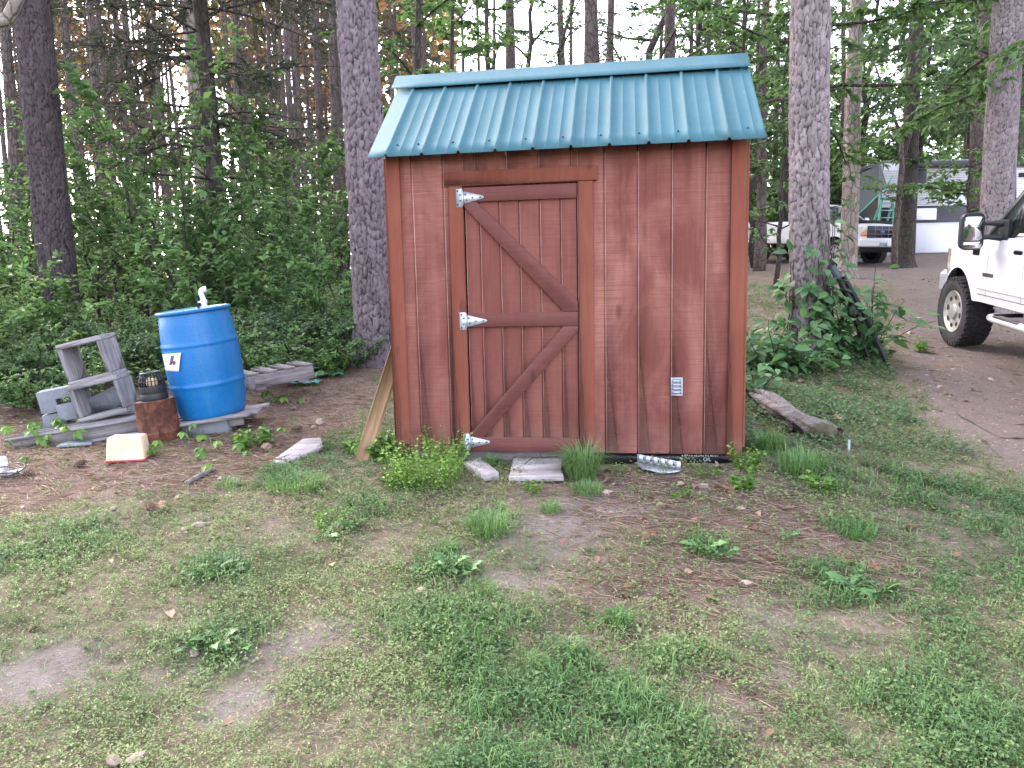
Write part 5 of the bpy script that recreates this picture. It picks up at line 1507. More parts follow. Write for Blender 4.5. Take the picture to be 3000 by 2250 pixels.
def leaf_twigs(gl, gw, pts, r, ntw, tlen, nleaf, leafL, tintm, flat=.25, wr=.004, kind=4, asp=.62):
    P = []; D = []; N = []; T = []
    for k in range(ntw):
        i = r.integers(1, len(pts)); f = r.random(); p = pts[i] * f + pts[i-1] * (1 - f)
        base = nrm(pts[i] - pts[i-1]); a = r.uniform(-1, 1)
        side = np.array([-base[1], base[0], 0]); d = nrm(base * .6 + side * np.sign(a) * r.uniform(.5, 1.2) + np.array([0, 0, r.uniform(-.2, .35)]))
        L = tlen * r.uniform(.5, 1.2)
        q = limb_path(p, d, L, 4, -.06, .12, r)
        gw.tube(q, np.linspace(wr, wr * .4, 5), 3, cap=False)
        tm = r.normal(0, .12)
        for j in range(nleaf):
            ii = r.integers(1, 5); ff = r.random(); pp = q[ii] * ff + q[ii-1] * (1 - ff)
            dd = nrm(nrm(q[ii] - q[ii-1]) * .6 + np.array([r.normal(0, .7), r.normal(0, .7), r.normal(-.25, flat)]))
            P.append(pp); D.append(dd); N.append((r.normal(0, flat), r.normal(0, flat), 1)); T.append(tintm + tm + r.normal(0, .13))
    n = len(P)
    leaves(gl, np.array(P), np.array(D), np.array(N), leafL * r.uniform(.65, 1.25, n), leafL * asp * r.uniform(.8, 1.2, n), np.clip(T, 0, 1), kind=kind)
def broadleaf(seed, h, R, z0, nl, ll, leafL, mat, bark='bark_dark', ntw=10, nleaf=13, elev=(.0, .5), name='broadleaf_tree', tlen=.6, bend=.04, tint=.45, asp=.62):
    r = np.random.default_rng(seed); root = empty(name, (0, 0, SINK))
    zz = np.linspace(-.25, h, 14); C = np.stack([np.cumsum(r.normal(0, bend, 14)), np.cumsum(r.normal(0, bend, 14)), zz], 1)
    gw = G(); gw.tube(C, R * (1 - .85 * np.clip(zz / h, 0, 1)) + .006, 9, wob=.12); gw.build('trunk', M[bark], root, smooth=True)
    gl = G(); gw = G()
    for k in range(nl):
        t = (k + r.random()) / nl; z = z0 + (h - z0) * t; a = k * 2.4 + r.uniform(-.5, .5)
        c = np.array([np.interp(z, zz, C[:, i]) for i in range(3)])
        L = ll * (1 - .6 * t) * r.uniform(.65, 1.15)
        pts = limb_path(c, (math.cos(a), math.sin(a), r.uniform(*elev)), L, 7, -.02, .14, r)
        gw.tube(pts, np.linspace(R * .30 * (1 - .5 * t) + .004, .004, 8), 5, cap=False)
        leaf_twigs(gl, gw, pts, r, ntw, tlen, nleaf, leafL, tint, asp=asp)
    tag(gw.build('limbs', M[bark], root), kind='stuff'); tag(gl.build('foliage', M[mat], root), kind='stuff')
    return reg(root)
def shrub(seed, h, ns, leafL, mat, ntw=12, nleaf=12, spread=.5, name='shrub', tlen=.35, tint=.45, asp=.6):
    r = np.random.default_rng(seed); root = empty(name, (0, 0, SINK)); gl = G(); gw = G(); gs = G()
    for k in range(ns):
        a = k * 2.4 + r.uniform(-.4, .4); L = h * r.uniform(.6, 1.1)
        pts = limb_path((.06 * math.cos(a), .06 * math.sin(a), -.05), (math.cos(a) * spread, math.sin(a) * spread, 1), L, 7, -.03, .13, r)
        gs.tube(pts, np.linspace(.006 + .006 * h, .003, 8), 5, cap=False)
        leaf_twigs(gl, gw, pts[1:], r, ntw, tlen, nleaf, leafL, tint, flat=.3, wr=.003, asp=asp)
    tag(gs.build('stems', M['bark_dark'], root), kind='stuff'); tag(gw.build('twigs', M['bark_dark'], root), kind='stuff'); tag(gl.build('foliage', M[mat], root), kind='stuff')
    return reg(root)

# ---- four near pines with modelled bark
def hero(px, py, Y, R, mat, seed, label, bend, cw=.055, ch=.13, depth=.022, base=None, hi=6.2):
    b = at(px, py, Y); x = b[0]; root = thing('pine_tree', label, 'pine tree', (x, Y, h1(x, Y)))
    g, e = hero_trunk(R, 19, seed, cw, ch, depth, bend, hi=hi)
    o = g.build('trunk', M[mat], root, smooth=True)
    A = o.data.attributes.new('crack', 'FLOAT', 'POINT'); A.data.foreach_set('value', e.astype(np.float32))
    r = np.random.default_rng(seed); gl = G(); gw = G(); pine_crown(gl, gw, 20.5, 14, 18, r, 2.4, 8, .22, .0)
    for gg in (gl, gw):
        for v in gg.v: v[:, 0] += bend[0] * 15; v[:, 1] += bend[1] * 15
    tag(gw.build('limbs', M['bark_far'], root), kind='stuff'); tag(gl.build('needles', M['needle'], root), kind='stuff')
    return root
hero(812, 770, 8.2, .205, 'hero_grey', 31, 'tall scaly grey pine standing close behind the left side of the shed', (-.012, 0), .052, .10, .022)
hero(1748, 765, 8.2, .198, 'hero_pale', 47, 'tall scaly grey pine with leafy vine round its foot right of the shed', (-.024, 0), .052, .115, .021)
hero(146, 772, 10.0, .215, 'hero_dark', 59, 'thick dark pine standing behind the grey box frames', (-.006, 0), .042, .10, .018)
hero(2148, 520, 12.2, .235, 'hero_pale', 71, 'leaning pale pine rising behind the hood of the near pickup', (.004, 0), .065, .085, .012)

# ---- single pines one can pick out
def tx(px, Y, py=610): return at(px, py, Y)[0]
def pine_at(px, w, dia, label, group=None, k=0, tilt=(0, 0), mat=None, name='pine_tree'):
    Y = dia * 1622 / w; x = tx(px, Y)
    return plant(PINES[k], x, Y, rng.uniform(0, 6), (dia / .28, dia / .28, rng.uniform(.95, 1.1)), label, 'pine tree', group, tilt=tilt)
GRP = 'slender pines of the stand left of the shed'
GL = 'slender grey pine in the far stand left of the shed'
left_list = [(35, 26, (.02, -.05)), (12, 15, 0), (62, 10, 0), (185, 17, 0), (206, 19, 0), (230, 20, (0, -.03)), (263, 16, 0), (304, 17, 0), (323, 18, 0), (376, 15, 0), (418, 11, 0), (536, 20, 0), (556, 9, 0), (578, 10, 0), (602, 12, 0), (642, 17, 0), (676, 13, 0), (690, 11, 0), (708, 18, 0), (736, 13, 0), (748, 12, 0), (331, 10, 0), (350, 10, 0), (396, 9, 0), (440, 10, 0), (246, 9, 0), (286, 10, 0), (122, 10, 0), (101, 12, 0), (662, 9, 0), (722, 9, 0), (516, 10, 0), (624, 9, 0), (590, 8, 0), (655, 11, 0), (-40, 18, 0), (-90, 22, 0), (-160, 16, 0)]
ORD = 'first second third fourth fifth sixth seventh eighth ninth tenth eleventh twelfth thirteenth fourteenth fifteenth sixteenth seventeenth eighteenth nineteenth twentieth'.split()
ORD += ['twenty-' + w_ for w_ in ORD[:9]] + ['thirtieth'] + ['thirty-' + w_ for w_ in ORD[:9]] + ['fortieth'] + ['forty-' + w_ for w_ in ORD[:9]] + ['fiftieth'] + ['fifty-' + w_ for w_ in ORD[:9]] + ['sixtieth'] + ['sixty-' + w_ for w_ in ORD[:9]]
left_list.sort(key=lambda q: q[0])
GLZ = None
zones = [(110, 'slender grey pine, %s from the left edge before the dark near pine'), (480, 'slender grey pine, %s to the right of the dark near pine'), (9999, 'slender grey pine, %s to the right of the cedar trunk')]
zc = [0, 0, 0]
for i, (px, w, tl_) in enumerate(left_list):
    zi = 0 if px < 110 else 1 if px < 480 else 2
    lab_p = zones[zi][1] % ORD[zc[zi]]; zc[zi] += 1
    tilt = tl_ if tl_ else (rng.normal(0, .012), rng.normal(-.012, .014))
    pine_at(px, w, rng.uniform(.25, .30), lab_p, GRP, i % 4, tilt)
GC = 'pines rising behind the shed roof'
for px, w, lab in ((830, 11, 'thin pine showing between the near grey pine and the roof corner'), (868, 14, 'pine stem next to the left end of the ridge cap'), (916, 16, 'pine above the left end of the roof among maple leaves'), (1015, 12, 'thin pine among leaves above the left half of the roof'),
    (1112, 22, 'pale pine above the roof, first from the left with clear bark'), (1222, 18, 'pine above the middle of the roof left of the thickest one'), (1282, 29, 'thickest pine above the middle of the roof'), (1322, 20, 'pale pine close right of the thickest one above the roof'),
    (1450, 27, 'pine above the right half of the roof beside a crooked dark tree'), (1550, 20, 'pine above the right end of the ridge cap'), (1636, 22, 'slim pine standing just right of the shed, before the far pickup tail')):
    pine_at(px, w, .31, lab, GC, int(rng.integers(0, 2)))
def mid_trunk(px, py, Y, R, mat, label, lean=(0, 0), hh=20, name='pine_tree', cat='pine tree'):
    x = at(px, py, Y)[0]; root = thing(name, label, cat, (x, Y, h1(x, Y)))
    zz = np.concatenate([[-.3, 0, .12, .3], np.linspace(.8, hh, 30)]); g = G()
    Rr = R * (1 - .62 * np.clip(zz / hh, 0, 1)); Rr[:4] *= [1.6, 1.4, 1.2, 1.07]
    g.tube(np.stack([lean[0] * zz + .02 * np.sin(zz), lean[1] * zz, zz], 1), Rr, 18, wob=.06); g.build('trunk', M[mat], root, smooth=True)
    r = np.random.default_rng(int(px)); gw = G(); dead_limbs(gw, hh, 2.5, 12, 26, r, R); tag(gw.build('dead_branches', M[mat], root), kind='stuff')
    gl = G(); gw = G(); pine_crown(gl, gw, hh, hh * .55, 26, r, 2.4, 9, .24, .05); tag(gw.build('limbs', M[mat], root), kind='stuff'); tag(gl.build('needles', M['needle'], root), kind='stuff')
    return root
mid_trunk(1829, 592, 19.0, .215, 'bark_pale', 'pale scaly pine standing in front of the far pickup cab', (.006, 0))
mid_trunk(1955, 574, 22.5, .24, 'bark_dark', 'dark pine standing between the far pickup and the camper', (.002, 0))
mid_trunk(2100, 560, 24.0, .26, 'bark_far', 'grey brown pine standing against the camper wall', (0, 0))
mid_trunk(460, 640, 16.0, .155, 'bark_pale', 'pale grey pine close behind the dark cedar', (-.012, 0))
# thin sapling with twin stem beside the dark pine
root = thing('sapling_tree', 'thin crooked sapling pressed against the dark pine by the far pickup', 'sapling', (tx(1932, 22.0), 22.0, h1(tx(1932, 22.0), 22.0)))
g = G(); q = [np.array([0, 0, -.1]), np.array([-.05, 0, .9]), np.array([.02, 0, 1.9]), np.array([.10, .05, 3.0]), np.array([.05, .1, 3.8])]
g.tube(q, [.10, .085, .085, .075, .06], 9, wob=.15); g.tube([q[3], (.35, .1, 3.9), (.8, .2, 5.2)], [.06, .05, .03], 7); g.tube([q[4], (-.4, .1, 4.8), (-.9, .2, 6.2)], [.05, .035, .02], 7); g.build('trunk', M['bark_far'], root, smooth=True)
gl = G(); gw = G(); r = np.random.default_rng(5)
for k in range(10):
    a = r.uniform(0, 6.3); pts = limb_path(q[2 + k % 3], (math.cos(a), math.sin(a) * .6, .4), r.uniform(.8, 2.0), 6, -.03, .15, r); gw.tube(pts, np.linspace(.018, .004, 7), 4, cap=False); leaf_twigs(gl, gw, pts, r, 7, .5, 9, .15, .6)
tag(gw.build('limbs', M['bark_dark'], root), kind='stuff'); tag(gl.build('foliage', M['leaf_mid'], root), kind='stuff')

# random depth of the left stand and the wood behind
GRD = 'distant pines deep in the stand left of the shed'
deep = sorted([(rng.uniform(-.95, -.16), rng.uniform(26, 62)) for k in range(64)])
for k, (ax_, Y) in enumerate(deep):
    x = ax_ * Y
    plant(PINES[int(rng.integers(0, 4))], x, Y, rng.uniform(0, 6), (rng.uniform(.75, 1.05),) * 2 + (rng.uniform(.9, 1.12),), 'distant slender pine, %s from the left among those deep in the stand' % ORD[k], 'pine tree', GRD, tilt=(rng.normal(0, .012), rng.normal(0, .015)))
GB = 'slender pines deep in the wood behind the roof and camper'
for k, (ax_, Y) in enumerate(sorted([(rng.uniform(-.14, .85), rng.uniform(30, 60)) for k in range(34)])):
    x = ax_ * Y
    plant(PINES[int(rng.integers(0, 3))], x, Y, rng.uniform(0, 6), (rng.uniform(.75, 1.1),) * 2 + (rng.uniform(.9, 1.1),), 'slender pine, %s from the left deep in the wood behind roof and camper' % ORD[k], 'pine tree', GB, tilt=(rng.normal(0, .012), rng.normal(0, .015)))

# ---- the dark cedar on the left
cx, cy = tx(487, 12.0), 12.0
root = thing('cedar_tree', 'dark cedar with wide drooping boughs in the left wood', 'cedar tree', (cx, cy, h1(cx, cy)))
r = np.random.default_rng(77); zz = np.linspace(-.3, 11, 18); g = G()
g.tube(np.stack([-.018 * zz, 0 * zz, zz], 1), .14 * (1 - .8 * np.clip(zz / 11, 0, 1)) + .01, 14, wob=.18); g.build('trunk', M['bark_dark'], root, smooth=True)
gl = G(); gw = G(); P = []; D = []; T = []
for k in range(120):
    z = r.uniform(1.9, 9.5); a = r.uniform(0, 2 * PI); L = (1.2 + 2.4 * min(1, (z - 1.5) / 3)) * r.uniform(.55, 1.0)
    pts = limb_path((-.018 * z, 0, z), (math.cos(a), math.sin(a), r.uniform(-.05, .3)), L, 7, -.055, .12, r); gw.tube(pts, np.linspace(.022, .004, 8), 4, cap=False)
    den = np.clip((z - 2.4) / 2.0, .05, 1)
    for q in range(15):
        i = r.integers(2, 8); f = r.random(); p = pts[i] * f + pts[i-1] * (1 - f); d = nrm(nrm(pts[i] - pts[i-1]) * .7 + r.normal(0, .6, 3) + [0, 0, -.25]); Lq = r.uniform(.2, .55)
        tw_ = limb_path(p, d, Lq, 3, -.08, .2, r); gw.tube(tw_, [.004, .003, .002, .001], 3, cap=False)
        if r.random() < den:
            for s_ in range(30):
                ii = r.integers(1, 4); ff = r.random(); P.append(tw_[ii] * ff + tw_[ii-1] * (1 - ff)); D.append(nrm(d + r.normal(0, .55, 3))); T.append(np.clip(r.normal(.45, .2), 0, 1))
n = len(P); leaves(gl, np.array(P), np.array(D), rng.normal(0, 1, (n, 3)) + [0, 0, .6], rng.uniform(.06, .15, n), rng.uniform(.012, .024, n), np.array(T), kind=4)
tag(gw.build('boughs', M['bark_dark'], root), kind='stuff'); tag(gl.build('foliage', M['leaf_dark'], root), kind='stuff')
# creeper on the cedar trunk
gl = G(); n = 240; z = rng.uniform(1.2, 4.2, n); a = rng.uniform(0, 2 * PI, n); P = np.stack([-.018 * z + .15 * np.cos(a), .15 * np.sin(a), z], 1); D = np.stack([np.cos(a), np.sin(a), rng.uniform(-1, .2, n)], 1)
leaves(gl, P, D, np.tile([0, 0, 1.], (n, 1)), rng.uniform(.07, .13, n), rng.uniform(.05, .08, n), rng.uniform(.1, .7, n)); tag(gl.build('climbing_leaves', M['leaf_mid'], root), kind='stuff')

# ---- maples, dogwoods, crooked oaks
MAPLE = [broadleaf(201, 8.5, .085, 1.3, 16, 2.9, .17, 'leaf_mid', ntw=10, nleaf=12), broadleaf(202, 10.5, .11, 2.0, 18, 3.2, .18, 'leaf_bright', ntw=10, nleaf=11, tint=.4), broadleaf(203, 7.0, .07, .8, 15, 2.4, .15, 'leaf_blue', ntw=10, nleaf=12)]
DOG = [broadleaf(211, 9.0, .10, 3.2, 24, 3.7, .145, 'leaf_blue', ntw=18, nleaf=18, elev=(-.1, .22), name='dogwood_tree', tlen=.7, asp=.6), broadleaf(212, 9.8, .11, 3.3, 24, 3.6, .15, 'leaf_mid', ntw=16, nleaf=16, elev=(-.1, .25), name='dogwood_tree', tlen=.7)]
OAK = [broadleaf(221, 9.5, .13, 3.6, 12, 3.2, .13, 'leaf_mid', ntw=8, nleaf=11, elev=(.2, 1.1), name='oak_tree', bend=.26, tint=.5), broadleaf(222, 11, .15, 4.0, 13, 3.6, .14, 'leaf_blue', ntw=8, nleaf=11, elev=(.1, 1.0), name='oak_tree', bend=.24, tint=.5)]
def tree_at(pr, px, Y, sc, lab, cat, grp, rz=None):
    return plant(pr, tx(px, Y), Y, rng.uniform(0, 6) if rz is None else rz, sc, lab, cat, grp)
gm = 'young maples behind the shed'
for pr, px, Y, sc, lab in ((MAPLE[1], 905, 13.0, .80, 'maple spreading bright leaves above the left end of the shed roof'), (MAPLE[0], 985, 16.0, .95, 'maple with dark leafy boughs above the left half of the roof'), (MAPLE[1], 1075, 19, .95, 'tall maple with thin leaves near the first pale pine above the roof'), (MAPLE[2], 1180, 24, .9, 'low maple clump showing just over the middle of the roof'),
    (MAPLE[2], 1500, 26, 1.1, 'bright maple clump showing over the right part of the roof'), (MAPLE[0], 1590, 22, 1.1, 'maple leafing out between the roof end and the vine covered pine'), (MAPLE[2], 1675, 17, .8, 'small maple right beside the right wall of the shed')):
    tree_at(pr, px, Y, sc, lab, 'maple tree', gm)
gd = 'dogwoods hanging over the right side'
for pr, px, Y, sc, lab, rz in ((DOG[0], 2168, 14.6, 1.15, 'dogwood with layered pale leaves above the camper', 1.2), (DOG[0], 2112, 25.5, 1.25, 'dogwood filling the upper right corner behind the leaning pine', 3.0), (DOG[1], 1752, 13.0, .95, 'dogwood hidden behind the vine covered pine with boughs on both sides', .6), (DOG[1], 2290, 13.2, 1.2, 'dogwood at the right edge beyond the near pickup', 2.2), (DOG[0], 2330, 17.0, 1.3, 'dogwood outside the right edge reaching in over the camper', 5.1), (DOG[1], 1690, 30.0, 1.35, 'dogwood deep between the slim pine and the vine covered pine', 4.4), (DOG[0], 1965, 31.5, 1.3, 'dogwood rising behind the middle of the camper', 4.0)):
    tree_at(pr, px, Y, sc, lab, 'dogwood tree', gd, rz)
go_ = 'crooked dark oaks behind the roof'
for pr, px, Y, sc, lab, rz in ((OAK[0], 1160, 21, 1.0, 'crooked dark oak forking above the left middle of the roof', .4), (OAK[1], 1400, 20, 1.0, 'curving dark oak between two pines above the right half of the roof', 2.0), (OAK[0], 1490, 24, 1.05, 'second curving dark oak right of the pine above the roof', 3.8), (OAK[1], 1250, 27, 1.0, 'dark oak behind the thickest pine above the roof', 5.0), (OAK[0], 1600, 25, 1.1, 'dark oak with a long bough between the roof end and the vine pine', 1.0), (OAK[1], 1850, 34, 1.2, 'dark oak deep behind the far pickup', 2.5)):
    tree_at(pr, px, Y, sc, lab, 'oak tree', go_, rz)
# leafy wall behind on the right and, thinner, on the left
gw_ = 'leafy trees closing the view behind the shed and the camper'
for k, (px, Y) in enumerate(sorted([(rng.uniform(1000, 2500), rng.uniform(31, 52)) for k in range(34)])):
    tree_at([MAPLE[0], MAPLE[2], DOG[1], MAPLE[1], DOG[0]][k % 5], px, Y, rng.uniform(1.0, 1.7) * (1.1 if px > 1450 else .75), 'leafy tree, %s from the left in the green wall behind roof and camper' % ORD[k], 'leafy tree', gw_)
gl_ = 'leafy saplings between the pines on the left'
for k, (px, Y) in enumerate(sorted([(rng.uniform(-150, 800), rng.uniform(17, 38)) for k in range(20)])):
    tree_at(MAPLE[k % 3], px, Y, rng.uniform(.35, .62) * (1.25 if px > 520 else .9), 'leafy sapling, %s from the left among the pine stems left of the shed' % ORD[k], 'sapling', gl_)
# overhanging limb at the upper left corner
root = thing('leaning_tree', 'grey leaning limb curving through the upper left corner', 'tree', (-6.9, 8.4, h1(-6.9, 8.4)))
b0 = np.array(root.location); A1, A2, A3 = at(-60, 62, 8.4) - b0, at(18, 38, 8.4) - b0, at(46, -18, 8.4) - b0
g = G(); g.tube([(0, 0, -.2), (-.1, 0, 1.5), A1 * [1, 1, .8] + [-.2, 0, 0], A1, (A1 + A2) / 2 + [0, 0, -.02], A2, A3, A3 + [.1, .1, 1.2]], [.10, .09, .08, .07, .067, .064, .06, .04], 12); g.build('trunk', M['bark_pale'], root, smooth=True)

# ---- understorey
SH = [shrub(301, 2.3, 8, .105, 'leaf_mid', 14, 13, .42, tlen=.45), shrub(302, 1.5, 8, .098, 'leaf_bright', 12, 11, .5, tlen=.35), shrub(303, 1.0, 9, .055, 'leaf_blue', 14, 14, .65, tlen=.28), shrub(304, 3.2, 7, .12, 'leaf_mid', 18, 13, .33, tlen=.55, tint=.35), shrub(305, .6, 10, .05, 'leaf_bright', 10, 12, .8, tlen=.22, tint=.3)]
gs_ = 'leafy shrubs of the undergrowth left of the shed'
def sh(k, px, Y, sc, lab='leafy shrub in the undergrowth between the left pine and the shed', grp=gs_):
    return plant(SH[k], tx(px, Y), Y, rng.uniform(0, 6), sc, lab, 'shrub', grp)
sh(3, 390, 11.0, 1.05, 'tall leafy shrub between the dark left pine and the cedar'); sh(3, 330, 12.5, 1.1, 'tall shrub against the bright gap right of the dark left pine')
sh(1, 455, 9.2, 1.15, 'bright green bush just above the blue barrel'); sh(0, 610, 9.6, .85, 'thin stemmed bush right of the barrel pipe'); sh(0, 560, 10.5, 1.0, 'leafy bush behind the barrel near the cedar foot'); sh(1, 690, 9.0, .95, 'bush between the barrel and the near grey pine')
shc = {}
for k, (i, px, Y, s_) in enumerate(sorted([(3, 235, 12, 1.1), (3, 280, 14, 1.15), (3, 600, 11.5, .95), (3, 660, 12.5, 1.0), (3, 430, 10.6, 1.1), (3, 60, 11.5, 1.0), (0, -20, 10.5, 1.0), (3, 20, 14, .95), (1, 90, 9.0, .9), (1, 20, 8.8, 1.0), (2, 180, 8.7, .9), (2, 60, 8.0, .9), (2, 110, 7.6, .8), (4, 30, 7.2, 1.2), (4, 85, 7.0, 1.0),  (2, 330, 8.8, .95), (2, 280, 8.3, .9), (4, 300, 7.7, 1.1), (1, 250, 9.4, .9),
      (2, 560, 8.5, .95), (2, 640, 8.4, 1.0),  (4, 600, 7.8, 1.2), (4, 680, 7.9, 1.1), (2, 730, 8.6, .9), (0, 500, 11.5, .9), (3, 740, 13, .8), (3, 560, 15, .9), (2, 400, 8.2, .9), (4, 540, 7.5, 1.0), (4, 745, 8.0, .8), (3, 450, 15, .9), (3, 180, 16, 1.0), (3, 100, 17, 1.0), (0, -70, 8.5, 1.0), (1, -60, 7.6, 1.0), (3, -100, 11, 1.0), (2, 10, 7.7, .8), (2, 470, 8.0, .9), (3, 520, 19, 1.1), (3, 690, 20, 1.1), (3, 380, 20, 1.0), (3, 600, 24, 1.2), (3, 260, 22, 1.0), (3, 740, 26, 1.2)], key=lambda q: q[1])):
    zn_ = ('nearest' if Y < 9 else 'middle' if Y < 12.6 else 'deepest') + ' row ' + ('left of the box frames' if px < 120 else 'behind the barrel' if px < 500 else 'right of the barrel')
    shc[zn_] = shc.get(zn_, -1) + 1
    sh(i, px, Y, s_, ['wide leafy', 'bright bushy', 'low small leaved', 'tall leafy', 'small bright'][i] + ' shrub, %s of the %s' % (ORD[shc[zn_]], zn_))
gr_ = 'shrubs in the green wall behind the far pickup'
for k, (px, Y) in enumerate(sorted([(rng.uniform(1560, 2000), rng.uniform(30, 38)) for k in range(22)])):
    plant(SH[3 if k % 2 else 0], tx(px, Y), Y, rng.uniform(0, 6), rng.uniform(1.3, 2.1), 'shrub, %s from the left in the green wall behind the far pickup' % ORD[k], 'shrub', gr_)
# branch of leaves hanging before the camper
plant(SH[1], tx(2055, 15.5), 15.5, 1.0, 1.0, 'bright leafy bush before the camper left of the leaning pine', 'shrub', None, zoff=1.0) if False else None
root = thing('sapling_tree', 'bright leafed sapling before the camper beside the leaning pine', 'sapling', (tx(2085, 13.2), 13.2, h1(tx(2085, 13.2), 13.2)))
r = np.random.default_rng(9); g = G(); g.tube([(0, 0, -.1), (.05, 0, 1.0), (-.05, 0, 2.0), (0, 0, 2.7)], [.03, .026, .02, .01], 7); g.build('trunk', M['bark_dark'], root, smooth=True)
gl = G(); gw = G()
for k in range(15):
    a = r.uniform(0, 6.3); z = r.uniform(1.2, 2.6); pts = limb_path((0, 0, z), (math.cos(a), math.sin(a), .25), r.uniform(.5, 1.0), 6, -.05, .12, r); gw.tube(pts, np.linspace(.012, .003, 7), 4, cap=False); leaf_twigs(gl, gw, pts, r, 7, .35, 9, .115, .55)
tag(gw.build('limbs', M['bark_dark'], root), kind='stuff'); tag(gl.build('foliage', M['leaf_bright'], root), kind='stuff')

# ---- vine and brush round the right pine: leaves one by one
def leaf_mesh(L, Wd, mat, name, tint=.5, kind=6):
    g = G(); leaves(g, np.array([[0., 0, 0]]), np.array([[1., 0, 0]]), np.array([[0., 0, 1]]), L, Wd, tint, fold=.16, kind=kind); return g.mesh(name, M[mat], True)
VL = [leaf_mesh(.125, .07, 'leaf_vine', 'leaf', t) for t in (.15, .4, .6, .85)]
def put_leaf(mesh, parent, p, d, nup, s=1.0, name='leaf'):
    d = nrm(np.array(d, float)); n_ = np.array(nup, float); y = nrm(np.cross(n_, d)); n_ = np.cross(d, y)
    o = bpy.data.objects.new(name, mesh); mm = Matrix.Identity(4)
    for i in range(3): mm[i][0] = d[i] * s; mm[i][1] = y[i] * s; mm[i][2] = n_[i] * s; mm[i][3] = p[i]
    o.matrix_local = mm; o.parent = parent; COL.objects.link(o); return o
def brush(name, label, cat, px, py, stems, nleaf, seed, meshes, ls=1.0, wood='twig', Y=None):
    r = np.random.default_rng(seed); b = gp(px, py) if Y is None else np.array([tx(px, Y), Y, h1(tx(px, Y), Y)]); root = thing(name, label, cat, tuple(b)); gw = G(); allp = []
    for (dx_, dy_, L, ez) in stems:
        pts = limb_path((r.normal(0, .05), r.normal(0, .05), -.02), (dx_, dy_, ez), L, 7, -.03, .12, r); gw.tube(pts, np.linspace(.007, .003, 8), 5, cap=False); allp.append(pts)
    tag(gw.build('stems', M[wood], root), kind='stuff')
    for k in range(nleaf):
        pts = allp[k % len(allp)]; i = r.integers(1, 8); f = r.random(); p = pts[i] * f + pts[i-1] * (1 - f) + r.normal(0, .055, 3)
        if p[2] < .02: p[2] = .03
        a = r.uniform(0, 2 * PI)
        put_leaf(meshes[r.integers(0, len(meshes))], root, p, (math.cos(a), math.sin(a) - .3, r.uniform(-.6, .25)), (r.normal(0, .35), r.normal(-.25, .35), 1), ls * r.uniform(.7, 1.3))
    return root
tv = np.array([tx(1748, 8.2, 700), 8.2, 0]); 
def tvine():
    r = np.random.default_rng(21); root = thing('climbing_vine', 'dark leafy vine climbing the foot of the right hand pine', 'vine', (tv[0], tv[1] - .2, h1(tv[0], tv[1] - .2)))
    gw = G(); P = []
    for k in range(11):
        a = r.uniform(-2.7, -.4); z = 0; q = []
        for s_ in range(9):
            a += r.normal(0, .16); z = s_ * r.uniform(.15, .19); rr = .225 + .10 * math.exp(-z / .25)
            q.append((rr * math.cos(a), .2 + rr * math.sin(a), z))
        gw.tube(q, np.linspace(.008, .003, 9), 5, cap=False); P.append(np.array(q))
    tag(gw.build('stems', M['twig'], root), kind='stuff')
    for k in range(290):
        q = P[k % 11]; i = r.integers(1, 9); f = r.random(); t = i
        if i > 5 and k % 3: i = r.integers(1, 6)
        p = q[i] * f + q[i-1] * (1 - f); out = nrm(np.array([p[0], p[1] - .2, 0])); p = p + out * r.uniform(.02, .16) + r.normal(0, .03, 3)
        d = nrm(out * .5 + np.array([r.normal(0, .7), r.normal(0, .4), r.uniform(-.7, .2)]))
        put_leaf(VL[r.integers(0, 4)], root, p, d, out * .8 + np.array([0, 0, .8]) + r.normal(0, .2, 3), r.uniform(.7, 1.35))
tvine()
fan = lambda n, sp, L, seed: [(math.cos(a) * sp, math.sin(a) * sp, L * (.7 + .5 * ((k * 7919 + seed) % 100) / 100), 1) for k, a in enumerate(np.linspace(0, 2 * PI, n, endpoint=False))]
brush('shrub', 'round leaved bush over the folded tripod by the vine covered pine', 'shrub', 1862, 775, fan(13, .75, .95, 3), 295, 22, VL, 1.15)
brush('shrub', 'dark leafy bush between the shed corner and the vine covered pine', 'shrub', 1660, 800, fan(14, .8, .6, 5), 290, 23, VL, 1.05)
brush('shrub', 'low dark leafy bush at the foot of the vine covered pine', 'shrub', 1740, 800, fan(11, .9, .42, 8), 200, 24, VL, .95)
brush('shrub', 'low dark leafy bush against the lower right wall of the shed', 'shrub', 1625, 860, fan(9, .6, .35, 2), 170, 25, VL, .9)

# ---- the wood beyond, read as one mass
gl = G(); n = 15000
az = rng.uniform(-.10, .95, n); d = rng.uniform(56, 92, n); X = az * d; Yd = d
hz = H0(X, Yd); top = 10 + 13 * fbm(az * 14, d * .02, 61, 3); z = hz + rng.random(n) ** .8 * top * np.clip(.65 + az * .9, .5, 1.2)
den = fbm(az * 40, z * .25, 8, 3); k = den > .40
leaves(gl, np.stack([X, Yd, z], 1)[k], rng.normal(0, 1, (k.sum(), 3)), rng.normal(0, 1, (k.sum(), 3)), rng.uniform(.5, 1.1, k.sum()), rng.uniform(.4, .8, k.sum()), np.clip(rng.normal(.5, .25, k.sum()), 0, 1))
n = 34000; az = rng.uniform(-1.1, -.06, n); d = rng.uniform(48, 85, n); z = H0(az * d, d) + 7 + 18 * rng.random(n) ** .7; kk = fbm(az * 26, z * .2, 19, 3) > .53 - .22 * np.clip((az + .46) / .14, 0, 1)
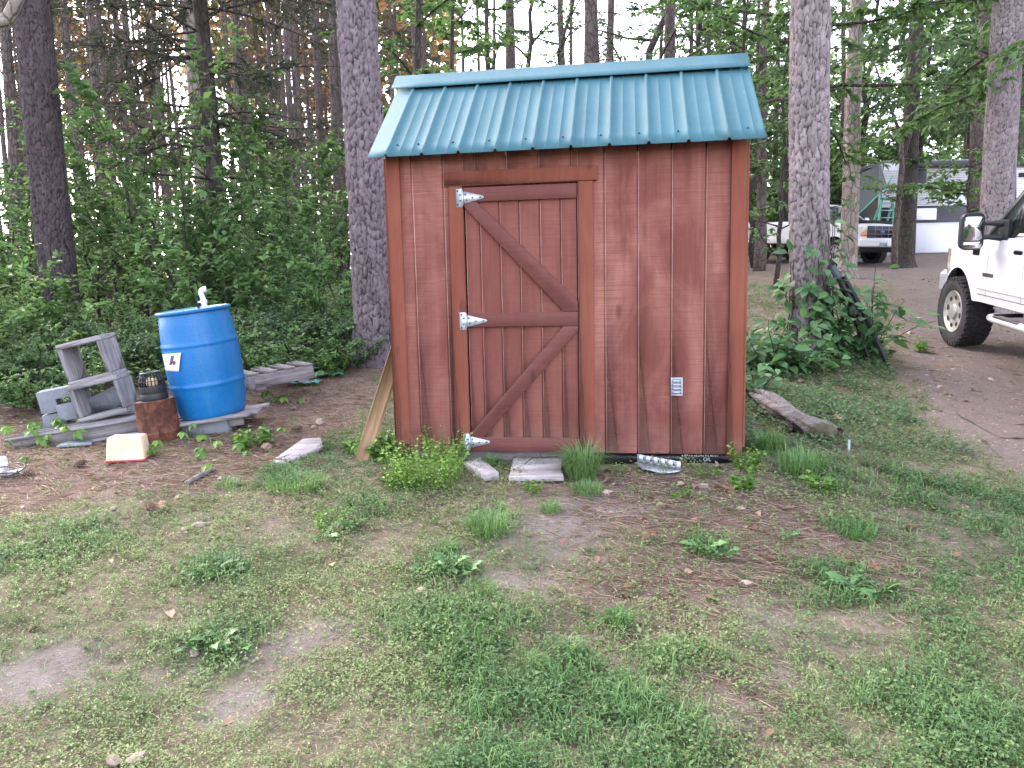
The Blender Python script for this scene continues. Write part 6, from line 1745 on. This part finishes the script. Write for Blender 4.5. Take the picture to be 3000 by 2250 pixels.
gn = G(); leaves(gn, np.stack([az * d, d, z], 1)[kk], rng.normal(0, 1, (kk.sum(), 3)), rng.normal(0, 1, (kk.sum(), 3)), rng.uniform(.5, 1.1, kk.sum()), rng.uniform(.3, .6, kk.sum()), np.clip(rng.normal(.6, .25, kk.sum()), 0, 1)); tag(gn.build('distant_pines', M['needle']), kind='stuff')  # tint leans to orange, so the sunlit glow is in the crown colour
n = 9000; az = rng.uniform(-1.2, -.10, n); d = rng.uniform(50, 85, n); X = az * d; z = H0(X, d) + rng.random(n) ** 1.3 * (2.5 + 3.5 * fbm(az * 18, d * .03, 15, 3) + 6 * np.clip((az + .42) / .2, 0, 1)); 
leaves(gl, np.stack([X, d, z], 1), rng.normal(0, 1, (n, 3)), rng.normal(0, 1, (n, 3)), rng.uniform(.4, .9, n), rng.uniform(.3, .6, n), np.clip(rng.normal(.5, .25, n), 0, 1))
tag(gl.build('distant_woods', M['leaf_mid']), kind='stuff')

# ================================================================== GROUND COVER
def wedge(n, r0, r1, p, amax=.86):
    u = rng.random(n); r = (r0 ** (1 - p) + u * (r1 ** (1 - p) - r0 ** (1 - p))) ** (1 / (1 - p)); a = rng.uniform(-amax, amax, n)
    return r * np.sin(a), r * np.cos(a), r
def off_shed(x, y, m=.02):
    u = (x - SO[0]) * SU[0] + (y - SO[1]) * SU[1]; o = -((x - SO[0]) * SN[0] + (y - SO[1]) * SN[1])
    return ~((u > .03 - m) & (u < 2.26 + m) & (o > -.02 - m) & (o < DEP))
# short lawn weeds: tiny leaves on leaning stems, in clumps
x, y, r = wedge(115000, 1.35, 16, .5)
f = fields(x, y); dens = np.clip(f['cover'] * 1.0 + f['lush'] * .5, 0, 1.2)
k = (rng.random(len(x)) < dens) & off_shed(x, y)
x, y, r = x[k], y[k], r[k]; lush = np.clip(f['lush'][k], 0, 1.1); cl = f['clump'][k]; n0 = len(x); NL = 8
big = np.repeat(.8 + .75 * lush * rng.random(n0) + .35 * (rng.random(n0) < .12), NL)
hs = np.repeat((.010 + .045 * rng.random(n0) ** 1.5) * (.55 + .9 * cl) + .03 * lush * rng.random(n0), NL)
la = np.repeat(rng.uniform(0, 6.28, n0), NL); ff = np.tile((np.arange(NL) + .5) / NL, n0); lu = np.repeat(lush, NL); sp_ = np.repeat(rng.uniform(.008, .028, n0), NL)
x = np.repeat(x, NL) + np.cos(la) * hs * ff * .7 + rng.normal(0, 1, n0 * NL) * sp_ * .6; y = np.repeat(y, NL) + np.sin(la) * hs * ff * .7 + rng.normal(0, 1, n0 * NL) * sp_ * .6; r = np.repeat(r, NL)
n = len(x); z = H(x, y) + hs * ff + .003
a = rng.uniform(0, 2 * PI, n); D = np.stack([np.cos(a), np.sin(a), rng.uniform(-.2, .7, n)], 1); N = np.stack([rng.normal(0, .45, n), rng.normal(0, .45, n), np.ones(n)], 1)
sc_l = np.clip((r / 3.0) ** .5, .75, 2.3); pat = fbm(x * 1.5, y * 1.5, 41, 3)
tint = np.clip(.52 + (pat - .5) * 1.0 + np.repeat(rng.normal(0, .16, n0), NL) + rng.normal(0, .06, n) - .30 * lu, 0, 1)
g = G(); leaves(g, np.stack([x, y, z], 1), D, N, rng.uniform(.008, .019, n) * sc_l * big, rng.uniform(.005, .011, n) * sc_l * big, tint, kind=4)
tag(g.build('lawn_weeds', M['clover']), kind='stuff')
# grass blades, in tussocks
x, y, r = wedge(52000, 1.35, 20, .5)
f = fields(x, y); pt = fbm(x * 2.6, y * 2.6, 51, 3)
dens = np.clip(f['lush'] * .9 + f['cover'] * np.clip((pt - .40) * 2.2, .06, .9), 0, 1)
k = (rng.random(len(x)) < dens) & off_shed(x, y); x, y, r = x[k], y[k], r[k]; lush = np.clip(f['lush'][k], 0, 1.2); n0 = len(x); NB = 6
ht = np.repeat(rng.uniform(.025, .06, n0) + rng.uniform(0, .085, n0) * lush, NB); a0 = np.repeat(rng.uniform(0, 6.28, n0), NB); lu = np.repeat(lush, NB); rb = np.repeat(r, NB); tt = np.repeat(np.clip(rng.normal(.55, .2, n0) - .22 * lush + (fbm(x * 1.3, y * 1.3, 5, 2) - .5) * .5, 0, 1), NB)
dry = np.repeat(rng.random(n0) < .10 * (1 - np.clip(lush, 0, 1)), NB); tt = np.where(dry, .97, tt)
sp_ = np.repeat(rng.uniform(.006, .03, n0), NB); n = n0 * NB; x = np.repeat(x, NB) + rng.normal(0, 1, n) * sp_; y = np.repeat(y, NB) + rng.normal(0, 1, n) * sp_
k = off_shed(x, y); x, y, ht, a0, lu, rb, tt = x[k], y[k], ht[k], a0[k], lu[k], rb[k], tt[k]; n = len(x)
sc_l = np.clip((rb / 3.0) ** .45, .8, 2.2)
g = G(); blades(g, np.stack([x, y, H(x, y) - .004], 1), a0 + rng.normal(0, .9, n), ht * rng.uniform(.6, 1.15, n) * sc_l ** .4, rng.uniform(.0018, .0036, n) * sc_l * (1 + .35 * np.clip(lu, 0, 1)), rng.uniform(.2, 1.05, n), np.clip(tt + rng.normal(0, .07, n), 0, 1))
tag(g.build('lawn_grass', M['grass']), kind='stuff')
# pine needles lying about
x, y, r = wedge(110000, 1.35, 15, .6)
f = fields(x, y); k = (rng.random(len(x)) < np.clip(.34 + f['straw'] * .7 - f['sand'] * .25 - f['drive'] * .4, 0, 1)) & off_shed(x, y); x, y, r = x[k], y[k], r[k]; n = len(x)
a = rng.normal(.3, .9, n); L = np.where(rng.random(n) < f['straw'][k], rng.uniform(.06, .16, n), rng.uniform(.025, .08, n)); P = np.stack([x, y, H(x, y) + rng.uniform(.002, .018, n)], 1)
g = G(); leaves(g, P, np.stack([np.cos(a), np.sin(a), rng.normal(0, .07, n)], 1), np.stack([rng.normal(0, .3, n), rng.normal(0, .3, n), np.ones(n)], 1), L, .0026 * np.clip((r / 3) ** .6, .8, 2.2), np.clip(rng.normal(.55, .25, n), 0, 1), kind=4, fold=.0)
tag(g.build('pine_straw', M['straw']), kind='stuff')
# fallen leaves
x, y, r = wedge(9000, 1.5, 22, .25, .95)
f = fields(x, y); k = (rng.random(len(x)) < np.clip(.05 + f['straw'] * .38 + f['drive'] * .12, 0, 1) * np.where(y > 9, 1.0, .55)) & off_shed(x, y, .1); x, y, r = x[k], y[k], r[k]; n = len(x)
a = rng.uniform(0, 2 * PI, n); g = G()
leaves(g, np.stack([x, y, H(x, y) + rng.uniform(.004, .02, n)], 1), np.stack([np.cos(a), np.sin(a), rng.normal(0, .2, n)], 1), np.stack([rng.normal(0, .35, n), rng.normal(0, .35, n), np.ones(n)], 1), rng.uniform(.03, .085, n), rng.uniform(.02, .05, n), np.clip(rng.normal(.5, .28, n), 0, 1), kind=6, fold=.2)
tag(g.build('leaf_litter', M['deadleaf']), kind='stuff')
# grit on the bare patches and the driveway
x, y, r = wedge(16000, 1.4, 13, .4, .95); f = fields(x, y); k = (rng.random(len(x)) < np.clip(.05 + f['sand'] * .6 + f['drive'] * .6, 0, 1)) & off_shed(x, y); x, y, r = x[k], y[k], r[k]; n = len(x)
s_ = rng.uniform(.003, .011, n) * np.clip(r / 4, .8, 2.2); z = H(x, y); O_ = np.array([(1, 0, 0), (-.6, .8, 0), (-.5, -.9, 0), (.1, .1, .75)])
rot = rng.uniform(0, 6.28, n); c_, sn = np.cos(rot), np.sin(rot)
V = np.zeros((n, 4, 3)); V[:, :, 0] = (O_[:, 0][None] * c_[:, None] - O_[:, 1][None] * sn[:, None]) * s_[:, None] + x[:, None]; V[:, :, 1] = (O_[:, 0][None] * sn[:, None] + O_[:, 1][None] * c_[:, None]) * s_[:, None] + y[:, None]; V[:, :, 2] = O_[:, 2][None] * s_[:, None] + z[:, None] - .001
F = (np.array([[0, 1, 3], [1, 2, 3], [2, 0, 3]])[None] + (np.arange(n) * 4)[:, None, None]).reshape(-1, 3); g = G(); g.add(V.reshape(-1, 3), F); tag(g.build('gravel', M['stone']), kind='stuff')
# low green undergrowth at the edge of the wood
n = 52000; x = rng.uniform(-13, -.2, n); y = rng.uniform(6.9, 22, n) ** 1.0
edge = np.interp(x, [-9, -6, -4.6, -3.4, -2.3, -1.6, -.6], [5.5, 6.2, 6.9, 7.15, 7.35, 7.9, 8.9]); m = fbm(x * 1.4, y * 1.4, 88, 3)
k = (y > edge + (m - .5) * .8) & (rng.random(n) < np.clip((m - .25) * 2.2, .15, 1)); x, y, m = x[k], y[k], m[k]; n = len(x)
hh = (.12 + .55 * m) * np.clip((y - np.interp(x, [-9, -6, -4.6, -3.4, -2.3, -1.6, -.6], [5.5, 6.2, 6.9, 7.15, 7.35, 7.9, 8.9])) / .7 + .3, .25, 1); a = rng.uniform(0, 6.28, n)
g = G(); leaves(g, np.stack([x, y, H(x, y) + hh * rng.random(n) ** .6], 1), np.stack([np.cos(a), np.sin(a), rng.normal(-.15, .3, n)], 1), np.stack([rng.normal(0, .35, n), rng.normal(-.1, .35, n), np.ones(n)], 1), rng.uniform(.035, .085, n), rng.uniform(.025, .05, n), np.clip(rng.normal(.42, .2, n) + (m - .5) * .6, 0, 1))
tag(g.build('undergrowth', M['leaf_mid']), kind='stuff')
n = 36000; x = rng.uniform(1.45, 4.2, n); y = rng.uniform(4.9, 9.0, n); m = fbm(x * 1.6, y * 1.6, 98, 3)
k = (x < drive_left(y) - .15) & off_shed(x, y, .03) & (rng.random(n) < np.clip((m - .26) * 2.6, .10, .9)); x, y, m = x[k], y[k], m[k]; n = len(x); a = rng.uniform(0, 6.28, n)
g = G(); leaves(g, np.stack([x, y, H(x, y) + (.02 + .14 * m) * rng.random(n)], 1), np.stack([np.cos(a), np.sin(a), rng.normal(0, .35, n)], 1), np.stack([rng.normal(0, .35, n), rng.normal(0, .35, n), np.ones(n)], 1), rng.uniform(.02, .05, n), rng.uniform(.014, .03, n), np.clip(rng.normal(.45, .2, n), 0, 1)); tag(g.build('ground_weeds', M['leaf_blue']), kind='stuff')

# ---- tufts and weeds one can point at
def tuft(px, py, nb, L, sp, label, name='grass_tuft', mat='grass', tint=.3, bend=(.2, .9), wd=.004):
    b = gp(px, py); g = G(); n = nb; a = rng.uniform(0, 2 * PI, n); rr = np.sqrt(rng.random(n)) * sp
    P = np.stack([rr * np.cos(a), rr * np.sin(a), np.full(n, -.01)], 1)
    blades(g, P, a + rng.normal(0, .8, n), rng.uniform(.5, 1.1, n) * L, rng.uniform(.6, 1.2, n) * wd, rng.uniform(*bend, n), np.clip(rng.normal(tint, .15, n), 0, 1))
    o = g.build(name, M[mat]); o.location = b; return tag(o, label, 'grass tuft')
tuft(1256, 1032, 520, .33, .085, 'tall bright grass tuft right of the doorstep plank', tint=.42)
tuft(1268, 1062, 260, .10, .09, 'low grey green tuft in front of the tall grass tuft', tint=.2)
tuft(1062, 1008, 210, .125, .05, 'small dark grass tuft under the door near the bottom hinge', tint=.15)
tuft(1058, 1150, 300, .18, .09, 'dark grass tuft standing in the bare ground before the doorstep', tint=.35)
tuft(1190, 1105, 150, .10, .05, 'sparse tuft in straw before the doorstep plank', tint=.4)
tuft(965, 1190, 150, .10, .05, 'small yellow green tuft above the dandelion patch', tint=.5)
tuft(640, 1050, 520, .13, .17, 'wide fine grass tuft in front of the tapered board', tint=.5)
tuft(1335, 1348, 170, .11, .05, 'dark green tuft with spread blades in the middle foreground', tint=.2, wd=.006)
tuft(1850, 1158, 190, .12, .08, 'dark green flat tuft in the yard right of the shed', tint=.15, wd=.006)
tuft(1730, 1022, 260, .24, .13, 'long bladed grass tuft before the rotting log', tint=.35, wd=.007)
tuft(1660, 975, 160, .22, .08, 'long grass blades between the shed corner and the log', tint=.35, wd=.007)
tuft(490, 1050, 150, .10, .08, 'grass tuft at the end of the fallen stick', tint=.45)
tuft(1040, 1275, 140, .07, .07, 'low tuft beside the central dandelion', tint=.4)
def weed(px, py, h, ns, lsz, sp, label, mat='leaf_creeper', tint=.5, name='weed_plant', asp=.7):
    b = gp(px, py); root = thing(name, label, 'weed', tuple(b)); gs = G(); gl = G(); r = np.random.default_rng(int(px * 7 + py))
    P = []; D = []
    for k in range(ns):
        a = r.uniform(0, 6.3); rr = sp * math.sqrt(r.random()); L = h * r.uniform(.5, 1.1)
        q = limb_path((rr * math.cos(a), rr * math.sin(a), -.01), (math.cos(a) * .3, math.sin(a) * .3, 1), L, 5, -.01, .12, r); gs.tube(q, np.linspace(.0022, .001, 6), 3, cap=False)
        for j in range(9):
            i = r.integers(1, 6); ff = r.random(); P.append(q[i] * ff + q[i-1] * (1 - ff)); t = r.uniform(0, 6.3); D.append((math.cos(t), math.sin(t), r.uniform(-.2, .5)))
    n = len(P); leaves(gl, np.array(P), np.array(D), r.normal(0, .3, (n, 3)) + [0, 0, 1], lsz * r.uniform(.6, 1.3, n), lsz * asp * r.uniform(.8, 1.2, n), np.clip(r.normal(tint, .17, n), 0, 1))
    gs.build('stems', M['leaf_creeper'], root); tag(gl.build('foliage', M[mat], root), kind='stuff'); return root
weed(925, 1045, .30, 120, .024, .18, 'large feathery yellow green weed clump left of the door', tint=.9)
weed(965, 1000, .27, 60, .022, .10, 'feathery weed rising against the left door jamb', tint=.95)
weed(880, 1050, .13, 50, .026, .12, 'low yellow green weed left of the feathery clump', tint=.7)
weed(1612, 1012, .16, 26, .034, .06, 'bright leafy weed at the right corner of the shed', tint=.72)
weed(1600, 1060, .13, 12, .045, .05, 'broad leaved weed in front of the right shed corner', tint=.55)
weed(1770, 1060, .12, 14, .04, .05, 'pale weed in grass below the rotting log', tint=.6)
weed(830, 985, .17, 34, .052, .13, 'broad leaved weed clump at the foot of the leaning plank', tint=.4, asp=.8)
weed(775, 975, .13, 26, .04, .10, 'pale green weed left of the plank foot', tint=.7)
weed(545, 965, .15, 26, .05, .12, 'leafy weed patch before the blue barrel', tint=.45)
weed(1150, 1062, .09, 10, .026, .05, 'little weed growing at the edge of the doorstep plank', tint=.5)
weed(1530, 1030, .10, 8, .02, .05, 'thin weed beside the metal bracket', tint=.45)
weed(1475, 1075, .06, 10, .022, .06, 'small weed in straw before the metal bracket', tint=.55)
weed(720, 1130, .09, 30, .02, .12, 'low weed patch in the grass below the tapered board', tint=.6)
weed(1400, 955, .16, 5, .016, .03, 'thin dry weed against the siding under the wall vent', 'straw', tint=.8)
weed(1352, 962, .18, 4, .014, .03, 'thin dry stalk against the siding right of the door', 'straw', tint=.8)
weed(1990, 760, .16, 12, .05, .08, 'weed at the edge of the driveway', tint=.4)
weed(70, 815, .45, 22, .055, .2, 'leafy weed clump at the left edge before the dark pine', tint=.55)
weed(30, 850, .4, 24, .07, .2, 'broad leaved weed clump at the far left edge', tint=.35)
weed(130, 830, .5, 16, .06, .15, 'big leafed weed behind the concrete block pile', tint=.5)
weed(725, 815, .25, 16, .04, .08, 'fern like seedling on the straw mound by the near grey pine', tint=.6)
def rosette(px, py, n, L, label):
    b = gp(px, py); root = thing('dandelion', label, 'weed', tuple(b))
    rj = rng.normal(0, .5, n)
    for k in range(n):
        a = 2.4 * k; t = .3 + .7 * k / n
        put_leaf(RL[k % 3], root, (0.012 * math.cos(a), .012 * math.sin(a), .012), (math.cos(a + rj[k]), math.sin(a + rj[k]), (.9 - .8 * t) * rng.uniform(.3, 1.4)), (-.3 * math.cos(a) + rng.normal(0, .3), -.3 * math.sin(a) + rng.normal(0, .3), 1), L / .12 * rng.uniform(.4, 1.15))
def jag_leaf(t):
    g = G(); xs_ = np.linspace(0, .12, 9); V = [(0, 0, 0)]; up = []; dn = []
    for i, x_ in enumerate(xs_[1:-1]):
        w_ = (.006 + .017 * (x_ / .12)) * (1.35 if i % 2 else .6); up.append((x_ + (-.004 if i % 2 else 0), w_, .01 * math.sin(x_ * 26) + .25 * w_)); dn.append((x_ + (-.004 if i % 2 else 0), -w_, .01 * math.sin(x_ * 26) + .25 * w_))
    V = [(0, 0, 0)] + up + [(.122, 0, -.006)] + dn[::-1]; mid = [(x_, 0, .01 * math.sin(x_ * 26)) for x_ in xs_[1:-1]]; n_ = len(V); m_ = len(mid); V += mid
    F = [(0, 1, n_), (0, n_, n_ - 1)]
    for i in range(m_ - 1): F += [(1 + i, 2 + i, n_ + i + 1), (1 + i, n_ + i + 1, n_ + i), (n_ + i, n_ + i + 1, n_ - 2 - i), (n_ + i, n_ - 2 - i, n_ - 1 - i)]
    F += [(m_, m_ + 1, n_ + m_ - 1), (n_ + m_ - 1, m_ + 1, m_ + 2)]
    g.add(V, F, t); return g.mesh('leaf', M['leaf_vine'])
RL = [jag_leaf(t) for t in (.45, .65, .9)]
for (px, py, n, L, lab) in ((970, 1235, 22, .13, 'dark dandelion rosette in the centre of the yard'), (925, 1228, 14, .10, 'dandelion left of the central one'), (1010, 1240, 14, .10, 'dandelion right of the central one'), (470, 1395, 22, .12, 'large dandelion patch in the left foreground'), (520, 1410, 18, .10, 'dandelion right of the left foreground patch'), (425, 1400, 14, .09, 'dandelion left of the left foreground patch'), (455, 1245, 20, .12, 'dandelion in grass above the left foreground patch'), (500, 1235, 14, .09, 'dandelion beside the upper left patch'),
    (1840, 1275, 20, .12, 'broad dandelion in the right foreground'), (1780, 1262, 16, .10, 'dandelion left of the broad right one'), (1900, 1285, 16, .10, 'dandelion right of the broad right one'), (1520, 1195, 20, .12, 'dark dandelion in straw right of the middle'), (1560, 1205, 14, .09, 'dandelion close to the dark one right of the middle'), (760, 1140, 18, .11, 'dandelion in the grass below the plank foot'), (700, 1165, 14, .10, 'dandelion left of the one below the plank foot'), (1700, 1165, 14, .08, 'small dandelion in straw right of the shed')):
    rosette(px, py, n, L * .8, lab)
# Virginia creeper: drooping fans of five leaflets
def fan_leaf(L, t):
    g = G()
    for k in range(5):
        a = 2 * PI * k / 5 + .3; leaves(g, np.array([[0., 0, 0]]), np.array([[math.cos(a), math.sin(a), -.75]]), np.array([[math.cos(a) * .6, math.sin(a) * .6, 1.]]), L * (1 - .08 * k), L * .52, min(1, t + .06 * k), fold=.16, kind=6)
    return g.mesh('leaf', M['leaf_creeper'], True)
FL = [fan_leaf(.085, t) for t in (.2, .45, .65)]
cre = [(587, 868, 2, 'creeper in straw right of the blue barrel'), (622, 868, 1, 'single creeper fan near the grey pallet end'), (653, 868, 1, 'creeper fan standing in straw below the grey pallet'), (638, 835, 2, 'creeper over the side of the grey pallet'), (680, 832, 2, 'creeper at the far end of the grey pallet'), (447, 950, 2, 'creeper before the concrete block of the barrel'), (405, 966, 1, 'creeper right of the rusty can foot'), (450, 975, 2, 'creeper in straw right of the cream tub'), (422, 990, 1, 'small creeper in straw behind the fallen stick'), (335, 985, 3, 'creeper against the right side of the cream tub'), (443, 1026, 1, 'creeper fan above the fallen stick'), (315, 930, 3, 'tall creeper in front of the rusty can'), (155, 935, 3, 'creeper before the concrete blocks'), (190, 930, 3, 'creeper before the lower box frame'), (240, 930, 2, 'dark creeper at the pallet edge left of the can'), (220, 945, 2, 'creeper hanging at the front of the pallet'), (125, 945, 3, 'creeper at the left end of the pallet'), (106, 965, 3, 'creeper in straw left of the slate'), (55, 945, 3, 'creeper near the left edge of the straw'), (22, 962, 2, 'creeper at the far left above the white container'), (170, 955, 3, 'creeper right above the slate'), (868, 985, 3, 'creeper at the foot of the left corner board'), (893, 990, 2, 'creeper right of the left corner board foot'), (838, 1010, 2, 'bright creeper fan in grass below the plank foot'), (800, 985, 2, 'creeper right beside the plank foot'), (575, 958, 3, 'creeper in the weed patch before the barrel'), (520, 985, 2, 'creeper left of the weed patch'), (38, 1005, 1, 'single leaf creeper above the white pipe')]
for px, py, nl, lab in cre:
    b = gp(px, py); root = thing('creeper_plant', 'five leaved ' + lab, 'weed', tuple(b)); gs = G()
    for k in range(nl):
        a = rng.uniform(0, 6.3); L = rng.uniform(.05, .16) + .02 * k; q = limb_path((0, 0, -.01), (math.cos(a) * .7, math.sin(a) * .5, 1), L, 4, -.03, .1, rng); gs.tube(q, [.003, .0025, .002, .002, .0015], 4, cap=False)
        o = bpy.data.objects.new('leaf', FL[int(rng.integers(0, 3))]); o.location = q[-1]; o.rotation_euler = (rng.normal(.15, .25), rng.normal(0, .25), rng.uniform(0, 6)); s_ = rng.uniform(.75, 1.25); o.scale = (s_, s_, s_); link(o, root)
    gs.build('stem', M['leaf_creeper'], root)
# stones, cones, single leaves
def stone(px, py, s, label, seed, mat='stone', cat='stone', name='stone', flat=.6):
    b = gp(px, py); g = G(); r = np.random.default_rng(seed); V = []; m, n = 6, 9
    for i in range(m):
        ph = PI * i / (m - 1)
        for j in range(n): 
            q = s * (1 + .25 * r.normal()) if 0 < i < m - 1 else s
            V.append((q * math.sin(ph) * math.cos(2 * PI * j / n), q * .8 * math.sin(ph) * math.sin(2 * PI * j / n), s * flat * math.cos(ph)))
    g.add(V, [(i*n+j, (i+1)*n+j, (i+1)*n+(j+1) % n, i*n+(j+1) % n) for i in range(m-1) for j in range(n)]); o = g.build(name, M[mat], smooth='auto'); o.location = b + [0, 0, s * flat * .4]; o.rotation_euler = (0, 0, r.uniform(0, 6)); return tag(o, label, cat)
for i, (px, py, s, lab) in enumerate(((692, 915, .05, 'pinkish stone in straw between the barrel and the plank'), (678, 925, .028, 'small pale stone beside the pinkish stone'), (245, 1100, .02, 'pale pebble on the straw below the cream tub'), (430, 1137, .03, 'pale stone in grass in the left middle'), (400, 1145, .022, 'pale stone left of the one in the left middle'), (735, 1140, .026, 'whitish stone in grass below the plank foot'), (1310, 1068, .035, 'flat tan stone in straw before the tall grass tuft'), (1520, 1053, .03, 'tan stone in straw right of the metal bracket'), (1600, 1100, .02, 'small white stone right of the straw patch'), (1612, 1263, .025, 'pink stone in the right middle foreground'), (420, 1413 - 0, .024, 'whitish stone above the left bare patch'), (910, 1280, .03, 'flat grey stone left of the middle bare patch'), (1650, 1183, .018, 'white pebble in the yard right of the middle'), (245, 1650, .03, 'pale stone at the bottom left edge'), (300, 1645, .035, 'larger pale stone at the bottom left edge'), (795, 1507, .02, 'tan pebble beside the lower bare patch'), (1400, 950 + 60, .02, 'tan pebble by the metal bracket'), (2100, 655, .04, 'tan stone on the driveway beyond the near tyre'), (1985, 690, .05, 'flat pinkish stone on the driveway near the bush'), (1965, 720, .04, 'flat tan stone on the driveway edge'), (2000, 668, .03, 'small tan stone on the upper driveway'), (2060, 800, .03, 'pale stone on the driveway before the near tyre'), (2030, 838, .035, 'pale flat stone lower on the driveway'))):
    stone(px, py, s, lab, 500 + i)
def cone(px, py, label, s=.036):
    b = gp(px, py); root = thing('pine_cone', label, 'pine cone', tuple(b + [0, 0, s * .7]), rot=(rng.uniform(-.4, .4) + PI / 2.4, 0, rng.uniform(0, 6)), group='pine cones on the straw'); g = G()
    g.lathe([(.0, -s * 1.2), (s * .55, -s * .7), (s * .62, 0), (s * .35, s * .9), (0, s * 1.2)], 9); g.build('cone_core', M['twig'], root)
    g = G(); P = []; D = []
    for k in range(60):
        t = k / 60; z = -s * 1.1 + 2.2 * s * t; a = k * 2.4; rr = s * .6 * math.sin(PI * (t * .85 + .1)); P.append((rr * math.cos(a), rr * math.sin(a), z)); D.append((math.cos(a), math.sin(a), .55))
    leaves(g, np.array(P), np.array(D), np.tile([0, 0, 1.], (60, 1)), s * .55, s * .42, rng.uniform(0, .5, 60), kind=4); tag(g.build('cone_scales', M['straw'], root), kind='stuff')
for px, py, lab in ((173, 1010, 'dark pine cone in straw left of the cream tub'), (325, 1107, 'dark pine cone where straw meets grass on the left'), (640, 931, 'dark pine cone near the pinkish stone'), (662, 871, 'pine cone in straw below the teal strips'), (58, 1030, 'dark pine cone right of the white pipe'), (575, 975, 'pine cone half hidden by the weed patch')):
    cone(px, py, lab)
LO = []
def oak_leaf(t):
    g = G(); pts = [(0, 0), (.02, .012), (.03, .03), (.045, .014), (.055, .038), (.075, .016), (.088, .03), (.098, .010), (.12, 0)]; full = pts + [(x, -y) for x, y in pts[-2:0:-1]]; V = [(x, y, .012 * math.sin(x * 40) + .25 * abs(y)) for x, y in full] + [(.06, 0, .0)]; n = len(full)
    g.add(V, [(i, (i + 1) % n, n) for i in range(n)], t); return g.mesh('dead_leaf', M['deadleaf'])
LO = [oak_leaf(t) for t in (.35, .6, .85)]
for i, (px, py, lab) in enumerate(((1642, 1018, 'lobed tan oak leaf by the right shed corner'), (1570, 1052, 'curled tan oak leaf in straw right of the bracket'), (1545, 1015, 'pale oak leaf under the right end of the siding'), (1540, 1062, 'brown oak leaf left of the curled one'), (1985, 1148, 'tan oak leaf in grass at the right'), (1690, 1106, 'pink tan leaf in the yard right of the shed'), (1880, 1222, 'tan leaf in the bare patch at the right'), (1850, 1215, 'brown leaf left of the one in the right bare patch'), (1930, 1232, 'orange brown leaf right of the bare patch'), (1420, 1160, 'pale leaf in straw in the middle'), (340, 1090 + 3, 'pale crumpled leaf on the straw'), (1795, 905, 'red brown leaf behind the rotting log'), (1640, 895 + 60, 'pale leaf right of the shed corner foot'), (2030, 792, 'curled tan leaf on the driveway'), (845, 1032, 'pale leaf in grass left of the door'))):
    o = bpy.data.objects.new('dead_leaf', LO[i % 3]); o.location = gp(px, py) + [0, 0, .02]; o.rotation_euler = (rng.normal(0, .3), rng.normal(0, .3), rng.uniform(0, 6)); link(o); tag(o, lab, 'leaf', 'fallen oak leaves')
